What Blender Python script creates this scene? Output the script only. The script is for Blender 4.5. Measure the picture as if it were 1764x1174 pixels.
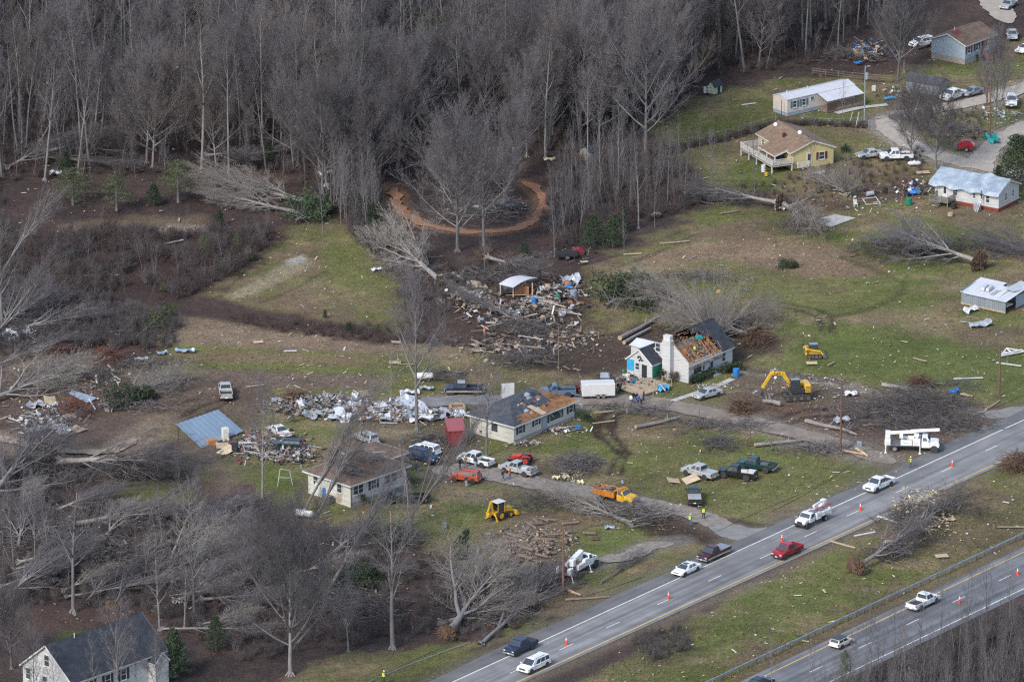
import bpy,bmesh,math,random
import numpy as np
from mathutils import Vector,Matrix,Euler
R=math.radians
scene=bpy.context.scene
C=scene.collection
for _o in list(bpy.data.objects):
 bpy.data.objects.remove(_o)
 # ---- camera, sky, sun, exposure
FPX,PITCH,DIST=12000.0,R(18.5),1067.0
SP,CP=math.sin(PITCH),math.cos(PITCH)
cam=bpy.data.cameras.new('camera')
cam.sensor_width=36.0
cam.lens=FPX/1764.0*36.0
cam.clip_start=20.0
cam.clip_end=20000.0
cam_o=bpy.data.objects.new('camera',cam)
C.objects.link(cam_o)
cam_o.location=(0,-DIST*CP,DIST*SP)
cam_o.rotation_euler=(R(90)-PITCH,0,0)
scene.camera=cam_o
SUN_EL,SUN_AZ=R(40),R(215)
world=bpy.data.worlds.new('World')
scene.world=world
world.use_nodes=True
wn=world.node_tree
wn.nodes.clear()
sky=wn.nodes.new('ShaderNodeTexSky')
sky.sky_type='NISHITA'
sky.sun_disc=False
sky.sun_elevation=SUN_EL
sky.sun_rotation=SUN_AZ
sky.air_density=1.0
sky.dust_density=1.6
bg=wn.nodes.new('ShaderNodeBackground')
bg.inputs['Strength'].default_value=0.135
wo=wn.nodes.new('ShaderNodeOutputWorld')
wn.links.new(sky.outputs[0],bg.inputs[0])
wn.links.new(bg.outputs[0],wo.inputs[0])
sun=bpy.data.lights.new('sun','SUN')
sun.energy=1.5
sun.angle=R(14)
sun.color=(1.0,0.965,0.905)
sun_o=bpy.data.objects.new('sun',sun)
C.objects.link(sun_o)
_sd=Vector((math.sin(SUN_AZ)*math.cos(SUN_EL),math.cos(SUN_AZ)*math.cos(SUN_EL),math.sin(SUN_EL)))
sun_o.rotation_euler=_sd.to_track_quat('Z','Y').to_euler()
sun_o.location=(0,0,200)
scene.view_settings.view_transform='Standard'
scene.view_settings.look='None'
scene.view_settings.exposure=0.92
scene.view_settings.gamma=1.0
scene.view_settings.use_curve_mapping=False
scene.cycles.max_bounces=5
scene.cycles.diffuse_bounces=3
scene.cycles.use_denoising=False
scene.cycles.filter_width=1.25
scene.cycles.sample_clamp_indirect=4.0
# ---- helpers
def G(u,v,z=0.0):
 """Point of the height-z plane that the photograph shows at pixel (u, v)."""
 a=(u-882.0)/FPX
 b=(587.0-v)/FPX
 dz=-SP+b*CP
 t=(DIST*SP-z)/(-dz)
 return Vector((a*t,-DIST*CP+(CP+b*SP)*t,z))
def PXM(v):
 """photo pixels per metre on the ground at row v"""
 return FPX/(DIST*SP)*(SP-(587.0-v)/FPX*CP)
def HGT(v,dpx):
 """height in metres of something dpx photo pixels tall standing at row v"""
 return dpx/(PXM(v)*CP)
def tag(o,label=None,cat=None,group=None,kind=None):
 if label:o['label']=label
 if cat:o['category']=cat
 if group:o['group']=group
 if kind:o['kind']=kind
 return o
def empty(name,loc=(0,0,0),rz=0.0,label=None,cat=None,group=None):
 o=bpy.data.objects.new(name,None)
 o.empty_display_size=0.5
 o.location=loc
 o.rotation_euler=(0,0,rz)
 C.objects.link(o)
 return tag(o,label,cat,group)
def link(name,mesh,parent=None,loc=(0,0,0),rot=(0,0,0),scale=(1,1,1)):
 o=bpy.data.objects.new(name,mesh)
 o.location=loc;o.rotation_euler=rot;o.scale=scale
 C.objects.link(o)
 if parent is not None:o.parent=parent
 return o
def kids(o):
 return [c for c in o.children]
def copy_tree(o,parent=None):
 c=o.copy()
 C.objects.link(c)
 c.parent=parent
 for k in kids(o):
  copy_tree(k,c)
 return c
class MB:
 """collects shapes for ONE mesh; each face remembers a material slot"""
 def __init__(self):
  self.v=[];self.f=[];self.m=[];self.mats=[]
 def slot(self,m):
  if m is None: return 0
  if m not in self.mats:self.mats.append(m)
  return self.mats.index(m)
 def add(self,verts,faces,m=None,M=None):
  b=len(self.v)
  if M is not None:
   verts=[tuple(M@Vector(p)) for p in verts]
  self.v.extend([tuple(p) for p in verts])
  s=self.slot(m)
  for f in faces:
   self.f.append(tuple(b+i for i in f));self.m.append(s)
  return self
 def box(self,c,s,m=None,rz=0.0,M=None):
  x,y,z=s[0]/2,s[1]/2,s[2]/2
  P=[(-x,-y,-z),(x,-y,-z),(x,y,-z),(-x,y,-z),(-x,-y,z),(x,-y,z),(x,y,z),(-x,y,z)]
  T=Matrix.Translation(Vector(c))@Matrix.Rotation(rz,4,'Z')
  if M is not None:T=T@M
  return self.add(P,[(0,3,2,1),(4,5,6,7),(0,1,5,4),(1,2,6,5),(2,3,7,6),(3,0,4,7)],m,T)
 def frustum(self,c,s0,s1,h,m=None,off=(0,0)):
  """box with a top of another size; c is the base centre"""
  a,b=s0[0]/2,s0[1]/2;e,d=s1[0]/2,s1[1]/2
  x,y,z=c;ox,oy=off
  P=[(x-a,y-b,z),(x+a,y-b,z),(x+a,y+b,z),(x-a,y+b,z),
(x+ox-e,y+oy-d,z+h),(x+ox+e,y+oy-d,z+h),(x+ox+e,y+oy+d,z+h),(x+ox-e,y+oy+d,z+h)]
  return self.add(P,[(0,3,2,1),(4,5,6,7),(0,1,5,4),(1,2,6,5),(2,3,7,6),(3,0,4,7)],m)
 def tube(self,p0,p1,r0,r1=None,n=6,m=None,cap=True):
  r1=r0 if r1 is None else r1
  p0=Vector(p0);p1=Vector(p1);d=p1-p0
  if d.length<1e-6: return self
  q=d.to_track_quat('Z','Y')
  P=[]
  for p,r in ((p0,r0),(p1,r1)):
   for i in range(n):
    a=2*math.pi*i/n
    P.append(tuple(p+q@Vector((r*math.cos(a),r*math.sin(a),0))))
  F=[(i,(i+1)%n,n+(i+1)%n,n+i) for i in range(n)]
  if cap:F+=[tuple(range(n-1,-1,-1)),tuple(range(n,2*n))]
  return self.add(P,F,m)
 def prism(self,prof,y0,y1,m=None,taper=None):
  """profile [(x,z)] (counter-clockwise seen from -y) extruded along y"""
  n=len(prof)
  P=[(x,y0,z) for x,z in prof]+[(x,y1,z) for x,z in prof]
  F=[tuple(range(n)),tuple(range(2*n-1,n-1,-1))]+[(i,n+i,n+(i+1)%n,(i+1)%n) for i in range(n)]
  return self.add(P,F,m)
 def loft(self,secs,m=None,cap=True):
  """rings of equal length, in order"""
  n=len(secs[0]);P=[p for s in secs for p in s];F=[]
  for k in range(len(secs)-1):
   for i in range(n):
    F.append((k*n+i,k*n+(i+1)%n,(k+1)*n+(i+1)%n,(k+1)*n+i))
  if cap:F+=[tuple(range(n-1,-1,-1)),tuple(range((len(secs)-1)*n,len(secs)*n))]
  return self.add(P,F,m)
 def mesh(self,name,mat=None):
  me=bpy.data.meshes.new(name)
  me.from_pydata(self.v,[],self.f)
  ml=self.mats or ([mat] if mat else [])
  for m in ml:me.materials.append(m)
  if len(ml)>1:me.polygons.foreach_set('material_index',self.m)
  me.update()
  return me
 def build(self,name,mat=None,parent=None,loc=(0,0,0),rot=(0,0,0),bevel=0.0,smooth=False,scale=(1,1,1)):
  me=self.mesh(name,mat)
  if bevel or True:
   bm=bmesh.new();bm.from_mesh(me)
   bmesh.ops.recalc_face_normals(bm,faces=bm.faces)
   if bevel:
    es=[e for e in bm.edges if len(e.link_faces)==2 and e.calc_face_angle(0)>R(25)]
    bmesh.ops.bevel(bm,geom=es,offset=bevel,segments=1,affect='EDGES',clamp_overlap=True)
   bm.to_mesh(me);bm.free()
  if smooth:
   me.polygons.foreach_set('use_smooth',[True]*len(me.polygons))
   try:me.set_sharp_from_angle(angle=R(40))
   except Exception:pass
  return link(name,me,parent,loc,rot,scale)
def np_mesh(name,V,F,mats=()):
 """V (n,3) array, F (m,k) array with constant k"""
 me=bpy.data.meshes.new(name)
 V=np.asarray(V,np.float32);F=np.asarray(F,np.int32)
 k=F.shape[1]
 me.vertices.add(len(V));me.vertices.foreach_set('co',V.ravel())
 me.loops.add(F.size);me.loops.foreach_set('vertex_index',F.ravel())
 me.polygons.add(len(F))
 me.polygons.foreach_set('loop_start',np.arange(0,F.size,k,dtype=np.int32))
 for m in mats:me.materials.append(m)
 me.update(calc_edges=True)
 return me
 # ---- materials
def mat(name,col,rough=0.8,var=0.18,scale=3.0,bump=0.0,metal=0.0,spec=None,rnd=0.0,col2=None,bscale=None,coat=0.0,stretch=None):
 """procedural surface: base colour broken up by two octaves of object-space noise, optional bump and per-object variation"""
 m=bpy.data.materials.new(name)
 m.use_nodes=True
 nt=m.node_tree;N=nt.nodes;L=nt.links
 b=N['Principled BSDF']
 b.inputs['Roughness'].default_value=rough
 b.inputs['Metallic'].default_value=metal
 if coat:b.inputs['Coat Weight'].default_value=coat
 if spec is not None:b.inputs['Specular IOR Level'].default_value=spec
 tc=N.new('ShaderNodeTexCoord')
 src=tc.outputs['Object']
 if stretch:
  mp=N.new('ShaderNodeMapping');mp.inputs['Scale'].default_value=stretch
  L.new(src,mp.inputs[0]);src=mp.outputs[0]
 n1=N.new('ShaderNodeTexNoise');n1.inputs['Scale'].default_value=scale;n1.inputs['Detail'].default_value=5;n1.inputs['Roughness'].default_value=0.7
 L.new(src,n1.inputs['Vector'])
 rp=N.new('ShaderNodeValToRGB')
 c2=col2 or tuple(min(1,c*(1+var)) for c in col)
 c1=tuple(c*(1-var) for c in col)
 rp.color_ramp.elements[0].position=0.3;rp.color_ramp.elements[0].color=(*c1,1)
 rp.color_ramp.elements[1].position=0.7;rp.color_ramp.elements[1].color=(*c2,1)
 L.new(n1.outputs['Fac'],rp.inputs['Fac'])
 out=rp.outputs['Color']
 if rnd:
  oi=N.new('ShaderNodeObjectInfo')
  mr=N.new('ShaderNodeMapRange');mr.inputs['To Min'].default_value=1-rnd;mr.inputs['To Max'].default_value=1+rnd
  L.new(oi.outputs['Random'],mr.inputs['Value'])
  mx=N.new('ShaderNodeVectorMath');mx.operation='SCALE'
  L.new(out,mx.inputs[0]);L.new(mr.outputs[0],mx.inputs['Scale'])
  out=mx.outputs[0]
 L.new(out,b.inputs['Base Color'])
 if bump:
  bn=N.new('ShaderNodeTexNoise');bn.inputs['Scale'].default_value=bscale or scale*3;bn.inputs['Detail'].default_value=4
  L.new(src,bn.inputs['Vector'])
  bp=N.new('ShaderNodeBump');bp.inputs['Strength'].default_value=bump;bp.inputs['Distance'].default_value=0.1
  L.new(bn.outputs['Fac'],bp.inputs['Height']);L.new(bp.outputs[0],b.inputs['Normal'])
 return m
M={}
M['bark']=mat('bark',(0.165,0.156,0.152),0.9,0.35,1.5,0.3,rnd=0.3,stretch=(1,1,0.3))
M['bark_light']=mat('bark_light',(0.225,0.205,0.19),0.9,0.3,1.5,0.3,rnd=0.15)
M['twig']=mat('twig',(0.138,0.126,0.131),0.95,0.25,0.6,rnd=0.28)
M['bark_pale']=mat('bark_pale',(0.20,0.19,0.185),0.9,0.3,1.5,0.3,rnd=0.2,stretch=(1,1,0.3))
M['twig_warm']=mat('twig_warm',(0.155,0.128,0.115),0.95,0.25,0.6,rnd=0.3)
M['twig_light']=mat('twig_light',(0.25,0.225,0.20),0.95,0.2,0.6,rnd=0.12)
M['raw_wood']=mat('raw_wood',(0.40,0.285,0.185),0.8,0.25,4)
M['needles']=mat('needles',(0.035,0.055,0.026),0.9,0.45,0.8,rnd=0.25)
M['needles_pine']=mat('needles_pine',(0.058,0.075,0.028),0.9,0.45,0.8,rnd=0.2)
M['dead_needles']=mat('dead_needles',(0.15,0.06,0.035),0.95,0.35,1.0)
M['brush']=mat('brush',(0.105,0.094,0.092),0.95,0.3,0.7,rnd=0.3)
M['bramble']=mat('bramble',(0.095,0.068,0.064),0.95,0.3,0.7,rnd=0.3)
M['tuft']=mat('tuft',(0.12,0.115,0.05),0.95,0.3,0.4,rnd=0.35,col2=(0.21,0.18,0.09))
M['rootsoil']=mat('rootsoil',(0.10,0.06,0.042),0.95,0.4,1.5,0.5)
M['root']=mat('root',(0.15,0.098,0.068),0.95,0.3,2)
M['white_paint']=mat('white_paint',(0.56,0.56,0.55),0.6,0.07,1.2)
M['white_siding']=mat('white_siding',(0.46,0.46,0.455),0.7,0.24,0.9,0.12,stretch=(0.6,0.6,5))
M['cream_siding']=mat('cream_siding',(0.50,0.485,0.43),0.7,0.24,0.7,0.12,stretch=(0.6,0.6,5))
M['white_line']=mat('white_line',(0.68,0.68,0.66),0.7,0.25,2.0)
M['yellow_line']=mat('yellow_line',(0.60,0.42,0.11),0.7,0.25,2.0)
M['galv']=mat('galv',(0.42,0.46,0.52),0.45,0.15,1.0,metal=0.6)
M['pole_wood']=mat('pole_wood',(0.13,0.075,0.055),0.9,0.3,1.0,0.3,rnd=0.2)
M['concrete']=mat('concrete',(0.43,0.41,0.385),0.9,0.25,0.9,0.2)
M['board']=mat('board',(0.36,0.27,0.185),0.85,0.25,1.2,rnd=0.35)
M['plywood']=mat('plywood',(0.44,0.345,0.235),0.85,0.25,1.2,rnd=0.25)
M['old_wood']=mat('old_wood',(0.15,0.12,0.098),0.9,0.3,1.5,rnd=0.3)
M['sheet']=mat('sheet',(0.40,0.42,0.45),0.45,0.15,1.0,metal=0.3,rnd=0.2)
M['dark']=mat('dark',(0.02,0.02,0.022),0.8,0.3,2)
M['glass']=mat('glass',(0.045,0.058,0.07),0.06,0.3,1.0,spec=0.9)
M['insul']=mat('insul',(0.55,0.49,0.30),0.95,0.25,2.0,rnd=0.2)
M['rubble']=mat('rubble',(0.20,0.19,0.18),0.9,0.6,1.6,col2=(0.42,0.40,0.38))
M['rubble_dark']=mat('rubble_dark',(0.10,0.085,0.075),0.9,0.6,1.6,col2=(0.26,0.22,0.19))
# ---- ground: one sheet to the horizon, soil and grass painted by region
rng=np.random.default_rng(7)
def vnoise(x,y,s,seed=0):
 """smooth value noise in numpy, cell size s metres, -1..1"""
 xs=x/s+seed*17.3;ys=y/s-seed*9.1
 xi=np.floor(xs).astype(np.int64);yi=np.floor(ys).astype(np.int64)
 fx=xs-xi;fy=ys-yi
 fx=fx*fx*(3-2*fx);fy=fy*fy*(3-2*fy)
 def h(i,j):
  n=(i*374761393+j*668265263+seed*974711)&0xFFFFFFFF
  n=((n^(n>>13))*1274126177)&0xFFFFFFFF
  n=n^(n>>16)
  return (n&0xFFFF)/32767.5-1
 return (h(xi,yi)*(1-fx)+h(xi+1,yi)*fx)*(1-fy)+(h(xi,yi+1)*(1-fx)+h(xi+1,yi+1)*fx)*fy
def fbm(x,y,s,seed=0,o=4):
 t=0;a=0.5
 for k in range(o):
  t=t+a*vnoise(x,y,s/2**k,seed+k*3);a*=0.55
 return t
def W(pts):
 return np.array([G(u,v)[:2] for u,v in pts])
def sd_poly(x,y,P):
 """signed distance (negative inside)"""
 d=np.full(x.shape,1e9);ins=np.zeros(x.shape,bool)
 n=len(P)
 for i in range(n):
  a=P[i];b=P[(i+1)%n]
  e=b-a;L2=max((e**2).sum(),1e-9)
  t=np.clip(((x-a[0])*e[0]+(y-a[1])*e[1])/L2,0,1)
  d=np.minimum(d,np.hypot(x-a[0]-t*e[0],y-a[1]-t*e[1]))
  c=((a[1]>y)!=(b[1]>y))
  with np.errstate(divide='ignore',invalid='ignore'):
   xi=a[0]+(y-a[1])*e[0]/(e[1] if e[1]!=0 else 1e-9)
  ins^=(c&(x<xi))
 return np.where(ins,-d,d)
def sd_line(x,y,P):
 d=np.full(x.shape,1e9)
 for i in range(len(P)-1):
  a=P[i];e=P[i+1]-a;L2=max((e**2).sum(),1e-9)
  t=np.clip(((x-a[0])*e[0]+(y-a[1])*e[1])/L2,0,1)
  d=np.minimum(d,np.hypot(x-a[0]-t*e[0],y-a[1]-t*e[1]))
 return d
def smooth_path(P,n=8):
 """Catmull-Rom through 2-D points"""
 P=[np.array(p,float) for p in P]
 Q=[2*P[0]-P[1]]+P+[2*P[-1]-P[-2]]
 out=[]
 for i in range(1,len(Q)-2):
  for k in range(n):
   t=k/n
   out.append(0.5*((2*Q[i])+(-Q[i-1]+Q[i+1])*t+(2*Q[i-1]-5*Q[i]+4*Q[i+1]-Q[i+2])*t*t+(-Q[i-1]+3*Q[i]-3*Q[i+1]+Q[i+2])*t**3))
 out.append(P[-1])
 return np.array(out)
XR,Y0,Y1,CELL=108.0,-175.0,215.0,0.62
core_x=np.arange(-XR,XR+CELL,CELL);core_y=np.arange(Y0,Y1+CELL,CELL)
ext=np.array([2,6,14,30,60,120,250,500,1000,2000,4000,8000.])
gx=np.concatenate([-XR-ext[::-1],core_x,core_x[-1]+ext]);gy=np.concatenate([Y0-ext[::-1],core_y,core_y[-1]+ext])
GX,GY=np.meshgrid(gx,gy)
X=GX.ravel();Y=GY.ravel()
GREEN=(0.155,0.172,0.052);GREEN2=(0.115,0.148,0.040);TAN=(0.295,0.225,0.135);OLIVE=(0.200,0.178,0.085)
LITTER=(0.070,0.052,0.048);LITTER2=(0.115,0.076,0.063);MUD=(0.172,0.127,0.100);DMUD=(0.060,0.043,0.037);REDMUD=(0.19,0.085,0.05)
PALE=(0.34,0.28,0.19);GRAVEL=(0.26,0.235,0.205);BROWNGRASS=(0.205,0.145,0.098);WHITISH=(0.46,0.43,0.38)
col=np.empty((len(X),3));col[:]=LITTER
nbig=fbm(X,Y,14,1);nmid=fbm(X,Y,4.0,2);nsm=fbm(X,Y,1.6,3,2);nhuge=fbm(X,Y,30,9)
col+=(nmid*0.5+0.2)[:,None].clip(0,1)*(np.array(LITTER2)-np.array(LITTER))
relief=np.full(len(X),0.18)
grassy=np.zeros(len(X))
def blend(mask,c):
 global col
 mask=mask[:,None]
 col=col*(1-mask)+np.array(c)[None,:]*mask
def paint(pts,c,soft=3.0,rough=3.0,strength=1.0,grass=None,rel=None):
 global relief,grassy
 P=W(pts)
 d=sd_poly(X,Y,P)+nmid*rough+nsm*rough*0.35
 m=np.clip(0.5-d/soft,0,1)*strength
 blend(m,c)
 if grass is not None:grassy=grassy*(1-m)+grass*m
 if rel is not None:relief=relief*(1-m)+rel*m
def stroke(pts,c,w,soft=0.7,rough=0.6,strength=1.0,grass=0.0,rel=None):
 global relief,grassy
 P=smooth_path(W(pts))
 d=sd_line(X,Y,P)-w/2+nmid*rough+nsm*rough*0.5
 m=np.clip(0.5-d/soft,0,1)*strength
 blend(m,c)
 grassy=grassy*(1-m)+grass*m
 if rel is not None:relief=relief*(1-m)+rel*m
RIGHT=[(1000,480),(1090,425),(1180,385),(1230,345),(1200,300),(1120,262),(1130,215),(1200,170),(1330,135),(1500,140),(1600,100),(1790,60),(1900,60),(1900,690),(1540,800),(1330,910),(1100,1010),(880,1090),(760,1130),(600,1180),(560,1230),(420,1250),(480,1180),(620,1120),(860,1100),(930,1050),(960,1000),(900,960),(780,960),(640,900),(540,900),(430,830),(330,830),(300,760),(210,690),(230,640),(300,600),(320,560),(480,555),(700,590),(860,600),(960,560),(1000,520)]
paint(RIGHT,OLIVE,4,4,1.0,1.0,0.10)
paint([(330,505),(470,400),(560,375),(620,400),(660,450),(690,540),(690,575),(560,560),(420,525)],OLIVE,4,4,1.0,1.0,0.12)
paint([(860,1260),(1340,985),(1790,770),(1790,930),(1250,1174),(1100,1270)],OLIVE,2,2,1.0,1.0,0.15)
def mottle(c,seed,s,th,w,amount,where):
 n=fbm(X,Y,s,seed)
 blend(np.clip((n-th)/w,0,1)*amount*where,c)
g=grassy.copy()
mottle(GREEN,21,13,-0.05,0.22,0.8,g)
mottle(BROWNGRASS,22,9,0.02,0.2,0.8,g)
mottle(TAN,23,5,0.10,0.2,0.65,g)
mottle(GREEN2,24,4,0.12,0.2,0.6,g)
mottle(MUD,25,6,0.26,0.15,0.5,g)
paint([(1420,570),(1600,570),(1790,600),(1790,690),(1640,680),(1470,645),(1380,620)],GREEN2,6,5,0.8)
paint([(1330,570),(1500,560),(1780,610),(1780,640),(1480,600)],GREEN2,5,3,0.5)
paint([(1450,400),(1560,385),(1740,400),(1560,480),(1470,470)],GREEN2,5,4,0.65)
paint([(1030,480),(1180,460),(1400,500),(1560,490),(1560,540),(1320,520),(1130,490)],GREEN,5,4,0.6)
paint([(1140,215),(1330,185),(1310,225),(1140,255)],GREEN,4,3,0.7)
paint([(1260,275),(1390,250),(1330,335),(1260,335)],GREEN2,4,3,0.8)
paint([(1400,170),(1490,180),(1500,215),(1380,205)],GREEN2,4,2,0.7)
paint([(1640,100),(1764,95),(1764,130),(1650,125)],GREEN2,4,2,0.5)
paint([(1430,225),(1520,240),(1560,262),(1450,275),(1410,250)],GREEN,4,2,0.5)
paint([(540,420),(640,420),(670,500),(620,540),(560,470)],GREEN,5,4,0.8)
paint([(440,420),(540,385),(590,400),(470,440)],GREEN,4,3,0.6)
paint([(1110,760),(1330,770),(1510,810),(1400,870),(1220,890),(1090,860)],GREEN,6,5,0.6)
paint([(960,920),(1110,895),(1130,920),(1040,955),(970,960)],GREEN2,3,3,0.7)
paint([(1040,1000),(1230,945),(1210,970),(1080,1020)],GREEN2,3,3,0.7)
paint([(640,890),(830,880),(800,930),(650,930)],GREEN,3,4,0.5)
paint([(1000,700),(1050,720),(1020,760),(960,770)],GREEN2,3,3,0.6)
paint([(1130,1110),(1340,1010),(1480,970),(1520,990),(1330,1070),(1180,1140)],GREEN2,6,5,0.7)
paint([(430,800),(520,800),(520,850),(440,850)],GREEN2,4,4,0.7)
paint([(200,835),(330,830),(350,870),(220,880)],GREEN,4,4,0.6)
paint([(100,1085),(150,1075),(150,1100),(105,1105)],GREEN2,2,2,0.8)
paint([(620,1130),(900,1110),(760,1170),(600,1190)],GREEN,5,4,0.5)
paint([(1090,440),(1280,405),(1430,420),(1540,470),(1420,478),(1250,448),(1120,458)],(0.25,0.175,0.12),4,3,0.95)
paint([(1030,462),(1150,450),(1300,478),(1130,486)],TAN,4,3,0.8)
paint([(1250,465),(1400,480),(1450,520),(1330,505)],(0.19,0.18,0.075),4,3,0.8)
paint([(1505,540),(1640,525),(1660,560),(1764,580),(1764,600),(1600,575)],TAN,4,4,0.7)
paint([(380,500),(470,510),(560,520),(690,560),(560,555),(430,525)],BROWNGRASS,4,3,0.8)
paint([(560,480),(640,500),(670,540),(560,520),(460,500)],TAN,4,4,0.5)
paint([(385,508),(500,447),(548,448),(450,505),(400,516)],PALE,1.5,1.2,0.8,0)
paint([(490,447),(520,436),(535,446),(500,455)],WHITISH,1.0,1.0,0.9,0)
paint([(240,392),(300,385),(355,388),(360,398),(280,400)],WHITISH,2,2,0.75,0)
paint([(100,385),(240,372),(340,372),(370,400),(250,402),(110,400)],TAN,3,3,0.5,0.3)
for (pl,c,w,st) in (
([(310,575),(500,590),(640,602),(770,612)],TAN,10,0.8),([(310,600),(480,610),(640,618),(720,625)],GREEN,6,0.7),
([(380,612),(480,620),(560,624)],REDMUD,4,0.45),([(300,632),(450,632),(600,640),(700,650)],GREEN,5,0.7),
([(320,650),(470,650),(590,655),(640,660)],MUD,7,0.9),([(330,560),(470,572),(600,588)],(0.24,0.175,0.12),9,0.9),
([(480,672),(620,676),(700,662)],GREEN,4,0.7),([(420,640),(520,645)],REDMUD,3,0.3)):
 stroke(pl,c,w,2.5,2.0,st,0.7)
paint([(285,556),(330,550),(480,562),(700,590),(800,606),(640,606),(470,596),(300,590)],(0.275,0.20,0.14),3,2.5,0.9,0.3)
paint([(300,606),(480,608),(660,622),(560,630),(380,624)],(0.27,0.19,0.125),3,2.5,0.8,0.4)
paint([(230,640),(420,636),(600,642),(660,656),(540,668),(400,672),(260,690),(200,680)],(0.20,0.148,0.117),3,2.5,0.9,0.1)
paint([(330,622),(480,622),(640,632),(760,626),(780,640),(640,644),(450,636)],GREEN,3,2,0.6)
paint([(60,405),(330,400),(480,395),(520,410),(440,450),(340,510),(180,520),(0,560),(-60,500)],(0.075,0.05,0.044),4,4,1.0,0)
stroke([(350,520),(440,545),(560,565),(660,580)],(0.085,0.058,0.05),7,2,2,0.9)
paint([(1200,325),(1340,330),(1420,340),(1480,330),(1560,300),(1590,330),(1500,350),(1400,365),(1260,350)],LITTER2,4,4,0.85,0)
paint([(1370,285),(1480,280),(1640,260),(1600,300),(1480,330),(1360,330)],BROWNGRASS,4,4,0.6)
paint([(760,470),(900,450),(1000,470),(1040,560),(1060,600),(960,640),(850,610),(740,560)],(0.10,0.068,0.055),5,4,0.95,0)
paint([(1080,555),(1330,570),(1350,600),(1270,628),(1080,620)],(0.085,0.06,0.05),3,3,0.9,0)
paint([(930,570),(1080,575),(1110,640),(1000,648),(930,630)],(0.088,0.062,0.05),3,3,0.95,0)
paint([(1340,690),(1530,690),(1700,720),(1690,745),(1560,790),(1440,770),(1340,720)],MUD,3,3,0.9,0)
paint([(1420,725),(1660,735),(1620,772),(1440,770)],(0.165,0.085,0.058),2,2,0.8,0)
paint([(1255,640),(1400,650),(1560,680),(1720,708),(1700,740),(1600,780),(1450,770),(1330,725),(1240,695)],(0.165,0.122,0.098),3,4,0.9,0.1)
paint([(1310,690),(1450,700),(1500,740),(1400,735)],REDMUD,3,3,0.35,0)
paint([(760,780),(930,790),(1000,780),(1040,800),(930,850),(840,840),(740,830)],MUD,4,3,0.75,0)
paint([(770,835),(850,840),(840,870),(760,865)],(0.26,0.20,0.14),2,2,0.5,0)
paint([(980,785),(1055,790),(1050,810),(985,815)],(0.30,0.23,0.14),2,2,0.8,0)
paint([(860,880),(990,905),(960,975),(840,985),(780,950)],(0.20,0.15,0.115),4,4,0.75,0)
paint([(250,650),(400,655),(480,690),(440,730),(300,720),(170,770),(60,770),(150,720)],MUD,4,4,0.9,0)
paint([(330,720),(430,800),(440,860),(360,850),(300,780)],MUD,4,4,0.55,0.3)
paint([(600,720),(820,700),(820,780),(650,790)],(0.15,0.11,0.08),4,4,0.8,0.1)
paint([(650,735),(720,738),(700,752),(640,750)],PALE,2,2,0.5,0)
paint([(0,590),(230,615),(320,650),(230,710),(120,790),(0,790)],(0.165,0.120,0.095),4,4,0.9,0)
paint([(0,1040),(180,1050),(280,1050),(270,1070),(60,1090),(0,1090)],LITTER2,3,3,0.9,0)
paint([(1160,870),(1330,905),(1250,945),(1130,925),(1090,900)],DMUD,2.5,2,0.95,0)
paint([(1540,880),(1764,850),(1764,925),(1620,960)],(0.15,0.115,0.075),4,4,0.65,0.5)
paint([(1080,1090),(1180,1080),(1200,1130),(1110,1140)],(0.10,0.085,0.06),3,3,0.7,0.2)
paint([(1640,570),(1764,560),(1764,600),(1650,600)],(0.17,0.125,0.085),3,3,0.6,0.5)
for (pl,w,c,st) in (
([(1062,690),(1050,706),(1035,720),(1030,745),(1050,765),(1075,785)],1.5,(0.06,0.04,0.032),1.0),([(1095,692),(1075,706),(1058,722),(1055,745),(1070,765),(1085,780)],1.4,(0.06,0.04,0.032),1.0),
([(1048,815),(1055,800),(1062,788)],0.6,DMUD,0.9),([(1068,815),(1074,800),(1080,785)],0.6,DMUD,0.9),
([(1290,636),(1380,648),(1450,660),(1520,680),(1600,695),(1710,712)],3.5,(0.28,0.24,0.20),0.8),([(1240,622),(1330,640),(1450,655)],3,DMUD,0.6),
([(1340,720),(1380,705),(1440,700)],1.6,DMUD,0.8),([(1345,735),(1390,718),(1450,712)],1.4,DMUD,0.8),
([(1340,525),(1390,537),(1412,550),(1414,568)],0.8,DMUD,0.8),([(1350,520),(1410,533),(1432,548),(1432,570)],0.8,DMUD,0.8),
([(1430,545),(1500,530),(1545,510),(1560,490),(1520,470),(1450,440)],1.5,(0.085,0.095,0.04),0.7),([(1010,455),(1090,430),(1180,395)],0.7,DMUD,0.5),([(1030,470),(1110,442),(1200,402)],0.7,DMUD,0.5),
([(440,480),(400,500),(360,515)],0.6,DMUD,0.5),([(500,405),(470,425),(430,460),(390,500)],0.9,DMUD,0.5),([(560,465),(510,495),(450,520)],0.8,DMUD,0.4),
([(300,720),(340,700),(370,690),(392,682)],0.9,DMUD,0.7),([(320,725),(365,705),(402,684)],0.9,DMUD,0.7),([(260,720),(300,695),(340,685)],0.8,DMUD,0.6),
([(350,790),(385,820),(385,850)],2.5,MUD,0.8),
([(1200,880),(1330,905),(1440,880),(1510,840),(1560,812)],1.2,DMUD,0.85),([(1250,900),(1340,905)],1.2,DMUD,0.85),
([(930,1060),(1030,1015),(1110,985),(1170,975)],1.6,MUD,0.5)):
 stroke(pl,c,w,0.6,0.45,st,0.0,0.25)
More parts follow.
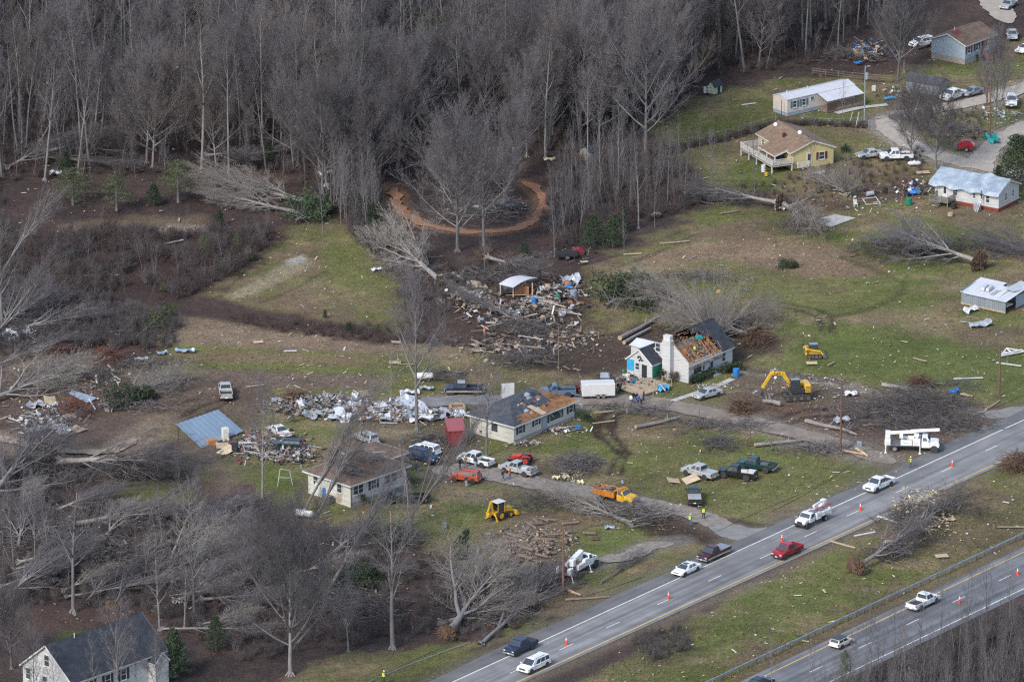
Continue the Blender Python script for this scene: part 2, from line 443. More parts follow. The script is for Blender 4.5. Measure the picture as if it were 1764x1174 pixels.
for (pl,w,c,st) in (
([(1500,785),(1400,752),(1250,716),(1150,697),(1050,690),(960,690)],8,GRAVEL,0.55),
([(1290,925),(1180,882),(1060,857),(960,840),(880,826),(800,805)],7,MUD,0.7),
([(0,750),(60,768),(150,778),(215,772),(260,745)],7,PALE,0.5),
([(1764,300),(1640,276),(1560,245),(1525,215),(1560,195),(1700,168)],8,GRAVEL,0.6),
([(50,628),(150,640),(260,636),(340,640)],3,PALE,0.4),([(1790,205),(1740,230),(1690,268)],7,GRAVEL,0.6)):
 stroke(pl,c,w,3,1.5,st,0.0)
for (pl,w,c,st) in (
([(1540,797),(1470,772),(1380,748),(1250,716),(1150,697),(1080,690),(1000,690)],5.2,(0.20,0.165,0.135),0.8),
([(1020,692),(900,690),(820,688),(740,692),(650,700),(600,708)],6.2,(0.205,0.19,0.175),0.75),
([(1310,932),(1250,908),(1180,880),(1060,856),(960,838),(890,826),(810,808),(745,812)],5.2,(0.19,0.16,0.135),0.8),
([(1015,972),(1080,955),(1115,942),(1170,930)],5,(0.20,0.18,0.165),0.7),
([(679,318),(684,345),(702,370),(740,388),(800,398),(860,398),(905,387),(932,366),(936,343),(920,322),(898,310)],3.4,(0.25,0.15,0.095),0.75),
([(-20,748),(60,767),(130,777),(190,775),(240,750),(280,720)],6,(0.28,0.215,0.16),0.8),
([(1800,306),(1700,288),(1630,272),(1565,246),(1530,216),(1545,200),(1620,186),(1700,170),(1790,140)],6.5,(0.34,0.295,0.245),0.8),
([(1800,205),(1745,228),(1700,262),(1690,285)],6,(0.34,0.295,0.245),0.8)):
 stroke(pl,c,w,1.2,0.8,st,0.0)
paint([(1330,1190),(1764,1035),(1900,990),(1900,1300),(1200,1300)],(0.075,0.06,0.05),3,2,1.0,0,0.2)
stroke([(600,1245),(924,1092),(1330,905),(1540,812),(1780,700)],(0.20,0.175,0.145),4,3,1.5,0.6)
stroke([(850,1200),(1322,992),(1538,888),(1790,772)],(0.22,0.18,0.13),2.5,2,1.0,0.6)
stroke([(1240,1192),(1520,1050),(1764,936),(1800,918)],(0.19,0.145,0.095),4.5,2,1.2,0.7)
col*=np.array([1.0,0.99,0.97])[None,:]*(1+0.24*nbig+0.20*nmid+0.15*nsm)[:,None]
col*=(1+0.10*nhuge)[:,None]
col=np.clip(col,0.02,0.8)
road_zone=np.minimum(sd_poly(X,Y,W([(300,1480),(880,1088),(1740,690),(2200,480),(2200,585),(1810,760),(960,1185),(560,1480)])),sd_poly(X,Y,W([(800,1480),(1290,1172),(1764,934),(2000,820),(2000,920),(1764,1045),(1380,1220),(1000,1480)])))
flat=np.clip(road_zone/4.0,0,1)
Z=-(0.5+fbm(X,Y,9,31))*relief*1.6*flat-np.clip(0.3-np.abs(nmid),0,1)*relief*0.8*flat
Z-=0.02*flat
ny_,nx_=GX.shape
ii=np.arange(ny_*nx_).reshape(ny_,nx_)
F=np.stack([ii[:-1,:-1].ravel(),ii[:-1,1:].ravel(),ii[1:,1:].ravel(),ii[1:,:-1].ravel()],1)
gme=np_mesh('ground',np.stack([X,Y,Z],1),F)
ca=gme.color_attributes.new('soil','FLOAT_COLOR','POINT')
ca.data.foreach_set('color',np.concatenate([col,grassy[:,None]],1).astype(np.float32).ravel())
gme.polygons.foreach_set('use_smooth',np.ones(len(F),bool))
def ground_material():
 m=bpy.data.materials.new('ground_soil_and_grass');m.use_nodes=True
 nt=m.node_tree;N=nt.nodes;L=nt.links;b=N['Principled BSDF']
 b.inputs['Roughness'].default_value=0.95;b.inputs['Specular IOR Level'].default_value=0.15
 at=N.new('ShaderNodeAttribute');at.attribute_name='soil'
 tc=N.new('ShaderNodeTexCoord')
 def noise(s,d=4,r=0.65):
  n=N.new('ShaderNodeTexNoise');n.inputs['Scale'].default_value=s;n.inputs['Detail'].default_value=d;n.inputs['Roughness'].default_value=r
  L.new(tc.outputs['Object'],n.inputs['Vector']); return n.outputs['Fac']
 def mrange(x,a,bb,c,d):
  n=N.new('ShaderNodeMapRange');n.inputs['From Min'].default_value=a;n.inputs['From Max'].default_value=bb;n.inputs['To Min'].default_value=c;n.inputs['To Max'].default_value=d
  L.new(x,n.inputs['Value']); return n.outputs[0]
 def mul(x,y):
  n=N.new('ShaderNodeMath');n.operation='MULTIPLY';L.new(x,n.inputs[0]);L.new(y,n.inputs[1]); return n.outputs[0]
 f=mul(mul(mrange(noise(2.6),0.3,0.7,0.66,1.34),mrange(noise(0.7),0.3,0.7,0.82,1.18)),mrange(noise(9.0,2),0.3,0.7,0.68,1.32))
 sc=N.new('ShaderNodeVectorMath');sc.operation='SCALE';L.new(at.outputs['Color'],sc.inputs[0]);L.new(f,sc.inputs['Scale'])
 mx=N.new('ShaderNodeMix');mx.data_type='RGBA'
 L.new(mul(mrange(noise(4.5,3,0.75),0.54,0.70,0,0.40),at.outputs['Alpha']),mx.inputs[0]);L.new(sc.outputs[0],mx.inputs[6]);mx.inputs[7].default_value=(0.20,0.165,0.08,1)
 inv=N.new('ShaderNodeMath');inv.operation='SUBTRACT';inv.inputs[0].default_value=1.0;L.new(at.outputs['Alpha'],inv.inputs[1])
 mx2=N.new('ShaderNodeMix');mx2.data_type='RGBA'
 L.new(mul(mrange(noise(6.0,3,0.8),0.60,0.72,0,0.5),inv.outputs[0]),mx2.inputs[0]);L.new(mx.outputs[2],mx2.inputs[6]);mx2.inputs[7].default_value=(0.20,0.155,0.125,1)
 L.new(mx2.outputs[2],b.inputs['Base Color'])
 bp=N.new('ShaderNodeBump');bp.inputs['Strength'].default_value=1.0;bp.inputs['Distance'].default_value=0.4
 L.new(noise(3.5,5,0.75),bp.inputs['Height']);L.new(bp.outputs[0],b.inputs['Normal'])
 return m
gme.materials.append(ground_material())
ground=link('ground',gme);tag(ground,kind='structure')
# ---- highways
def road_mat(name,colr,ang,streak=0.34):
 m=bpy.data.materials.new(name);m.use_nodes=True
 nt=m.node_tree;N=nt.nodes;L=nt.links;b=N['Principled BSDF'];b.inputs['Roughness'].default_value=0.85
 tc=N.new('ShaderNodeTexCoord');mp=N.new('ShaderNodeMapping');mp.vector_type='TEXTURE';mp.inputs['Rotation'].default_value=(0,0,ang)
 mp.inputs['Scale'].default_value=(40,0.9,1)
 L.new(tc.outputs['Object'],mp.inputs[0])
 n1=N.new('ShaderNodeTexNoise');n1.inputs['Scale'].default_value=1.0;n1.inputs['Detail'].default_value=3;L.new(mp.outputs[0],n1.inputs['Vector'])
 n2=N.new('ShaderNodeTexNoise');n2.inputs['Scale'].default_value=0.25;n2.inputs['Detail'].default_value=6;L.new(tc.outputs['Object'],n2.inputs['Vector'])
 n3=N.new('ShaderNodeTexNoise');n3.inputs['Scale'].default_value=12;n3.inputs['Detail'].default_value=2;L.new(tc.outputs['Object'],n3.inputs['Vector'])
 def mr(x,lo,hi):
  n=N.new('ShaderNodeMapRange');n.inputs['From Min'].default_value=0.3;n.inputs['From Max'].default_value=0.7;n.inputs['To Min'].default_value=lo;n.inputs['To Max'].default_value=hi;L.new(x,n.inputs['Value']); return n.outputs[0]
 a=N.new('ShaderNodeMath');a.operation='MULTIPLY';L.new(mr(n1.outputs['Fac'],1-streak,1+streak),a.inputs[0]);L.new(mr(n2.outputs['Fac'],0.78,1.2),a.inputs[1])
 a2=N.new('ShaderNodeMath');a2.operation='MULTIPLY';L.new(a.outputs[0],a2.inputs[0]);L.new(mr(n3.outputs['Fac'],0.9,1.1),a2.inputs[1])
 s=N.new('ShaderNodeVectorMath');s.operation='SCALE';s.inputs[0].default_value=colr;L.new(a2.outputs[0],s.inputs['Scale'])
 L.new(s.outputs[0],b.inputs['Base Color'])
 return m
def unit(v): return v/np.hypot(*v)
W1a,W1b=W([(924.5,1108),(1762,724)]);Y1a,Y1b=W([(894.5,1172.5),(1763,777)])
W2a,W2b=W([(1448,1165),(1763,1014)]);Y2a,Y2b=W([(1323,1161),(1763,951)])
ROADDIR=unit(W1b-W1a);ROADANG=math.atan2(ROADDIR[1],ROADDIR[0])
ROADN=np.array([-ROADDIR[1],ROADDIR[0]])
def ribbon(name,left,right,z,m,jit=0.0,kind='structure',parent=None):
 """strip between two 2-D polylines of equal length"""
 n=len(left);V=[]
 for a,b in zip(left,right):
  V.append((*a,z));V.append((*b,z))
 F=[(2*i,2*i+1,2*i+3,2*i+2) for i in range(n-1)]
 mb=MB().add(V,F)
 o=mb.build(name,m,parent)
 for p in o.data.polygons:
  pass
 o.data.flip_normals() if o.data.polygons[0].normal.z<0 else None
 if kind:tag(o,kind=kind)
 return o
TS=np.linspace(-1.6,3.2,60)
def along(a,b,off):
 n=unit(b-a);n=np.array([-n[1],n[0]])
 return [a+(b-a)*t+n*off for t in TS]
asph1=road_mat('asphalt',(0.20,0.197,0.195),ROADANG)
asph2=road_mat('asphalt_dark',(0.145,0.147,0.155),ROADANG)
shoulder_m=road_mat('shoulder_asphalt',(0.135,0.132,0.13),ROADANG,0.15)
sl=along(W1a,W1b,0.15);rng2=random.Random(5)
sl_out=[a+ROADN*(2.6+rng2.uniform(-0.35,0.35)) for a in sl]
ribbon('road_shoulder',sl_out,sl,0.030,shoulder_m)
ribbon('road',along(W1a,W1b,0.2),along(Y1a,Y1b,-0.75),0.045,asph1)
ribbon('white_edge_marking',along(W1a,W1b,0.09),along(W1a,W1b,-0.09),0.055,M['white_line'])
ribbon('yellow_edge_marking',along(Y1a,Y1b,0.09),along(Y1a,Y1b,-0.09),0.055,M['yellow_line'])
ribbon('road',along(Y2a,Y2b,1.3),along(W2a,W2b,-1.2),0.045,asph2)
ribbon('white_edge_marking',along(W2a,W2b,0.09),along(W2a,W2b,-0.09),0.055,M['white_line'])
ribbon('yellow_edge_marking',along(Y2a,Y2b,0.09),along(Y2a,Y2b,-0.09),0.055,M['yellow_line'])
dash_me=MB().add([(-1.5,-0.07,0),(1.5,-0.07,0),(1.5,0.07,0),(-1.5,0.07,0)],[(0,1,2,3)]).mesh('lane_dash',M['white_line'])
D1=[(975,1114),(1056,1076),(1143.5,1036),(1231,996),(1319.5,957.5),(1396,920),(1469,884),(1554,843.5),(1632,808),(1708,772)]
D2=[(1406,1152),(1490,1111),(1572,1071),(1652,1032),(1731.5,995)]
for d in D1+D2+[(890,1154)]+[(1323,1193)]:
 p=G(*d)
 tag(link('lane_dash',dash_me,None,(p.x,p.y,0.056),(0,0,ROADANG)),kind='structure')
 # ---- drives, paths, tracks
def path(name,pts,w,z,m,jit=0.25,seed=1,n=24,wend=None):
 P=smooth_path(W(pts),n)
 Lf,Rt=[],[]
 for i,p in enumerate(P):
  d=unit(P[min(i+1,len(P)-1)]-P[max(i-1,0)]);nn=np.array([-d[1],d[0]])
  t=i/(len(P)-1);ww=w+((wend-w)*t if wend else 0)
  end=1.0 if jit<0.1 else min(1.0,0.15+math.sqrt(min(t,1-t)*len(P)/14.0))
  for S,sg in ((Lf,1),(Rt,-1)):
   q=p+nn*sg*ww/2
   nz=float(fbm(np.array([q[0]+sg*50]),np.array([q[1]]),2.2,seed,3)[0])*2.4*jit
   S.append(p+nn*sg*max(0.05,ww/2*0.86+nz)*end)
 return ribbon(name,Lf,Rt,z,m)
drive_m=mat('old_drive_asphalt',(0.20,0.165,0.135),0.95,0.3,0.5,0.3,col2=(0.285,0.235,0.19))
gravel_m=mat('gravel',(0.225,0.195,0.165),0.95,0.4,0.9,0.5)
dirt_m=mat('red_dirt',(0.27,0.135,0.075),0.95,0.25,0.6,0.3)
pale_dirt_m=mat('pale_dirt',(0.31,0.24,0.175),0.95,0.25,0.5,0.3)
pgravel_m=mat('pale_gravel',(0.37,0.325,0.27),0.95,0.2,0.6,0.3)
grey_drive_m=mat('grey_drive',(0.215,0.205,0.195),0.95,0.25,0.5,0.2)
path('driveway',[(1540,797),(1470,772),(1380,748),(1250,716),(1150,697),(1080,690),(1000,690)],4.6,0.018,drive_m,0.3,2,wend=6)
path('driveway',[(1020,692),(900,690),(820,688),(740,692),(650,700),(600,708)],5.5,0.012,grey_drive_m,0.35,3)
path('driveway',[(1310,932),(1250,908),(1180,880),(1060,856),(960,838),(890,826),(810,808),(745,812)],4.4,0.016,gravel_m,0.35,4,wend=6)
path('driveway',[(1035,966),(1080,955),(1115,942),(1160,934)],4.2,0.014,gravel_m,0.4,5,wend=3)
path('road_junction',[(1225,908),(1300,922),(1345,922)],5,0.024,grey_drive_m,0.3,6,wend=9)
path('road_junction',[(1676,712),(1730,712),(1790,700)],4.5,0.024,grey_drive_m,0.3,6)
path('dirt_track',[(679,322),(684,345),(702,370),(740,388),(800,398),(860,398),(905,387),(932,366),(936,343),(920,322),(902,312)],2.2,0.015,dirt_m,0.4,7)
path('dirt_drive',[(-20,748),(60,767),(130,777),(190,775),(235,755)],2.2,0.014,pale_dirt_m,0.5,8)
path('gravel_drive',[(1800,306),(1700,288),(1630,272),(1565,246),(1530,216),(1545,200),(1620,186),(1700,170),(1790,140)],5.0,0.015,pgravel_m,0.4,9)
path('gravel_drive',[(1800,205),(1745,228),(1700,262),(1690,285)],4.6,0.012,pgravel_m,0.4,10)
path('gravel_drive',[(1660,-90),(1690,-30),(1712,5),(1740,40)],5.0,0.012,pgravel_m,0.4,10)
path('concrete_walk',[(1158,690),(1195,678),(1235,664),(1262,652)],1.3,0.02,M['concrete'],0.05,11)
path('concrete_walk',[(1440,195),(1480,186),(1530,180)],1.6,0.02,M['concrete'],0.05,11)
# ---- bare trees: tapered trunk, limbs, branches and twigs as thin cones
def segs_mesh(name,segs,n,mats,tip=False):
 """segs rows: x0 y0 z0 x1 y1 z1 r0 r1 (slot): truncated cones with n sides, or pointed ones"""
 S=np.asarray([s[:8] for s in segs],float)
 if len(S)==0: return np.zeros((0,3)),np.zeros((0,4),int),np.zeros(0,int)
 a=S[:,0:3];b=S[:,3:6];d=b-a;ln=np.linalg.norm(d,axis=1,keepdims=True);d=d/np.maximum(ln,1e-6)
 up=np.where(np.abs(d[:,2:3])>0.9,np.array([[1.,0,0]]),np.array([[0,0,1.]]))
 e1=np.cross(d,up);e1/=np.linalg.norm(e1,axis=1,keepdims=True);e2=np.cross(d,e1)
 ang=np.arange(n)*2*np.pi/n
 ring=e1[:,None,:]*np.cos(ang)[None,:,None]+e2[:,None,:]*np.sin(ang)[None,:,None]
 v0=a[:,None,:]+ring*S[:,6][:,None,None];v1=b[:,None,:]+ring*S[:,7][:,None,None]
 V=np.concatenate([v0,v1],1).reshape(-1,3)
 base=(np.arange(len(S))*2*n)[:,None]
 i=np.arange(n)[None,:];j=(np.arange(n)+1)%n;j=j[None,:]
 F=np.stack([base+i,base+j,base+n+j,base+n+i],2).reshape(-1,4)
 sl=np.repeat(np.array([s[8] if len(s)>8 else 0 for s in segs]),n)
 return V,F,sl
def mesh_from_segs(name,groups,mats):
 """groups: list of (segments, sides)"""
 Vs,Fs,Ss,b=[],[],[],0
 for segs,n in groups:
  V,F,sl=segs_mesh(name,segs,n,mats)
  Vs.append(V);Fs.append(F+b);Ss.append(sl);b+=len(V)
 me=np_mesh(name,np.concatenate(Vs),np.concatenate(Fs),mats)
 if len(mats)>1:
  me.polygons.foreach_set('material_index',np.concatenate(Ss).astype(np.int32))
 return me
def rv(rr):
 z=rr.uniform(-1,1);a=rr.uniform(0,2*math.pi);q=math.sqrt(1-z*z)
 return Vector((q*math.cos(a),q*math.sin(a),z))
def side_dir(d,rr,ang):
 """a direction at angle ang to d"""
 x=d.cross(rv(rr))
 while x.length<0.05:x=d.cross(rv(rr))
 x.normalize()
 return (d*math.cos(ang)+x*math.sin(ang)).normalized()
def grow(rr,out,p,d,L,r,lvl,P):
 """one branch: polyline with wander and lift; children along its outer part"""
 ns=P['ns'][lvl];step=L/ns
 q=p.copy();dirs=d.copy()
 pts=[q.copy()];dd=[d.copy()]
 rad= lambda t:max(P['rmin'],r*(1-0.82*t))
 for k in range(ns):
  dirs=(dirs+rv(rr)*P['wob'][lvl]+Vector((0,0,P['lift'][lvl]))*(1.0/ns)).normalized()
  q2=q+dirs*step
  out[lvl].append((*q,*q2,rad(k/ns),rad((k+1)/ns)))
  q=q2;pts.append(q.copy());dd.append(dirs.copy())
 if lvl+1>=P['levels']: return
 m=P['n'][lvl+1]
 m=max(1,int(round(m*rr.uniform(0.75,1.25)*(min(1.3,L/P['refL'][lvl]) if lvl else 1))))
 t0=P['start'][lvl]
 for k in range(m):
  t=t0+(1-t0)*(k+rr.random())/m
  x=t*ns;i=min(ns-1,int(x));f=x-i
  o=pts[i].lerp(pts[i+1],f)
  a=rr.uniform(*P['ang'][lvl+1])
  nd=side_dir(dd[i+1],rr,a)
  if lvl==0 and P.get('az'):
   g=2.399963*k+rr.uniform(-0.4,0.4);aa=a*(1.0-0.45*(t-t0)/(1-t0))
   nd=Vector((math.sin(aa)*math.cos(g),math.sin(aa)*math.sin(g),math.cos(aa)))
  ll=P['len'][lvl+1]*rr.uniform(0.7,1.2)*(P['shape'](t) if lvl==0 else (1.15-0.6*t))
  grow(rr,out,o,nd,ll,min(P['rad'][lvl+1]*rr.uniform(0.75,1.2),rad(t)*0.75),lvl+1,P)
 if lvl>0 or P.get('leader',True):
  for k in range(2):
   grow(rr,out,q,side_dir(dirs,rr,rr.uniform(0.15,0.5)),P['len'][lvl+1]*(0.8 if lvl else 0.6),max(P['rmin'],rad(1)*0.9),lvl+1,P)
TOP={}
def tree_meshes(name,seed,H,kind,bark,twig):
 rr=random.Random(seed)
 P=dict(levels=5,ns=[9,5,4,2,1],wob=[0.035,0.10,0.14,0.18,0.2],lift=[0.1,0.35,0.25,0.12,0.0],rmin=0.010,
n=[1,13,6,6,4],start=[0.4,0.25,0.2,0.15],refL=[1,5,2.2,1.1],ang=[(0,0),(0.5,0.95),(0.45,0.9),(0.4,0.9),(0.35,0.9)],
len=[H,H*0.32,H*0.13,H*0.06,H*0.03],rad=[H*0.014,H*0.0062,H*0.0028,0.021,0.012],shape= lambda t:1.25-0.75*t,az=True)
 if kind=='forest':
  P.update(start=[0.42,0.3,0.2,0.15],n=[1,10,5,5,3]);P['len'][1]=H*0.22;P['len'][2]=H*0.10;P['len'][3]=H*0.05;P['rad'][0]=H*0.0105
  P['lift'][1]=0.6
 elif kind=='round':
  P.update(start=[0.20,0.15,0.1,0.1],n=[1,18,8,7,4]);P['len'][1]=H*0.56;P['len'][2]=H*0.20;P['rad'][1]=H*0.0072;P['len'][3]=H*0.075;P['len'][4]=H*0.032;P['lift'][1]=0.6;P['lift'][2]=0.5;P['lift'][3]=0.4
  P['shape']= lambda t:1.15-0.6*t;P['len'][0]=H*0.72
  P['ang'][1]=(0.75,1.25);P['wob'][1]=0.08
 elif kind=='sapling':
  P.update(levels=4,start=[0.25,0.2,0.1,0.1],n=[1,12,6,5]);P['len'][1]=H*0.26;P['len'][2]=H*0.11;P['len'][3]=H*0.055;P['rad']=[H*0.008,0.03,0.018,0.012,0.01];P['lift'][1]=0.8
 elif kind=='lawn':
  P.update(start=[0.3,0.2,0.2,0.15],n=[1,12,7,6,4]);P['len'][1]=H*0.42;P['wob'][1]=0.16;P['wob'][2]=0.2;P['rad'][1]=H*0.0105;P['rad'][2]=H*0.005;P['rad'][3]=.028
 elif kind=='broken':
  P.update(levels=4,start=[0.35,0.3,0.2,0.1],n=[1,12,6,6]);P['len'][1]=H*0.34;P['len'][2]=H*0.14;P['len'][3]=H*0.08;P['wob'][1]=0.22;P['rad'][0]=H*0.018;P['rad'][1]=H*0.010;P['rad'][2]=H*0.006;P['rad'][3]=.03;P['lift'][1]=0.1;P['leader']=False
  P['ang'][1]=(0.45,1.15)
 elif kind=='lean':
  P.update(levels=4,start=[0.2,0.2,0.1,0.1],n=[1,20,9,6]);P['len'][1]=H*0.5;P['len'][2]=H*0.13;P['len'][3]=H*0.06;P['ang'][1]=(0.12,0.4);P['ang'][2]=(0.2,0.55);P['lift']=[0.0,0.1,0.1,0.0,0];P['az']=False
  P['rad'][1]=0.09;P['rad'][2]=0.03;P['rad'][0]=H*0.012
 elif kind=='down':
  P.update(start=[0.24,0.2,0.15,0.1],n=[1,18,8,7,3]);P['len']=[H*0.66,H*0.48,H*0.18,H*0.075,H*0.035];P['rad']=[H*0.024,H*0.0135,H*0.0058,0.028,0.013]
  P['lift']=[0.0,0.45,0.2,0.1,0];P['wob']=[0.05,0.17,0.24,0.3,0.3];P['ang'][1]=(0.5,1.2);P['ang'][2]=(0.5,1.2);P['shape']= lambda t:1.1-0.5*t
 elif kind=='fan':
  P.update(levels=4,start=[0.05,0.25,0.15,0.1],n=[1,30,7,6]);P['len']=[H*0.25,H*0.95,H*0.24,H*0.10,0];P['rad']=[0.3,0.13,0.055,0.028,0];P['ang'][1]=(0.5,1.75);P['ang'][2]=(0.3,0.8);P['lift']=[0,0.35,0.3,0.2,0];P['wob']=[0.03,0.09,0.14,0.2,0.2];P['shape']= lambda t:1.0
 out=[[] for _ in range(6)]
 grow(rr,out,Vector((0,0,0)),Vector((0,0,1)),P['len'][0],P['rad'][0],0,P)
 r0=P['rad'][0]
 tr=[(0,0,-0.4,*out[0][0][0:3],r0*1.5,r0)]+out[0]
 for k in range(5):
  a=k*1.257+rr.uniform(-.3,.3)
  tr.append((0,0,r0*1.8,math.cos(a)*r0*2.2,math.sin(a)*r0*2.2,-0.3,r0*0.6,r0*0.3))
 trunk=mesh_from_segs(name+'_trunk',[(tr,7)],[bark])
 crown=mesh_from_segs(name+'_crown',[([s+(1,) for s in out[1]],5)]+[([s+(0,) for s in out[k]],3) for k in range(2,P['levels'])],[twig,bark])
 TOP[name]=(out[0][-1][3:6],out[0][-1][7])
 return trunk,crown
VAR={}
SPL=None
def variants(key,kind,H,count,seed,bark='bark',twig='twig'):
 VAR[key]=[tree_meshes(key+str(k),seed+k*11,H*(0.92+0.16*k/max(1,count-1)),kind,M[bark],M[twig]) for k in range(count)]
variants('forest','forest',21,6,100)
variants('round','round',20,4,200)
variants('sapling','sapling',9,4,300)
variants('lawn','lawn',15,3,400)
variants('broken','broken',12,4,500,'bark','bark')
variants('lean','lean',14,3,600)
variants('fallen','down',15,4,700,'bark_light')
VAR['forest']+=[tree_meshes('forest'+str(k),170+k,20+k*.3,'forest',M['bark_pale'],M['twig_warm' if k%2 else 'twig']) for k in (6,7,8)]
VAR['round']+=[tree_meshes('round4',270,20,'round',M['bark_pale'],M['twig_warm'])]
variants('fan','fan',9,1,900,'bark_light','twig_light')
variants('pale','down',15,3,800,'bark_light','twig_light')
def tree(name,key,k,loc,label,group=None,rz=0.0,tilt=(0,0),s=1.0,cs=(1,1,1),cat='tree'):
 tr,cr=VAR[key][k%len(VAR[key])]
 e=empty(name,loc,rz,label,cat,group)
 e.rotation_euler=(tilt[0],tilt[1],rz)
 e.scale=(s,s,s)
 link('trunk',tr,e);link('crown',cr,e,scale=cs)
 if key=='broken':
  t,r=TOP[key+str(k%len(VAR[key]))];mb=MB();q=random.Random(k)
  for j in range(5):mb.tube((q.uniform(-r,r)*.5,q.uniform(-r,r)*.5,-.1),(q.uniform(-r,r)*1.3,q.uniform(-r,r)*1.3,q.uniform(.3,1.1)),r*.5,.02,5)
  mb.build('splintered_top',M['raw_wood'],e,t)
 return e
def inpoly(P,x,y):
 c=False;n=len(P)
 for i in range(n):
  (x0,y0),(x1,y1)=P[i],P[(i+1)%n]
  if (y0>y)!=(y1>y) and x<(x1-x0)*(y-y0)/(y1-y0)+x0:c= not c
 return c
def scatter_poly(pts,spacing,seed,jitter=0.45):
 """jittered grid points (metres) inside a region given by its corners"""
 P=[tuple(p) for p in W(pts)];rr=random.Random(seed)
 x0=min(p[0] for p in P);x1=max(p[0] for p in P);y0=min(p[1] for p in P);y1=max(p[1] for p in P)
 out=[];y=y0;row=0
 while y<y1:
  x=x0+(row%2)*spacing/2
  while x<x1:
   px,py=x+rr.uniform(-jitter,jitter)*spacing,y+rr.uniform(-jitter,jitter)*spacing
   if inpoly(P,px,py):out.append((px,py))
   x+=spacing
  y+=spacing*0.87;row+=1
 return out
def gn_scatter(name,pts,src_mesh_objs,label=None,cat=None,smin=0.7,smax=1.3,tilt=0.0,seed=1,z=0.0,kind='stuff'):
 """ONE stuff object: instances of a few source meshes on many points"""
 me=bpy.data.meshes.new(name);me.from_pydata([(x,y,z) for x,y in pts],[],[])
 o=link(name,me);tag(o,label,cat,None,kind)
 ng=bpy.data.node_groups.new(name,'GeometryNodeTree')
 ng.interface.new_socket('Geometry',in_out='INPUT',socket_type='NodeSocketGeometry')
 ng.interface.new_socket('Geometry',in_out='OUTPUT',socket_type='NodeSocketGeometry')
 N=ng.nodes;L=ng.links
 gi=N.new('NodeGroupInput');go=N.new('NodeGroupOutput')
 jg=N.new('GeometryNodeJoinGeometry')
 nsrc=len(src_mesh_objs)
 ri=N.new('FunctionNodeRandomValue');ri.data_type='INT';ri.inputs['Min'].default_value=0;ri.inputs['Max'].default_value=nsrc-1;ri.inputs['Seed'].default_value=seed
 rs=N.new('FunctionNodeRandomValue');rs.data_type='FLOAT';rs.inputs[2].default_value=smin;rs.inputs[3].default_value=smax;rs.inputs['Seed'].default_value=seed+1
 rot=N.new('FunctionNodeRandomValue');rot.data_type='FLOAT_VECTOR';rot.inputs[0].default_value=(-tilt,-tilt,0);rot.inputs[1].default_value=(tilt,tilt,6.283);rot.inputs['Seed'].default_value=seed+2
 for k,so in enumerate(src_mesh_objs):
  oi=N.new('GeometryNodeObjectInfo');oi.inputs['Object'].default_value=so;oi.inputs['As Instance'].default_value=True;oi.transform_space='ORIGINAL'
  cmp_=N.new('FunctionNodeCompare');cmp_.data_type='INT';cmp_.operation='EQUAL'
  L.new(ri.outputs[2],cmp_.inputs[2]);cmp_.inputs[3].default_value=k
  ip=N.new('GeometryNodeInstanceOnPoints')
  L.new(gi.outputs[0],ip.inputs['Points']);L.new(cmp_.outputs[0],ip.inputs['Selection']);L.new(oi.outputs['Geometry'],ip.inputs['Instance'])
  L.new(rot.outputs[0],ip.inputs['Rotation']);L.new(rs.outputs[1],ip.inputs['Scale'])
  L.new(ip.outputs[0],jg.inputs[0])
 L.new(jg.outputs[0],go.inputs[0])
 md=o.modifiers.new('scatter','NODES');md.node_group=ng
 return o
WOOD=[(-60,-60),(1560,-60),(1560,20),(1470,60),(1430,105),(1330,122),(1215,132),(1150,190),(1090,232),(1010,262),(955,285),(905,270),(800,255),(690,290),(640,335),(560,345),(480,300),(330,300),(170,310),(60,310),(-60,330)]
pts=scatter_poly(WOOD,6.1,11)
rr=random.Random(3)
pts=[p for p in pts if not (p[0]<-32 and rr.random()<0.30)]
pts.sort(key= lambda p:p[1])
def free(p,spots):
 return all(math.hypot(p[0]-q[0],p[1]-q[1])>r for q,r in spots)
def pix(p):
 """photo pixel of a ground point"""
 x,y=p;cy=y+DIST*CP;cz=-DIST*SP
 dep=cy*CP-cz*SP;upv=cy*SP+cz*CP
 return 882+FPX*x/dep,587-FPX*upv/dep
COLS=((110,'at the far left'),(220,'above the leftmost pine'),(330,'above the mid-green edge pine'),(440,'left above the fallen grey crown'),(540,'right above the fallen grey crown'),(640,'around the green pine'),(740,'right of the green pine'),(850,'above the loop\'s left half'),(960,'above the loop\'s right half'),(1120,'above the young tree strip'),(1290,'behind the tiny green shed'),(1900,'behind the mobile home'))
near=pts[:240];far_pts=pts[240:]
for i,p in enumerate(near):
 u,v=pix(p)
 zone=next(t for ux,t in COLS if u<ux);zi=0 if u<740 else 2
 key='forest' if rr.random()<(0.85 if u<480 else 0.42) else 'round'
 if u<430 and rr.random()<0.28:key='sapling'
 k=rr.randrange(9)
 sc=rr.uniform(0.75,1.15) if key=='forest' else (rr.uniform(0.62,0.92) if key=='round' else rr.uniform(0.8,1.4))
 tl=(rr.gauss(0,0.035),rr.gauss(0,0.035)) if u>450 else (rr.gauss(0,0.07),rr.gauss(0.02,0.08))
 lab={'forest':'tall thin-crowned trunk','round':'broad bare crown','sapling':'thin young tree'}[key]+(' leaning' if abs(tl[0])+abs(tl[1])>.12 else '')+(' deep in the wood ' if v<120 else ' in the wood ' if v<215 else ' at the wood front ')+zone
 e=tree('bare_tree',key,k,(p[0],p[1],0),lab,lab,rr.uniform(0,6.28),tl,sc)
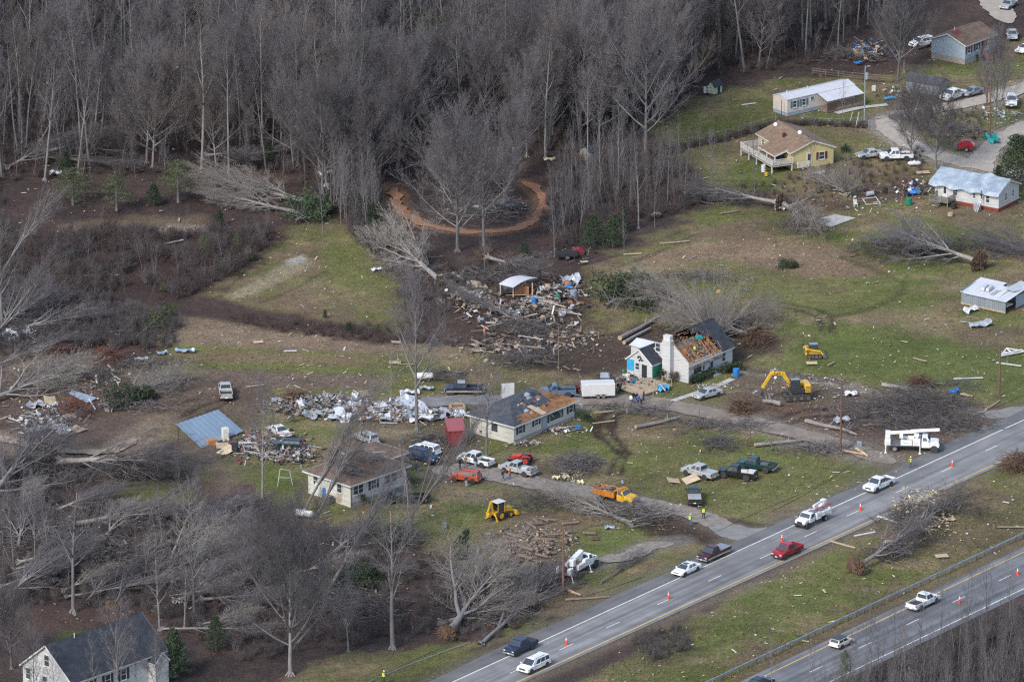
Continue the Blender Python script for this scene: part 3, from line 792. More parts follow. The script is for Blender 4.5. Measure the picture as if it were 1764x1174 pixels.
def joined(key,k):
 tr,cr=VAR[key][k]
 bm=bmesh.new();bm.from_mesh(tr)
 nb=len(bm.faces);bm.from_mesh(cr)
 me=bpy.data.meshes.new(key+'_whole')
 bm.faces.ensure_lookup_table()
 for f in bm.faces[:nb]:f.material_index=1
 bm.to_mesh(me);bm.free()
 me.materials.append(cr.materials[0]);me.materials.append(tr.materials[0])
 return me
def source(me,name):
 return bpy.data.objects.new(name,me)
SRC={k:[source(joined(k,i),k) for i in range(len(VAR[k]))] for k in ('forest','round','sapling')}
gn_scatter('far_woods',far_pts,SRC['forest']+SRC['round'][:2],None,None,0.7,1.05,0.05,5)
gn_scatter('far_woods',scatter_poly([(-420,-90),(-60,-60),(-60,330),(-420,360)],6.4,13),SRC['forest']+SRC['round'][:2],None,None,0.7,1.05,0.05,6)
gn_scatter('far_woods',scatter_poly([(1560,-90),(2100,-90),(2100,-20),(1780,-10)],7,14),SRC['forest'],None,None,0.7,1.0,0.05,7)
gn_scatter('wood_undergrowth',scatter_poly(WOOD,4.2,12),SRC['sapling'],None,None,0.35,0.8,0.3,8)
# ---- evergreens, shrubs, fallen trees, brush
def clump_mesh(name,cents,per,size,m,rr,droop=0.0):
 V=[];F=[]
 for c,rad in cents:
  for k in range(per):
   p=Vector(c)+rv(rr)*rad*rr.uniform(0.3,1.0)
   a=rv(rr);b=side_dir(a,rr,1.57);s=size*rr.uniform(0.6,1.4)
   a.z-=droop
   i=len(V)
   V+=[tuple(p-a*s*0.5),tuple(p+b*s*0.22),tuple(p+a*s*0.5),tuple(p-b*s*0.22)]
   F.append((i,i+1,i+2,i+3))
 return np_mesh(name,V,F,[m])
def evergreen_meshes(name,seed,H,w,m,kind='cedar'):
 rr=random.Random(seed);segs=[(0,0,-0.2,0,0,H*0.95,H*0.02,0.02)];cents=[]
 n=int(46 if kind=='cedar' else 30)
 for k in range(n):
  t=(0.06 if kind=='cedar' else 0.25)+(0.94 if kind=='cedar' else 0.73)*(k/n)
  a=k*2.4+rr.uniform(-.4,.4)
  Rr=w*(1-t)**(0.7 if kind=='cedar' else 0.55)*rr.uniform(0.65,1.12)+0.12
  dz=0.25*Rr*(1 if kind=='cedar' else 0.4)
  tip=(math.cos(a)*Rr,math.sin(a)*Rr,H*t+dz)
  segs.append((0,0,H*t,*tip,0.03,0.012))
  for q in (0.45,0.75,1.0):
   cents.append(((tip[0]*q,tip[1]*q,H*t+dz*q+rr.uniform(-.1,.15)),0.16*w+0.16*Rr))
 cents.append(((0,0,H),0.2))
 return mesh_from_segs(name+'_trunk',[(segs,5)],[M['bark']]),clump_mesh(name+'_crown',cents,30 if kind=='cedar' else 26,0.24,m,rr)
EV={'cedar':[evergreen_meshes('cedar',20+k,6.0,1.7+0.3*k,M['needles']) for k in range(3)],
'pine':[evergreen_meshes('pine',40+k,9.0,2.4+0.3*k,M['needles_pine'],'pine') for k in range(3)]}
EVH={'cedar':6.0,'pine':9.0}
def evergreen(name,key,k,u,v,hpx,label,tilt=0.0,rz=None,wide=1.0,group=None):
 s=HGT(v,hpx)/EVH[key]
 e=empty(name,G(u,v),k*1.3 if rz is None else rz,label,'evergreen tree',group)
 e.rotation_euler=(0,tilt,e.rotation_euler.z)
 e.scale=(s*wide,s*wide,s)
 tr,cr=EV[key][k%3]
 link('trunk',tr,e);link('crown',cr,e)
 return e
for a in (
('pine_tree','pine',0,632,208,155,'green pine standing alone among bare trees above the dirt loop',0,None,1.25),
('pine_tree','pine',1,742,175,155,'dusky green pine highest in the middle of the wood',0,None,1.3),
('cedar_tree','cedar',0,545,188,98,'round dark cedar in the wood left of the green pine',0,None,1.5),
('pine_tree','pine',2,126,352,62,'dark bushy pine leftmost along the wood edge',0,None,2.5),
('pine_tree','pine',0,201,362,62,'yellow-green pine at the wood edge above the pale clearing',0,None,2.0),
('pine_tree','pine',1,307,347,70,'mid-green pine at the wood edge left of the fallen grey crown',0,None,2.0),
('cedar_tree','cedar',1,265,352,34,'low dark cedar between two pines at the wood edge',0,None,1.5),
('cedar_tree','cedar',0,378,388,26,'small round yellow-green cedar at the right end of the pale clearing',0,None,1.6),
('pine_tree','pine',2,352,449,44,'young pine sapling among the brown brambles'),
('pine_tree','pine',1,410,436,40,'thin young pine above the low green shrub'),
('cedar_tree','cedar',2,1022,422,52,'dark cedar left of the pair at the meadow edge',0,None,1.3),
('cedar_tree','cedar',1,1055,424,46,'shorter dark cedar at the meadow edge, right beside another',0,None,1.35),
('cedar_tree','cedar',0,1073,398,42,'dark cedar behind the pair at the meadow edge',0,None,1.2),
('cedar_tree','cedar',2,903,446,28,'lone small cedar below the dirt loop',0,None,1.4),
('cedar_tree','cedar',0,645,400,50,'dark cedar left of the dirt loop',0,None,1.3),
('cedar_tree','cedar',1,625,382,44,'dark cedar in the thicket above the green field',0,None,1.1),
('cedar_tree','cedar',2,1752,325,90,'large very dark evergreen at the end of the gravel drive',0,None,1.25),
('cedar_tree','cedar',0,1720,316,30,'low dark evergreen shrub behind the tarp-roofed house',0,None,1.8),
('cedar_tree','cedar',1,785,962,55,'dark cedar leaning right beside the log heap',0.35,0.0,1.0),
('cedar_tree','cedar',0,300,1165,82,'dark cedar at the corner of the black-roofed white house',0,None,1.25),
('cedar_tree','cedar',2,372,1120,60,'dark slim cedar right of the black-roofed white house'),
('pine_tree','pine',1,1455,1205,86,'loose dark pine standing over the lower highway edge',0,None,0.75),
('cedar_tree','cedar',1,112,255+40,34,'dark cedar deep in the left wood',0,None,1.5),
('cedar_tree','cedar',2,460,285,40,'dark cedar at the wood edge above the fallen grey crown',0,None,1.3),
('cedar_tree','cedar',0,560,548,15,'tiny young pine in the field ditch'),
('cedar_tree','cedar',1,600,572,16,'small dark shrub cedar at the field ditch',0,None,1.8)):
 evergreen(*a)
def lying(name,key,k,root,tip,label,s=1.0,lift=0.5,cat='evergreen tree'):
 a=G(*root);b=G(*tip);d=b-a
 sc=d.length/EVH[key]
 e=empty(name,(a.x,a.y,lift),0,label,cat)
 e.rotation_euler=(0,R(84),math.atan2(d.y,d.x));e.scale=(sc*s*0.8,sc*s,sc)
 tr,cr=EV[key][k];link('trunk',tr,e);link('crown',cr,e)
lying('fallen_cedar','cedar',1,(172,702),(262,688),'dark green cedar lying flat beside the reddish dead shrub',1.3)
lying('fallen_pine','pine',0,(235,585),(300,545),'green-topped pine lying on brush at the field edge',0.9)
lying('fallen_cedar','cedar',2,(590,1022),(650,1000),'dark cedar lying among fallen limbs below the snapped trunk',1.5)
lying('fallen_cedar','cedar',0,(1045,530),(1120,500),'dark fallen evergreen left of the pale fallen tree crown',1.7)
lying('fallen_cedar','cedar',1,(510,385),(560,360),'dark cedar pushed over at the top corner of the green field',1.6)
lying('fallen_cedar','cedar',2,(1335,458),(1375,460),'flat green evergreen bough on the tan meadow',1.3,0.1)
def shrub_mesh(name,seed,m,stems=26,H=1.6,spread=0.9,light=None):
 rr=random.Random(seed);segs=[];tw=[]
 for k in range(stems):
  a=rr.uniform(0,6.28);q=rr.uniform(0.05,1)*spread
  b=Vector((math.cos(a)*q*0.35,math.sin(a)*q*0.35,-0.05));h=H*rr.uniform(0.55,1.1)
  mid=b+Vector((math.cos(a)*q*0.35,math.sin(a)*q*0.35,h*0.6))+rv(rr)*0.1
  t=mid+Vector((math.cos(a)*q*0.5,math.sin(a)*q*0.5,h*0.4))+rv(rr)*0.2
  segs+=[(*b,*mid,0.018,0.014),(*mid,*t,0.014,0.008)]
  for j in range(7):
   s=b.lerp(mid,rr.uniform(0.3,1)) if j<3 else mid.lerp(t,rr.random())
   e=s+(Vector((math.cos(a),math.sin(a),0.9))*0.5+rv(rr))*0.32*H/1.6
   tw.append((*s,*e,0.011,0.004))
 return mesh_from_segs(name,[(segs,3),(tw,3)],[m])
SH_GREY=[source(shrub_mesh('grey_shrub',60+k,M['brush']),'grey_shrub') for k in range(3)]
SH_RED=[source(shrub_mesh('bramble',70+k,M['bramble'],30,1.4,1.2),'bramble') for k in range(3)]
def tuft_mesh(seed,m,n=14,h=0.15,w=0.03,spread=0.3):
 rr=random.Random(seed);V=[];F=[]
 for k in range(n):
  a=rr.uniform(0,6.28);q=rr.uniform(0,spread);b=Vector((math.cos(a)*q,math.sin(a)*q,-0.05));t=b+Vector((rr.uniform(-.18,.18),rr.uniform(-.18,.18),h*rr.uniform(0.5,1.2)))
  c=rr.uniform(0,3.14);s=Vector((math.cos(c),math.sin(c),0))*w;i=len(V)
  V+=[tuple(b-s),tuple(b+s),tuple(t)];F.append((i,i+1,i+2))
 return np_mesh('tuft',V,F,[m])
TUFT=[source(tuft_mesh(80+k,M['tuft']),'tuft') for k in range(3)]
BRAMBLE=[(60,410),(200,395),(330,402),(470,398),(440,450),(345,505),(250,520),(180,520),(60,540),(-60,540),(-60,420)]
_bp=[p for p in scatter_poly(BRAMBLE,1.2,31) if float(fbm(np.array([p[0]]),np.array([p[1]]),7,91)[0])>-.22]
gn_scatter('brambles',_bp,SH_RED*2+SH_GREY,None,None,0.35,1.6,0.4,31)
gn_scatter('thicket_saplings',scatter_poly(BRAMBLE,6.5,92),SRC['sapling'],None,None,0.25,0.55,0.3,92)
gn_scatter('grey_brush',scatter_poly([(-60,500),(60,520),(190,520),(320,560),(300,600),(120,600),(-60,620)],1.7,32),SH_GREY,None,None,0.8,1.5,0.4,32)
gn_scatter('grey_brush',scatter_poly([(590,300),(655,330),(662,380),(700,425),(650,450),(600,400)],1.5,33),SH_GREY+SH_RED[:1],None,None,0.9,1.9,0.3,33)
gn_scatter('grey_brush',scatter_poly([(760,460),(900,445),(940,470),(860,520),(700,560),(680,500)],2.1,34),SH_GREY+SH_RED[:1],None,None,0.6,1.2,0.4,34)
gn_scatter('brambles',scatter_poly([(360,525),(440,545),(560,560),(700,560),(800,600),(700,590),(560,585),(420,560)],1.6,35),SH_RED,None,None,0.4,0.9,0.3,35)
gn_scatter('wood_undergrowth',scatter_poly(WOOD+[(-60,400)],2.6,36),SH_RED+SH_GREY,None,None,0.5,1.3,0.4,36)
gn_scatter('grey_brush',scatter_poly([(950,290),(1150,250),(1200,300),(1220,345),(1110,385),(1060,395),(960,430),(930,380)],1.7,37),SH_GREY+SH_RED,None,None,0.6,1.5,0.3,37)
gn_scatter('thicket_saplings',scatter_poly([(960,290),(1150,255),(1190,300),(1210,340),(1110,375),(1060,380),(960,420),(940,370)],3.0,38),SRC['sapling'],None,None,0.4,0.85,0.15,38)
gn_scatter('thicket_saplings',scatter_poly([(550,335),(640,328),(655,360),(660,400),(630,405),(570,375)],2.2,39),SRC['sapling'],None,None,0.6,1.15,0.1,39)
LOWER=[(-60,840),(330,885),(520,945),(640,960),(740,975),(890,1010),(930,1060),(860,1100),(620,1110),(420,1140),(270,1065),(120,1040),(-60,1060)]
gn_scatter('grey_brush',scatter_poly(LOWER,2.3,40),SH_GREY*2+SH_RED[:1],None,None,0.5,1.4,0.5,40)
gn_scatter('thicket_saplings',scatter_poly([(-60,860),(330,895),(480,950),(640,1000),(640,1080),(420,1120),(270,1040),(-60,1030)],6.0,41),SRC['sapling'],None,None,0.4,0.9,0.4,41)
gn_scatter('thicket_saplings',scatter_poly([(1390,1230),(1500,1185),(1764,1085),(1860,1050),(1860,1300),(1300,1300)],2.3,42),SRC['sapling'],None,None,0.45,0.85,0.15,42)
gn_scatter('grey_brush',scatter_poly([(1380,1215),(1460,1180),(1764,1052),(1860,1030),(1860,1300),(1300,1300)],1.25,43),SH_GREY+SH_RED[:2],None,None,0.7,1.3,0.3,43)
gn_scatter('grey_brush',scatter_poly([(1085,1100),(1170,1080),(1200,1120),(1120,1140)],1.0,44),SH_GREY,None,None,0.4,0.8,0.3,44)
gn_scatter('grey_brush',scatter_poly([(1180,330),(1330,310),(1480,270),(1600,250),(1600,300),(1500,340),(1260,350)],2.2,45),SH_GREY+SH_RED,None,None,0.3,0.8,0.4,45)
gn_scatter('grey_brush',scatter_poly([(1550,190),(1700,185),(1690,240),(1600,240)],1.8,46),SH_GREY,None,None,0.3,0.8,0.4,46)
gn_scatter('grey_brush',scatter_poly([(-40,100),(40,560),(-60,560)],2.0,47),SH_GREY,None,None,0.6,1.4,0.4,47)
_gr=[p for p in scatter_poly(RIGHT,1.35,51)]+scatter_poly([(330,505),(470,400),(560,375),(620,400),(660,450),(690,540),(690,575),(560,560),(420,525)],1.4,52)
_gx=np.array(_gr);_keep=np.ones(len(_gx),bool)
_n=fbm(_gx[:,0],_gx[:,1],6,61)
def _far(pl,w):
 return sd_line(_gx[:,0],_gx[:,1],smooth_path(W(pl)))>w
DRIVES=([(1540,797),(1470,772),(1380,748),(1250,716),(1150,697),(1080,690),(900,690),(740,692),(600,708)],[(1310,932),(1250,908),(1180,880),(1060,856),(960,838),(890,826),(810,808),(745,812)],[(1035,966),(1080,955),(1160,934)],[(1800,306),(1630,272),(1530,216),(1545,200),(1620,186),(1790,140)],[(1800,205),(1690,285)])
for pl in DRIVES:_keep&=_far(pl,3.6)
_keep&=(_n>-0.1)&(sd_poly(_gx[:,0],_gx[:,1],W([(300,1480),(880,1084),(1740,686),(2200,480),(2200,600),(1400,1000),(560,1480)]))>0.3)
gn_scatter('long_grass',[tuple(p) for p in _gx[_keep]],TUFT,None,None,0.6,1.5,0.3,53)
gn_scatter('long_grass',scatter_poly([(960,1190),(1340,997),(1760,792),(1790,800),(1790,915),(1500,1050),(1250,1184)],0.9,54),TUFT,None,None,0.6,1.5,0.3,54)
def stand(key,k,u,v,hpx,label,tilt=(0,0),rz=0.0,cs=(1,1,1),group=None,name='bare_tree'):
 H0={'forest':21,'round':20,'sapling':10.5,'lawn':17,'broken':13,'lean':16,'pale':15,'fallen':15,'fan':9}[key]
 return tree(name,key,k,G(u,v),label,group,rz,tilt,HGT(v,hpx)/H0,cs)
for a in (
('round',0,1112,268,250,'huge round-crowned bare tree at the meadow corner of the wood',(0,0),0.3),
('round',1,1000,250,215,'wide fan-crowned bare tree left of the huge round one'),
('round',2,905,225,190,'pale fan-crowned bare tree above the right side of the dirt loop'),
('round',3,745,216,125,'bare tree with an upright brush-like crown above the fallen trunks'),
('round',0,1050,150,150,'round bare crown behind the huge meadow-corner tree',(0,0),2.0),
('round',1,555,335,190,'wide bare tree at the wood edge left of the thicket',(0,0),1.0),
('round',2,648,335,150,'bare tree with yellowish stem left of the dirt loop',(0,0),2.2),
('round',3,788,432,205,'left one of the two tall bare trees inside the dirt loop curve',(0,0),0.5),
('lawn',0,834,437,215,'right one of the two tall bare trees at the dirt loop curve',(0,0),1.5),
('sapling',0,556,403,112,'clump of slim grey stems at the top of the green field',(0,0),0.4),
('sapling',1,955,440,118,'pale slim tree at the lower right of the dirt loop',(0,0),0.4),
('sapling',2,1000,400,105,'pale multi-branched young tree left of the dark cedars',(0,0),0.4),
('forest',1,1100,392,150,'slim straight pole-like tree at the edge of the meadow',(0,0),0.4,(0.6,0.6,1)),
('sapling',3,1128,390,80,'short slim tree beside the meadow wheel tracks'),
('lawn',1,718,740,245,'tall sparse-limbed tree beside the crumpled white metal'),
('broken',0,674,726,128,'dark snapped trunk standing in the crumpled white metal'),
('broken',1,838,785,148,'snapped trunk with bare stubs in front of the long damaged house'),
('fan',0,1457,336,62,'short snapped tree with sprawling pale limbs near the concrete slab',(0,0),0.5,(.8,.8,.8)),
('round',0,1612,292,142,'broad dark bare tree beside the gravel drive'),
('round',3,1568,276,115,'bare tree left of the broad one by the gravel drive',(0,0),2.0),
('round',1,1547,138,165,'tall bare tree left of the blue-grey house',(0,0),1.0,(0.8,0.8,1)),
('round',2,1558,124,120,'dark trunked tree close behind the tall one by the blue-grey house',(0,0),2.0),
('round',1,1714,222,150,'dark slim bare tree beside the teal tarp',(0,0),0.8,(0.7,0.7,1)),
('sapling',2,1395,300,100,'thin bare tree in front of the yellow house',(0,0),0.8),
('sapling',3,1452,206,68,'small bare tree in front of the mobile home porch'),
('sapling',0,1300,330,120,'slim dark stem beside the yellow house lawn'),
('sapling',1,1226,335,100,'forked slim stem at the lawn hedge'),
('round',3,500,1160,250,'broad mossy bare tree nearest the bottom edge',(0,0),0.7,(1.1,1.1,1)),
('lawn',1,600,1120,110,'smaller bare tree behind the broad mossy one',(0,0),1.7),
('broken',3,275,1085,118,'snapped trunk behind the black-roofed white house'),
('broken',0,330,935,105,'splintered snapped trunk with a fanned broken top among brush',(0,0),1.5,(1.3,1.3,1)),
('broken',1,126,1052,215,'tall snapped trunk in the lower left wood',(0,0),0.3),
('broken',2,676,1115,235,'tall snapped trunk hung with a mass of broken branches',(0,0),0.9),
('forest',2,62,1000,170,'bare trunk standing left of the tall snapped one'),
('forest',3,24,985,150,'bare trunk near the lower left picture edge'),
('broken',3,318,1080,100,'thin snapped trunk right of the black roof',(0,0),2.5),
('broken',1,335,1060,170,'slender snapped trunk standing behind the fallen limbs',(0,0),3.5),
('lean',0,524,880,250,'leaning tree with long swept whips over the brown-roofed house',(0,R(26)),R(-6)),
('lean',1,545,895,190,'second leaning tree against the brown-roofed house',(0,R(20)),R(4)),
('lawn',1,452,858,185,'bare tree with a thin crown left of the brown-roofed house',(0,R(3)),0.4,(0.7,0.7,1)),
('lean',2,695,905,190,'pale bundle of bent whips leaning toward the red shed',(0,R(36)),R(5)),
('lean',0,690,940,120,'bundle of hanging broken limbs caught on the tall snapped trunk',(0,R(172)),0),
('broken',3,4,570,160,'splintered trunk at the left picture edge with its top gone',(0,0),0.4),
('lean',1,2,470,150,'wind-bent crown swept right at the left picture edge',(0,R(30)),0.2),
('lean',2,-12,580,150,'bent pale limbs sweeping right above the white wreckage',(0,R(40)),0.3),
('sapling',0,95,1228,120,'thin bare tree before the gable of the black-roofed house'),('sapling',1,165,1222,130,'thin bare tree before the black-roofed house eave',(0,0),1.0),('sapling',2,235,1205,130,'forked bare tree before the black-roofed house front',(0,0),2.0),
('round',2,20,1150,130,'bare grey crown at the bottom left corner',(0,0),2.0),('round',0,420,1010,120,'rounded grey tree in the middle of the lower wood',(0,0),1.1),('lawn',2,340,905,80,'crooked tree in front of the long fallen trunk',(0,0),2.4),
('round',2,765,350,95,'low round crown on the left inside the dirt loop',(0,0),1.0),('round',1,818,340,105,'grey round crown at the back inside the dirt loop',(0,0),2.6),('round',0,868,345,95,'grey round crown on the right inside the dirt loop',(0,0),.2),('round',3,885,310,110,'bare crown just beyond the dirt loop',(0,0),1.2),
('lawn',0,62,1240,150,'dark bare tree before the left gable of the black-roofed house',(0,0),.5),('lawn',2,205,1232,165,'dark bare tree before the front of the black-roofed house',(0,0),1.9),('lawn',1,270,1215,120,'dark bare tree before the porch of the black-roofed house',(0,0),2.9),
('fan',0,1228,590,100,'pale fan of long bare limbs rising behind the torn roof',(0,0),0.3,(1.05,0.7,1)),('sapling',3,1144,722,26,'reddish leafless shrub-like stem on the lawn by the driveway',(0,0),0,(2.2,2.2,1)),('sapling',2,1098,872,42,'brownish leafless bush beside the dark green pickup',(0,0),0,(1.6,1.6,1)),('sapling',1,1075,432,70,'grey leafless tree behind the dark cedars')):
 if a[1:4]==(0,690,940):
  e=stand(*a);e.location.z=15.5;e.scale=(0.85,0.85,0.85);continue
 stand(*a)
for k,(u,v,h) in enumerate(((1230,345,110),(1252,330,95),(1180,330,90),(1205,322,105),(1150,350,100),(1085,360,130),(1065,340,150),(1035,330,150),(1012,300,140),(985,320,140))):
 stand('sapling' if k%2 else 'forest',k,u,v,h,'slim grey young tree in the thin strip between meadow and dirt loop',(0,0),k,(0.75,0.75,1),'young trees between meadow and dirt loop')
for k,(u,v,h) in enumerate(((1330,1195,110),(1400,1180,90),(1500,1165,130),(1540,1150,120),(1585,1110,110),(1620,1105,120),(1665,1100,110),(1700,1085,120),(1740,1075,125),(1470,1190,120),(1560,1185,110),(1650,1160,100))):
 stand('sapling',k,u,v,h*1.15,'thin bare sapling on the bank below the lower highway',(0,0),k,(0.9,0.9,1),'saplings below the lower highway')
for k,(u,v,h,w) in enumerate(((268,150,85,'left of the pale scraps'),(312,160,95,'above the pale scraps'),(175,190,100,'above the leftmost pines'),(100,215,75,'near the left edge'),(381,225,40,'below the pale scraps'),(38,245,80,'at the far left edge'),(228,265,45,'behind the mid-green edge pine'),(597,235,65,'beside the green pine'),(942,262,85,'above the dirt loop'),(430,250,60,'above the fallen grey crown'),(1453,72,75,'above the blue-tarped wreck'),(835,470,60,'behind the wrecked shelter'))):
 stand('broken',k,u,v,h,'snapped trunk with a torn orange top in the wood '+w,(0,rr.uniform(-.12,.12)),k)
def rootball_mesh(seed):
 rr=random.Random(seed);bm=bmesh.new()
 bmesh.ops.create_icosphere(bm,subdivisions=4,radius=0.92)
 for v in bm.verts:
  q=0.62+0.5*rr.random()
  v.co=Vector((v.co.x*q*1.1,v.co.y*q*1.1,v.co.z*0.42*q-0.15))
 me=bpy.data.meshes.new('root_ball');bm.to_mesh(me);bm.free();me.materials.append(M['rootsoil']); return me
def roots_mesh(seed):
 rr=random.Random(seed);s=[]
 for k in range(120):
  a=rr.uniform(0,6.28);q=rr.uniform(0.1,0.95);p=Vector((math.cos(a)*q,math.sin(a)*q,rr.uniform(-0.5,0.1)))
  d=Vector((math.cos(a),math.sin(a),rr.uniform(-0.9,0.3)));r=rr.uniform(0.015,0.045)
  for j in range(3):
   e=p+d*rr.uniform(0.08,0.24)+rv(rr)*0.14
   s.append((*p,*e,r,r*0.7));r*=0.65;p=e
 return mesh_from_segs('roots',[(s,4)],[M['root']])
RB=[(rootball_mesh(k),roots_mesh(k+5)) for k in range(3)]
def fallen(key,k,root,tip,label,ball=1.0,flat=0.5,width=1.0,group=None,lift=None,up=7,name='fallen_tree'):
 a=G(*root);b=G(*tip);d=b-a
 H0={'fallen':15.0,'pale':15.0,'lean':15.0,'forest':20.0,'round':19.0,'lawn':16.0,'broken':12.0}[key]
 s=d.length/H0
 tr,cr=VAR[key][k%len(VAR[key])]
 rt=tr.vertices[0].co
 lz=(0.55*ball+0.1 if ball else 0.25) if lift is None else lift
 e=empty(name,(a.x,a.y,lz),0,label,'fallen tree',group)
 e.rotation_euler=(0,R(90-up),math.atan2(d.y,d.x));e.scale=(s,s,s)
 link('trunk',tr,e);link('crown',cr,e,scale=(flat,width,1))
 if ball:
  rbm,rts=RB[k%3]
  rb=link('root_ball',rbm,e,(0,0,-0.2),(0,0,k*1.1),(1.0*ball/s,1.0*ball/s,1.0*ball/s))
  tag(link('roots',rts,rb),kind='stuff')
 return e
for a in (
('fallen',0,(1478,985),(1610,925),'uprooted tree on the median with its root plate facing the lower highway',1.5,0.45,0.55),
('lean',1,(1575,922),(1650,868),'uprooted tree on the median behind, strewn with yellow insulation',1.5,0.8,1.3),
('fallen',1,(1682,462),(1520,425),'large uprooted tree lying on the right meadow, crown to the left',2.0,0.55,1.0),
('round',2,(1850,455),(1700,430),'second fallen crown lying behind the large uprooted meadow tree',0,0.4,0.6),
('fallen',2,(1338,358),(1180,346),'long fallen tree at the hedge end with raised root plate',1.6,0.3,0.45),
('pale',0,(1345,355),(1415,424),'stripped fallen tree with stubby limbs pointing down the meadow',1.2,0.5,0.35),
('pale',0,(1298,588),(1140,558),'huge pale uprooted tree behind the house with the torn roof',1.7,1.0,1.0),
('pale',1,(1225,572),(1338,552),'pale fallen limbs reaching right behind the torn roof',0,1.0,0.9,None,0.6,10),
('pale',2,(1262,560),(1105,520),'pale tangled fallen crown farthest left behind the torn roof',0,0.8,0.9,None,0.5,8),
('pale',1,(757,488),(655,425),'pale uprooted tree at the right edge of the green field',0.9,0.7,0.8),
('fallen',0,(838,452),(940,500),'fallen tree with a dark root plate above the white-roofed shelter',1.5,0.4,0.6),
('lean',2,(900,560),(800,520),'grey limbs fallen across the wreck heap',0,0.5,0.9),
('pale',0,(560,358),(320,318),'fallen grey crown spread along the wood edge above the green field',0,0.35,0.6),
('pale',1,(520,370),(340,350),'second fallen grey tree lying across the first at the wood edge',0,0.35,0.5),
('pale',0,(188,705),(330,655),'pale fallen tree reaching right from the green cedar',0,0.5,0.7),
('fallen',1,(100,805),(340,838),'long fallen tree with a dark root plate pointing right',1.6,0.45,0.7),
('lean',1,(112,800),(330,800),'fallen limbs lying above the long fallen trunk',0,0.5,1.2),
('fallen',2,(-40,880),(110,780),'fallen crown at the left picture edge',0,0.6,0.8),
('pale',1,(-40,700),(150,650),'pale fallen crown at the left edge above the wreck pile',0,0.5,0.7),
('lean',0,(-30,640),(130,600),'fallen whips at the left edge beside the soil track',0,0.5,1.2),
('fallen',0,(-30,590),(110,520),'fallen crown over the white wreckage at the left edge',0,0.6,0.9),
('fallen',1,(20,575),(190,560),'brown fallen trunk pointing right below the brambles',0.8,0.4,0.6),
('pale',0,(772,1098),(880,985),'pale uprooted tree above the highway verge with splintered base',1.3,0.75,1.0),
('pale',1,(760,1075),(920,1050),'long fallen limb lying level beside the pale uprooted tree',0,0.4,0.7),
('lean',1,(830,1110),(960,1010),'bent fallen branches reaching toward the bucket truck',0,0.6,1.3),
('fallen',2,(120,905),(330,900),'fallen trunk lying level in the lower left brush',0,0.4,0.6),
('pale',0,(265,985),(420,920),'fallen pale limb snapped at its base, crown to the right',0,0.6,0.8),
('fallen',0,(240,1010),(400,965),'fallen trunk with an orange broken end in the lower wood',0,0.5,0.7),
('lean',2,(195,1050),(240,1000),'small uprooted tree in the leaf litter behind the black roof',1.0,0.6,1.0),
('lawn',1,(280,1085),(450,1110),'fallen branching tree right of the black-roofed house',0,0.5,0.8),
('lean',0,(560,1030),(700,905),'straight leaning trunk fallen against the tall snapped one',0,0.6,0.6,None,0.3,18),
('lean',1,(1035,1005),(1100,965),'small fallen limb beside the rear bucket truck',0,0.6,0.8),
('pale',1,(1090,905),(940,862),'fallen branch mass below the gravel drive behind the dump truck',0,0.4,0.5),
('lean',0,(940,1010),(830,985),'cut branch heap behind the rear bucket truck',0,0.5,1.2),
('pale',0,(1462,338),(1395,308),'broken tree crown lying left of the short snapped tree',0,0.7,0.9)):
 fallen(*a)
rr=random.Random(77)
for k in range(34):
 u=rr.uniform(-10,900);v=rr.uniform(70,300)
 if u>560 and rr.random()<0.45:continue
 p=G(u,v);ang=rr.gauss(0.5,0.7);LB='fallen tree on the '+('deep ' if v<150 else 'front ' if v>220 else 'middle ')+'wood floor '+('at the far left' if u<150 else 'above the edge pines' if u<330 else 'above the fallen grey crown' if u<560 else 'above the dirt loop');L=rr.uniform(9,17);q=p+Vector((math.cos(ang)*L,math.sin(ang)*L,0));qu,qv=pix((q.x,q.y))
 fallen(('forest','fallen','lean')[k%3],k,(u,v),(qu,qv),LB,0,0.4,0.7,LB,None,rr.uniform(3,16))
for k in range(46):
 u=rr.uniform(-20,640);v=rr.uniform(880,1080)
 if u>380 and v<955 or u>450 and v>1040 or (u<330 and v>1045):continue
 p=G(u,v);ang=rr.gauss(0.7,0.5);LB='fallen tree tangled '+('at the far left of' if u<130 else 'above the black roof in' if u<300 else 'in the middle of' if u<470 else 'at the right end of')+(' the upper lower-left wood' if v<960 else ' the lower-left wood near its bottom');L=rr.uniform(8,14);q=p+Vector((math.cos(ang)*L,math.sin(ang)*L,0));qu,qv=pix((q.x,q.y))
 fallen(('pale','fallen','lean')[k%3],k,(u,v),(qu,qv),LB,0,0.36,0.8,LB,None,rr.uniform(4,22))
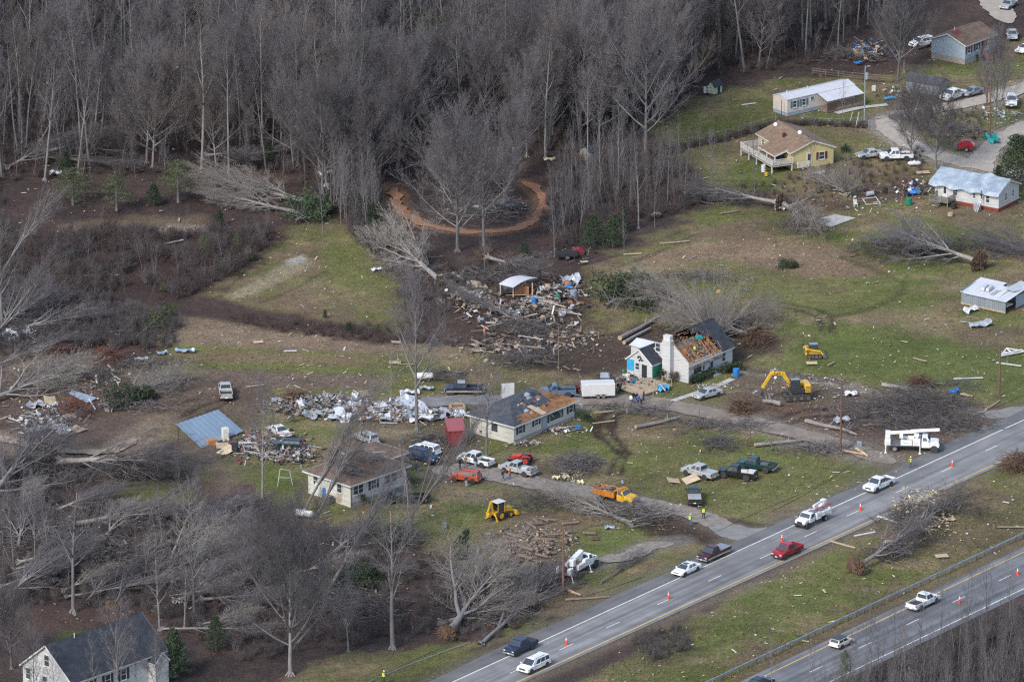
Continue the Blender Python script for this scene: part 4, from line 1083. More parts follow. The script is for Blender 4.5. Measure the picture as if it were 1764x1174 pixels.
def brush_pile(u,v,a,b,h,n,label,seed,mats=None,rz=0.0,name='brush_pile',rscale=1.0):
 rr=random.Random(seed);s1=[];s2=[]
 for k in range(n):
  x,y=rr.gauss(0,0.45),rr.gauss(0,0.45)
  if x*x+y*y>1:continue
  z=h*(1-(x*x+y*y))*rr.uniform(0.1,1.0)
  ang=rr.uniform(0,6.28);L=rr.uniform(0.6,2.6);d=Vector((math.cos(ang),math.sin(ang),rr.uniform(-0.25,0.35)))
  p=Vector((x*a,y*b,z+0.05));r=rr.uniform(0.02,0.05)*(2.2 if rr.random()<0.12 else 1)*rscale
  m=p+d*L*0.5+rv(rr)*0.12;e=m+(d+rv(rr)*0.3)*L*0.5
  if e.z<0:e.z=0.05
  sl=1 if rr.random()<0.25 else 0
  s1+=[(*p,*m,r,r*0.8,sl),(*m,*e,r*0.8,r*0.35,sl)]
  for j in range(5):
   q=m.lerp(e,rr.random());w=q+(d*0.6+rv(rr)*0.8)*rr.uniform(0.25,0.7)
   s2.append((*q,*w,0.016*rscale,0.006,sl))
 me=mesh_from_segs('branches',[(s1,4),(s2,3)],mats or [M['brush'],M['bark']])
 e=empty(name,G(u,v),rz,label,'brush pile')
 tag(link('branches',me,e),kind='stuff')
 return e
for a in (
(1590,708,10,7,2.6,700,'largest grey brush pile beside the highway entrance',1),(1560,735,13,5,1.2,420,'low brush strewn in front of the largest pile',2),(1500,715,10,6,1.4,420,'brown brush left of the largest pile',35),(1640,735,8,5,1.0,300,'brush at the right foot of the largest pile',36),(1570,690,9,5,2.0,420,'brush at the back of the largest pile',37),(840,365,8,9,1.6,420,'grey brush filling the dirt loop',38),(800,345,6,8,1.4,300,'brush on the left inside the dirt loop',39),(330,985,10,9,2.4,520,'dark brush behind the snapped trunks of the lower wood',50),(180,960,10,9,2.4,520,'dark brush right of the tall lower-left trunk',51),(60,930,9,9,2.4,520,'dark brush at the left edge of the lower wood',52),(520,1030,9,9,2.2,520,'dark brush behind the broad mossy tree',53),(620,1050,8,8,2.0,420,'dark brush left of the hung trunk',54),(1560,900,5,6,1.4,260,'brush at the foot of the rear median tree',55),(1530,955,4,4,1.0,160,'twigs under the front median tree',56),(60,820,9,7,2.2,420,'brush heap at the left edge below the dirt drive',40),(220,820,9,6,2.0,420,'brush along the long fallen trunk',44),(420,880,8,7,1.8,380,'brush left of the leaning trees',45),(688,935,4,4,3.5,420,'hanging broken branch mass below the black pickup',46),(850,1060,9,6,1.6,420,'brush around the pale uprooted tree',47),(1380,388,4,7,1.6,300,'grey limb heap around the stripped fallen tree',49),(1010,800,2,2,.8,90,'small brush right of the rounded pile',48),
(990,808,4.2,5,2.4,380,'rounded brush pile below the long damaged house',3),(1240,768,3.2,3.2,1.3,200,'small brush heap alone on the front lawn',4),
(1090,890,8,5,1.6,420,'brush spread below the gravel drive near the dump truck',5),(940,870,6,4,1.3,260,'brush spread left of the dump truck below the drive',6),
(1230,735,9,4,0.7,300,'thin flat brush beside the upper driveway',7),(1110,710,4,3,1.0,150,'brush around the fallen log on the lawn',8),
(745,760,4.5,3,1.1,220,'brush heap left of the red shed',9),(900,620,6,5,1.2,320,'grey brush below the wrecked shelter',10),
(905,570,6,5,1.6,360,'dark brush piled over the wreck heap',11),(1640,655+10,5,3,0.6,90,'sparse brush beside the uprooted stump',12),
(970,990,5,5,1.0,260,'brush around the utility pole by the rear bucket truck',13),(880,1000,9,6,1.4,480,'brush below the log heap',14),
(1400,775,8,3,0.9,240,'cut brush along the driveway near the front utility pole',15),(1590,885,5,4,1.6,260,'brush mixed with yellow insulation on the median',16),
(1008,668,5,2,0.7,110,'brush behind the white enclosed trailer',17),(1050,690+10,3,1.5,0.5,60,'low brush at the bend of the muddy ruts',18),
(1680,885,3,2,0.6,60,'twigs scattered on the median right of the fallen trees',19),(760,650,4,3,1.2,180,'brush beside the white propane tank',20),
(120,650,10,5,1.6,420,'brush heap above the grey slab at the left',21),(250,630,6,3,1.0,200,'brush left of the field grass',22),
(165,560,9,5,1.3,320,'brush below the brambles at the left',23),(40,560,9,6,2.0,380,'brush over white wreckage at the left edge',24),
(240,700,5,3,0.9,140,'twigs right of the lying cedar',25),(1200,480,9,4,1.2,240,'grey twigs under the pale fallen crown',26),
(1540,435,9,6,2.2,520,'fine dark brush under the right meadow crown',27),(1660,430,11,6,1.6,420,'fine dark brush under the second meadow crown',28),
(1250,345,9,4,1.0,260,'dark brush along the hedge end trunk',29),(700,470,6,5,1.2,260,'dark brush under the pale uprooted tree',30),
(850,480,8,5,1.6,360,'dark brush between the root plate and the shelter',31),(1560,205,5,3,0.8,140,'brush beside the gravel drive bend',32),
(1640,225,6,4,1.2,240,'grey brush heap between the two gravel drives',33),(1460,100,7,4,1.6,280,'dark brush left of the blue-tarped wreck in the wood',34)):
 brush_pile(*a)
for (u,v,a,h,n,lab,s) in ((127,714,2.4,2.4,420,'rust-red dead shrub in front of the grey slab',41),(187,620,1.9,1.8,300,'rust-brown bush at the field track',42),(108,605,1.6,1.4,200,'small rust-brown bush left of the bigger one',43)):
 brush_pile(u,v,a,a,h,n,lab,s,[M['dead_needles'],M['bramble']],0,'dead_shrub')
def root_lump(u,v,r,label,k,sq=0.8):
 e=brush_pile(u,v,r*.95,r*.95,r*sq*1.2,330,label,500+k+int(u),[M['root'],M['rootsoil']],0,'uprooted_stump',1.2);e['category']='stump'
 link('root_ball',RB[k%3][0],e,(0,0,0.25*r),(0,0,0),(r*.75,r*.75,r*1.2*sq))
root_lump(1302,590,2.1,'big brown root mass at the corner behind the torn-roof house',1)
root_lump(1278,708,1.9,'brown root mass between the driveway and the excavator',2)
root_lump(1752,805,2.4,'red-brown root mass at the right edge of the median',0)
root_lump(1585,668,1.1,'upright broken stump at the end of a fallen log on the lawn',1,1.5)
root_lump(510,690,1.6,'rust-coloured root mass beside the grey rubble',2)
root_lump(880,455,1.2,'small dark root mass above the shelter',0)
def log(a,b,r,label,m='bark_light',group=None,stubs=3,seed=1):
 r*=.72 if stubs else 1
 p=G(*a,r);q=G(*b,r);rr=random.Random(seed)
 d=(q-p).normalized();s=[(*p,*(p.lerp(q,.5)+rv(rr)*r*.4),r*1.1,r*.95),(*(p.lerp(q,.5)+rv(rr)*r*.4),*q,r*.95,r*.75)]
 s[1]=(*s[0][3:6],*q,r*.95,r*.75)
 for k in range(stubs):
  o=p.lerp(q,rr.uniform(.2,.9));e=o+(side_dir(d,rr,1.0)+Vector((0,0,.5)))*rr.uniform(.4,1.2);s.append((*o,*e,r*.35,r*.15))
 e=empty('log',(0,0,0),0,label,'log',group)
 base=p.lerp(q,.5);e.location=(base.x,base.y,0)
 me=mesh_from_segs('log',[([tuple(np.array(x[:6])-np.array([base.x,base.y,0]*2))+tuple(x[6:]) for x in s],8)],[M[m]])
 link('stem',me,e)
 for t,c in ((p,-d),(q,d)):
  mb=MB();rad=r*(1.1 if t is p else .75);o=t-Vector((base.x,base.y,0))
  mb.tube(o,o+c*0.03,rad*.97,rad*.9,8)
  mb.build('cut_end',M['raw_wood'],e)
 return e
log((1095,735),(1170,718),0.42,'thick grey log lying on the lawn below the upper driveway',seed=1)
log((1345,695),(1315,690),0.5,'log under the excavator arm',seed=2)
log((1388,724),(1450,738),0.45,'grey log in the mud left of the front utility pole',seed=3)
log((1450,738),(1476,748),0.32,'thinner log continuing past the front utility pole',seed=4)
log((1520,662),(1580,672),0.45,'log on the green lawn ending at an upright stump',seed=5)
log((1300,766),(1380,758),0.38,'log with a sawn end beside the driveway',seed=6)
log((1380,765),(1420,770),0.28,'cut log in the brush along the driveway',seed=7)
log((1068,582),(1135,545),0.5,'thick trunk lying behind the white wing of the torn-roof house',seed=8)
log((1075,590),(1120,565),0.4,'second trunk lying in front of the thick one behind the house',seed=9)
log((1255,565),(1290,580),0.5,'short thick trunk next to the big root mass',seed=10)
log((1160,790-100),(1150,700),0.1,'short pole stub at the driveway edge',seed=11)
log((780,470),(830,500),0.3,'log at the wreck heap edge',seed=12)
log((850,590),(940,600),0.22,'long pale log in front of the wreck heap',seed=13)
log((660,180),(735,205),0.35,'pale fallen log high in the middle of the wood',seed=14)
log((670,240),(720,262),0.35,'pale fallen log lower in the middle of the wood',seed=15)
log((980,1016),(1000,1024),0.22,'cut pole piece at the foot of the utility pole','raw_wood',seed=16,stubs=0)
log((975,1032),(1050,1027),0.17,'old utility pole lying along the road shoulder','old_wood',seed=17,stubs=0)
log((1698,705),(1722,690),0.18,'pale pole piece at the side road mouth','board',seed=18,stubs=0)
log((1448,775),(1490,782),0.16,'orange-brown pole piece beside the front utility pole','raw_wood',seed=19,stubs=0)
log((1475,772),(1495,785),0.2,'pale pole section with fittings near the front utility pole','board',seed=20,stubs=0)
log((1655,678),(1676,682),0.14,'brown post lying beside the blue tarp scrap','raw_wood',seed=21,stubs=0)
rr=random.Random(9)
for k in range(80):
 u=rr.gauss(925,36);v=rr.gauss(932,17)+(u-925)*-0.05
 p=G(u,v);L=rr.uniform(0.7,2.6);a=rr.uniform(0,3.14);r=rr.uniform(0.13,0.33);zz=r+rr.choice((0,0,0.4))
 e=empty('cut_log',(p.x,p.y,zz),a,'sawn log section in the heap above the rear bucket truck','log','sawn logs in the heap')
 e.scale=(L*.9,r*.85,r*.85)
 if k==0:
  c0=MB().tube((-.5,0,0),(.5,0,0),1,.95,8).mesh('stem',M['old_wood']);c1=MB().tube((.5,0,0),(.53,0,0),.9,.88,8).tube((-.53,0,0),(-.5,0,0),.9,.9,8).mesh('cut_ends',M['raw_wood'])
 link('stem',c0,e);link('cut_end',c1,e)
 # ---- houses and sheds
def paint_mat(name,c,rough=0.35,metal=0.0):
 return mat('paint_'+name,c,rough,0.22,1.6,metal=metal,coat=0.3)
PAINT={'white':paint_mat('white',(0.70,0.71,0.71)),'cream':paint_mat('cream',(0.66,0.64,0.55)),'silver':paint_mat('silver',(0.46,0.46,0.45),0.4,0.3),
'grey':paint_mat('grey',(0.24,0.25,0.27),0.4,0.2),'black':paint_mat('black',(0.012,0.013,0.014)),'navy':paint_mat('navy',(0.018,0.03,0.065)),
'red':paint_mat('red',(0.30,0.016,0.022)),'orangered':paint_mat('orangered',(0.42,0.07,0.025)),'maroon':paint_mat('maroon',(0.055,0.014,0.020)),
'green':paint_mat('green',(0.012,0.045,0.042)),'darkgreen':paint_mat('darkgreen',(0.012,0.028,0.024)),'tan':paint_mat('tan',(0.36,0.30,0.20)),
'yellow':paint_mat('yellow',(0.60,0.35,0.025),0.45),'orange':paint_mat('orange',(0.55,0.19,0.02),0.5),'tractor':paint_mat('tractor',(0.48,0.04,0.02),0.45),
'bluegrey':paint_mat('bluegrey',(0.10,0.16,0.24)),'charcoal':paint_mat('charcoal',(0.03,0.032,0.035),0.5)}
M['tyre']=mat('tyre',(0.022,0.021,0.021),0.9,0.25,4)
M['rim']=mat('rim',(0.38,0.38,0.39),0.4,0.15,4,metal=0.6)
M['chrome']=mat('chrome',(0.50,0.50,0.51),0.3,0.1,2,metal=0.7)
M['headlight']=mat('headlight',(0.62,0.62,0.60),0.2,0.1,3)
M['taillight']=mat('taillight',(0.28,0.012,0.012),0.3,0.2,3)
M['plastic']=mat('plastic',(0.035,0.036,0.038),0.6,0.2,3)
M['steel']=mat('steel',(0.16,0.16,0.16),0.5,0.3,2,metal=0.5)
M['hyd']=mat('hyd',(0.45,0.45,0.46),0.3,0.1,2,metal=0.8)
M['rubber_track']=mat('rubber_track',(0.045,0.038,0.034),0.95,0.4,3,0.3)
M['orange_plastic']=mat('orange_plastic',(0.70,0.07,0.02),0.5,0.15,3)
M['reflective']=mat('reflective',(0.72,0.72,0.72),0.5,0.08,3)
def shingle(name,c,c2):
 return mat(name,c,0.95,0.3,1.1,0.35,col2=c2,bscale=6,stretch=(1,1,1))
M['shingle_brown']=shingle('shingle_brown',(0.115,0.075,0.055),(0.20,0.14,0.105))
M['shingle_tan']=shingle('shingle_tan',(0.20,0.135,0.09),(0.27,0.19,0.13))
M['shingle_slate']=shingle('shingle_slate',(0.040,0.045,0.055),(0.085,0.095,0.115))
M['shingle_black']=shingle('shingle_black',(0.022,0.027,0.036),(0.046,0.054,0.07))
M['sheathing']=mat('sheathing',(0.24,0.105,0.045),0.9,0.35,1.0,0.2,col2=(0.40,0.20,0.085))
M['rafter']=mat('rafter',(0.30,0.15,0.075),0.9,0.3,1.5,rnd=0.3)
M['trim']=mat('trim',(0.55,0.55,0.53),0.7,0.1,1.5)
M['yellow_siding']=mat('yellow_siding',(0.50,0.42,0.20),0.75,0.12,0.7,0.1,stretch=(0.6,0.6,5))
M['blue_siding']=mat('blue_siding',(0.30,0.37,0.44),0.75,0.12,0.7,0.1,stretch=(0.6,0.6,5))
M['block']=mat('block',(0.30,0.27,0.24),0.9,0.2,1.5,0.3)
M['brick_red']=mat('brick_red',(0.20,0.035,0.03),0.9,0.25,2,0.3)
M['pink_siding']=mat('pink_siding',(0.56,0.51,0.47),0.75,0.08,0.7,0.1,stretch=(4,4,0.5))
M['grey_skirt']=mat('grey_skirt',(0.27,0.33,0.40),0.8,0.12,1)
M['white_metal']=mat('white_metal',(0.54,0.55,0.57),0.45,0.08,0.6)
M['shed_metal']=mat('shed_metal',(0.20,0.23,0.25),0.6,0.2,0.6,stretch=(3,3,0.3))
M['roof_metal']=mat('roof_metal',(0.50,0.52,0.54),0.5,0.1,0.5,metal=0.2)
M['blue_roof']=mat('blue_roof',(0.235,0.315,0.395),0.45,0.08,0.3,metal=0.2)
M['red_metal']=mat('red_metal',(0.20,0.025,0.032),0.6,0.2,0.8)
M['red_roof']=mat('red_roof',(0.30,0.085,0.095),0.6,0.12,0.8)
M['tarp_blue']=mat('tarp_blue',(0.02,0.17,0.52),0.5,0.2,1.0,0.3)
M['tarp_cyan']=mat('tarp_cyan',(0.03,0.30,0.55),0.5,0.2,1.0,0.3)
M['tarp_pale']=mat('tarp_pale',(0.23,0.305,0.39),0.35,0.3,0.7,1.0,col2=(0.40,0.46,0.52),bscale=1.2)
M['tarp_teal']=mat('tarp_teal',(0.02,0.26,0.26),0.5,0.2,1.0,0.3)
M['green_wrap']=mat('green_wrap',(0.012,0.20,0.115),0.6,0.15,1.0)
M['shutter']=mat('shutter',(0.035,0.037,0.042),0.7,0.2,3)
M['shutter_red']=mat('shutter_red',(0.10,0.022,0.02),0.7,0.2,3)
M['shutter_blue']=mat('shutter_blue',(0.10,0.15,0.21),0.7,0.2,3)
M['leaf_green']=mat('leaf_green',(0.028,0.048,0.022),0.9,0.4,1.5,rnd=0.2)
M['green_siding']=mat('green_siding',(0.38,0.46,0.36),0.8,0.15,1.0)
M['oak']=mat('oak',(0.40,0.19,0.07),0.7,0.2,2)
M['grey_deck']=mat('grey_deck',(0.20,0.185,0.165),0.9,0.3,1.5)
def frame(name,A,B,Cc,label,cat='house'):
 """Empty at the near corner; x along the wall to B, y along the wall to C (the two are squared up)"""
 a,b,c=G(*A),G(*B),G(*Cc)
 ab=b-a;ac=c-a
 t1=math.atan2(ab.y,ab.x);t2=math.atan2(ac.y,ac.x)-math.pi/2
 t=t1+(((t2-t1+math.pi)%(2*math.pi))-math.pi)/2
 e=empty(name,a,t,label,cat)
 return e,ab.length,ac.length
def gable_walls(e,L,W_,h,rise,m,axis='x',x0=0,y0=0,z0=0,name='wall'):
 """closed wall body with gable ends; axis = direction of the ridge"""
 if axis=='x':prof=[(0,z0),(W_,z0),(W_,h),(W_/2,h+rise),(0,h)];secs=[[(x,y0+p,z) for p,z in prof] for x in (x0,x0+L)]
 else:prof=[(0,z0),(L,z0),(L,h),(L/2,h+rise),(0,h)];secs=[[(x0+p,y,z) for p,z in prof] for y in (y0,y0+W_)]
 return MB().loft(secs).build(name,m,e)
def slab(mb,pts,th,m=None):
 """thick sheet on 4 points (ccw from above)"""
 P=[Vector(p) for p in pts];n=(P[1]-P[0]).cross(P[3]-P[0]).normalized()
 if n.z<0:n=-n
 V=[tuple(p) for p in P]+[tuple(p+n*th) for p in P]
 return mb.add(V,[(0,1,2,3),(7,6,5,4),(0,4,5,1),(1,5,6,2),(2,6,7,3),(3,7,4,0)],m)
def gable_roof(e,L,W_,h,rise,m,axis='x',ov=0.4,x0=0,y0=0,th=0.12,sides=(0,1),trim=True):
 k=rise/((W_ if axis=='x' else L)/2)
 for s in sides:
  mb=MB()
  if axis=='x':
   ye=y0-ov if s==0 else y0+W_+ov;yr=y0+W_/2
   slab(mb,[(x0-ov,ye,h-ov*k+.01),(x0+L+ov,ye,h-ov*k+.01),(x0+L+ov,yr,h+rise+.01),(x0-ov,yr,h+rise+.01)],th)
  else:
   xe=x0-ov if s==0 else x0+L+ov;xr=x0+L/2
   slab(mb,[(xe,y0-ov,h-ov*k+.01),(xr,y0-ov,h+rise+.01),(xr,y0+W_+ov,h+rise+.01),(xe,y0+W_+ov,h-ov*k+.01)],th)
  mb.build('roof',m,e)
 if trim:
  mb=MB()
  if axis=='x':
   for ye in (y0-ov-.03,y0+W_+ov+.03):mb.box((x0+L/2,ye,h-ov*k-0.02),(L+2*ov,0.05,0.2))
   for xx in (x0-ov-.03,x0+L+ov+.03):
    boombox(mb,(xx,y0-ov,h-ov*k),(xx,y0+W_/2,h+rise),0.05,0.2);boombox(mb,(xx,y0+W_+ov,h-ov*k),(xx,y0+W_/2,h+rise),0.05,0.2)
  else:
   for xe in (x0-ov-.03,x0+L+ov+.03):mb.box((xe,y0+W_/2,h-ov*k-0.02),(0.05,W_+2*ov,0.2))
   for yy in (y0-ov-.03,y0+W_+ov+.03):
    boombox(mb,(x0-ov,yy,h-ov*k),(x0+L/2,yy,h+rise),0.05,0.2);boombox(mb,(x0+L+ov,yy,h-ov*k),(x0+L/2,yy,h+rise),0.05,0.2)
  mb.build('fascia',M['trim'],e)
def hip_roof(e,L,W_,h,rise,m,ov=0.5,x0=0,y0=0,back=None,name='roof'):
 a=(x0-ov,y0-ov,h);b=(x0+L+ov,y0-ov,h);c=(x0+L+ov,y0+W_+ov,h);d=(x0-ov,y0+W_+ov,h)
 q=(W_/2+ov)*0.95
 r1=(x0-ov+q,y0+W_/2,h+rise);r2=(x0+L+ov-q,y0+W_/2,h+rise)
 V=[a,b,c,d,r1,r2]+[(p[0],p[1],p[2]-0.16) for p in (a,b,c,d)]
 o=MB().add(V,[(0,1,5,4),(1,2,5),(2,3,4,5),(3,0,4),(0,6,7,1),(1,7,8,2),(2,8,9,3),(3,9,6,0),(6,9,8,7)]).build(name,m,e)
 mb=MB()
 for p,q2 in ((a,b),(b,c),(c,d),(d,a)):
  boombox(mb,(*p[:2],h-0.09),(*q2[:2],h-0.09),0.06,0.2)
 mb.build('fascia',M['trim'],e)
 return r1,r2
def window(e,face,s,z,w,h,x=0.0,sh=None,fm='trim',gm='glass',sill=True,mull=True,name='window'):
 """face 'f': on the wall y = x (facing -y), s along x; face 'l': on the wall x = x (facing -x), s along y"""
 def bx(mb,ds,dz,ww,hh,d,t):
  if face=='f':mb.box((s+ds,x-d,z+dz),(ww,t,hh))
  else:mb.box((x-d,s+ds,z+dz),(t,ww,hh))
  return mb
 mb=MB();b=0.09
 for sg in (-1,1):
  bx(mb,sg*(w/2+b/2),0,b,h+2*b,0.03,0.07);bx(mb,0,sg*(h/2+b/2),w,b,0.03,0.066)
 if mull:bx(mb,0,0,w,0.06,0.03,0.05)
 fr=mb.build(name,M[fm],e)
 bx(MB(),0,0,w,h,0.008,0.02).build('pane',M[gm],fr)
 if sill:bx(MB(),0,-h/2-b-.03,w+0.3,0.06,0.06,0.14).build('sill',M[fm],fr)
 if sh:
  for sg in (-1,1):bx(MB(),sg*(w/2+b+0.24),0,0.42,h+0.1,0.035,0.05).build('shutter',M[sh],e)
 return fr
def door(e,face,s,z0,w,h,x=0.0,m='trim',glassy=False):
 bx=( lambda ds,dz,ww,hh,d,t:MB().box((s+ds,x-d,z0+dz),(ww,t,hh))) if face=='f' else ( lambda ds,dz,ww,hh,d,t:MB().box((x-d,s+ds,z0+dz),(t,ww,hh)))
 d=bx(0,h/2,w,h,0.025,0.05).build('door',M[m],e)
 bx(w*0.36,h*0.48,0.07,0.07,0.07,0.06).build('handle',M['chrome'],d)
 if glassy:bx(0,h*0.6,w*0.55,h*0.55,0.056,0.02).build('pane',M['glass'],d)
 return d
def boombox(mb,a,b,w,h):
 a=Vector(a);b=Vector(b);d=b-a
 q=d.to_track_quat('X','Z').to_matrix().to_4x4()
 return mb.box(tuple((a+b)/2),(d.length,w,h),None,0,q)
def railing(e,pts,z,h=0.95,step=0.16,m='white_paint'):
 mb=MB()
 for a,b in zip(pts[:-1],pts[1:]):
  boombox(mb,(*a,z+h),(*b,z+h),0.09,0.07);boombox(mb,(*a,z+0.1),(*b,z+0.1),0.06,0.06)
 mb.build('handrail',M[m],e)
 mb=MB()
 for a,b in zip(pts[:-1],pts[1:]):
  a=Vector((*a,0));b=Vector((*b,0));n=int((b-a).length/step)
  for k in range(1,n):p=a.lerp(b,k/n);mb.box((p.x,p.y,z+h/2+.05),(0.05,0.05,h-.1))
 tag(mb.build('balusters',M[m],e),kind='stuff')
 for p in pts:MB().box((*p,z+h/2+0.05),(0.13,0.13,h+0.1)).build('rail_post',M[m],e)
e,L,W_=frame('ranch_house',(604,872),(706,841),(526,850),'cream ranch house with a brown shingle roof strewn with twigs')
h=3.35;RANCH=e
MB().box((L/2,W_/2,h/2-0.2),(L,W_,h+0.4)).build('wall',M['cream_siding'],e)
r1,r2=hip_roof(e,L,W_,h,1.55,M['shingle_brown'],0.6)
MB().box((L/2,-0.02,0.25),(L,0.05,0.5)).build('foundation',M['block'],e)
for s,w in ((1.1,0.9),(2.2,0.9),(5.0,1.0),(8.0,1.1),(9.4,1.1)):window(e,'f',s*L/12,2.2,w,1.25,0,'shutter' if s==5.0 else None)
for s in (2.2,7.0):window(e,'l',s,2.25,0.85,1.25,0)
door(e,'l',6.6,0.0,0.95,2.0,0,'white_paint');
MB().box((-0.04,5.3,1.0),(0.06,0.6,1.1)).build('blue_panel',M['tarp_blue'],e)
MB().box((-0.04,2.3,0.75),(0.06,0.9,1.2)).build('boarded_opening',M['plywood'],e)
mb=MB();mb.tube((0.05,-0.1,0.2),(0.05,-0.1,h-.1),0.05);mb.build('downpipe',M['shutter'],e)
MB().box((-1.0,3.6,0.55),(0.9,1.5,1.1)).build('heat_pump',M['steel'],e,bevel=0.03)
cx0=L*0.86;cl=6.2;cy0=W_*0.52;cw=6.4
MB().box((cx0+1.2,cy0+cw/2+.4,1.5),(2.4,cw-.8,3.0)).build('wing_wall',M['cream_siding'],e)
hip_roof(e,cl,cw,3.1,0.95,M['shingle_brown'],0.35,cx0,cy0,name='carport_roof')
for x,y in ((cx0+cl-.3,cy0+.3),(cx0+cl-.3,cy0+cw-.3),(cx0+3.2,cy0+.3)):MB().box((x,y,1.5),(0.2,0.2,3.0)).build('post',M['white_paint'],e)
mb=MB()
for s in (0,0.42):mb.tube((L*.80,W_*.50+s,h+1.46),(L*.80+1.9,W_*.42+s,h+1.22),0.04)
for k in range(6):mb.tube((L*.80+k*.36,W_*(.50-.08*k/5.3),h+1.46-.045*k),(L*.80+k*.36,W_*(.50-.08*k/5.3)+.42,h+1.46-.045*k),0.03)
lad=mb.build('ladder',M['chrome'],None);lad.matrix_world=e.matrix_basis;tag(lad,'silver ladder lying on the brown shingle roof','ladder')
e,L,W_=frame('damaged_house',(885,763),(1004,724),(803,746),'long cream ranch house with slate shingles stripped to bare brown boards')
h=2.75;LONG=e
MB().box((L/2,W_/2,h/2-.1),(L,W_,h+.2)).build('wall',M['cream_siding'],e)
ov=0.55;rise=2.0;q=W_/2+ov
a,b,c,d=(-ov,-ov),(L+ov,-ov),(L+ov,W_+ov),(-ov,W_+ov)
xa,xb_,xm=q-ov,L*0.66,L*0.72
ridge= lambda x:(x,W_/2,h+rise)
MB().add([(*a,h),(xm,-ov,h),(xm,W_/2,h+rise),(xa,W_/2,h+rise),(*d,h),(L+ov,W_+ov,h),(*b,h),(L+ov,-ov,h)],[(0,1,2,3),(4,0,3),(4,3,2,5)]).build('roof',M['shingle_slate'],e)
def slope_pt(x,t): return (x,-ov+(W_/2+ov)*t,h+rise*t)
def boards(e,x0,x1,t0,t1,n,m,name,lift=0.05,jit=0.0,seed=1):
 rr=random.Random(seed)
 for k in range(n):
  t=t0+(t1-t0)*(k+.5)/n;dt=(t1-t0)/n*0.40
  ja,jb=rr.uniform(-jit,jit),rr.uniform(-jit,jit)
  mb=MB();P=[slope_pt(x0+ja,t-dt),slope_pt(x1+jb,t-dt),slope_pt(x1+jb,t+dt),slope_pt(x0+ja,t+dt)]
  slab(mb,[(p[0],p[1],p[2]+lift) for p in P],0.03);mb.build(name,M[m],e)
boards(e,L*0.12,L*0.90,0.02,0.34,8,'sheathing','sheathing_board',0.03,0.8,3)
MB().add([(xm,-ov,h+.0),(L+ov,-ov,h),(L+ov-.4,W_*0.35,h+.4),(xm,W_/2,h+rise),(L+ov,W_+ov,h),(L*.97,W_*.62,h+.45)],[(0,1,2,3),(3,2,5),(3,5,4),(1,4,5),(1,5,2)]).build('broken_roof_deck',M['sheathing'],e)
for k in range(9):
 t=k/8;mb=MB();boombox(mb,(xm+.1,W_/2-t*2.2,h+rise-.1-t*.9),(L-.2-t*.3,W_*.75-t*W_*.55,h+.75-.25*math.sin(t*3)),0.06,0.12);mb.build('rafter',M['rafter'],e)
mb=MB();slab(mb,[(L*.42,-ov+.05,h+.12),(L*.50,-ov+.05,h+.12),(L*.44,W_*.22,h+rise*.55),(L*.37,W_*.22,h+rise*.55)],0.05);mb.build('loose_sheathing',M['plywood'],e)
mb=MB()
for p,q2 in ((a,b),(b,c),(d,a)):boombox(mb,(*p,h-0.08),(*q2,h-0.08),0.07,0.2)
mb.build('fascia',M['trim'],e)
rr=random.Random(4)
for k in range(26):
 x=rr.uniform(xa,xm-1);t=rr.uniform(.15,.95);p=slope_pt(x,t);s=rr.uniform(.2,.7)
 mb=MB();slab(mb,[(p[0]-s,p[1],p[2]+.05),(p[0]+s,p[1]+.1,p[2]+.07),(p[0]+s*.7,p[1]+s,p[2]+s*rise/(W_/2+ov)+.06),(p[0]-s*.5,p[1]+s*.8,p[2]+s*.8*rise/(W_/2+ov)+.06)],0.02)
 mb.build('torn_patch',M['sheathing' if k%3==0 else 'sheet' if k%3==1 else 'shingle_black'],e)
for s in (0.11,0.94):window(e,'f',s*L,1.75,0.9,1.2,0,'shutter')
window(e,'f',L*.37,1.85,0.8,0.9,0,'shutter');window(e,'f',L*.68,1.7,2.6,1.35,0,'shutter',mull=False)
MB().box((L*.50,-.02,1.15),(1.3,0.06,2.2)).build('entry_recess',M['block'],e);door(e,'f',L*.50,0.05,0.95,2.05,-0.06,'grey_skirt')
window(e,'l',3.6,1.8,0.9,1.0,0,None,'shutter');MB().box((-0.03,6.2,0.5),(0.05,0.45,0.25)).build('vent',M['shutter'],e)
MB().box((L/2,-.02,.2),(L-.1,.05,.4)).build('foundation',M['block'],e)
mb=MB();boombox(mb,(L*.72,-.1,2.3),(L*.79,-.15,1.1),.08,.05);boombox(mb,(L*.60,-.1,2.2),(L*.64,-.12,1.6),.5,.04);mb.build('torn_curtain',M['white_paint'],e)
e,L,W_=frame('torn_roof_house',(1186,660),(1263,629),(1113,642),'white house with its roof torn open to the rafters, black shingles at one end')
h=3.1;rise=3.5;TORN=e
for x in (0,L-.2):MB().loft([[(xx,p,z) for p,z in ((0,0),(W_,0),(W_,h),(W_/2,h+rise-.15),(0,h))] for xx in (x,x+.2)]).build('gable_wall',M['white_siding'],e)
for y in (.1,W_-.1):MB().box((L/2,y,h/2),(L-.4,.2,h)).build('side_wall',M['white_siding'],e)
ov=.3;kx=rise/(W_/2)
def sp(x,t,back=False):
 return (x,(-ov+(W_/2+ov)*t) if not back else (W_+ov-(W_/2+ov)*t),h-ov*kx+(rise+ov*kx)*t+.02)
for x0,x1,t0 in ((L*.74,L+ov,0.0),(L*.60,L*.74,0.62),(L*.45,L*.60,0.80)):
 mb=MB();slab(mb,[sp(x0,t0),sp(x1,t0),sp(x1,1),sp(x0,1)],.1);mb.build('roof',M['shingle_black'],e)
mb=MB();slab(mb,[sp(L*.2,0,True),sp(L*.2,1,True),sp(L+ov,1,True),sp(L+ov,0,True)],.1);mb.build('roof',M['shingle_black'],e)
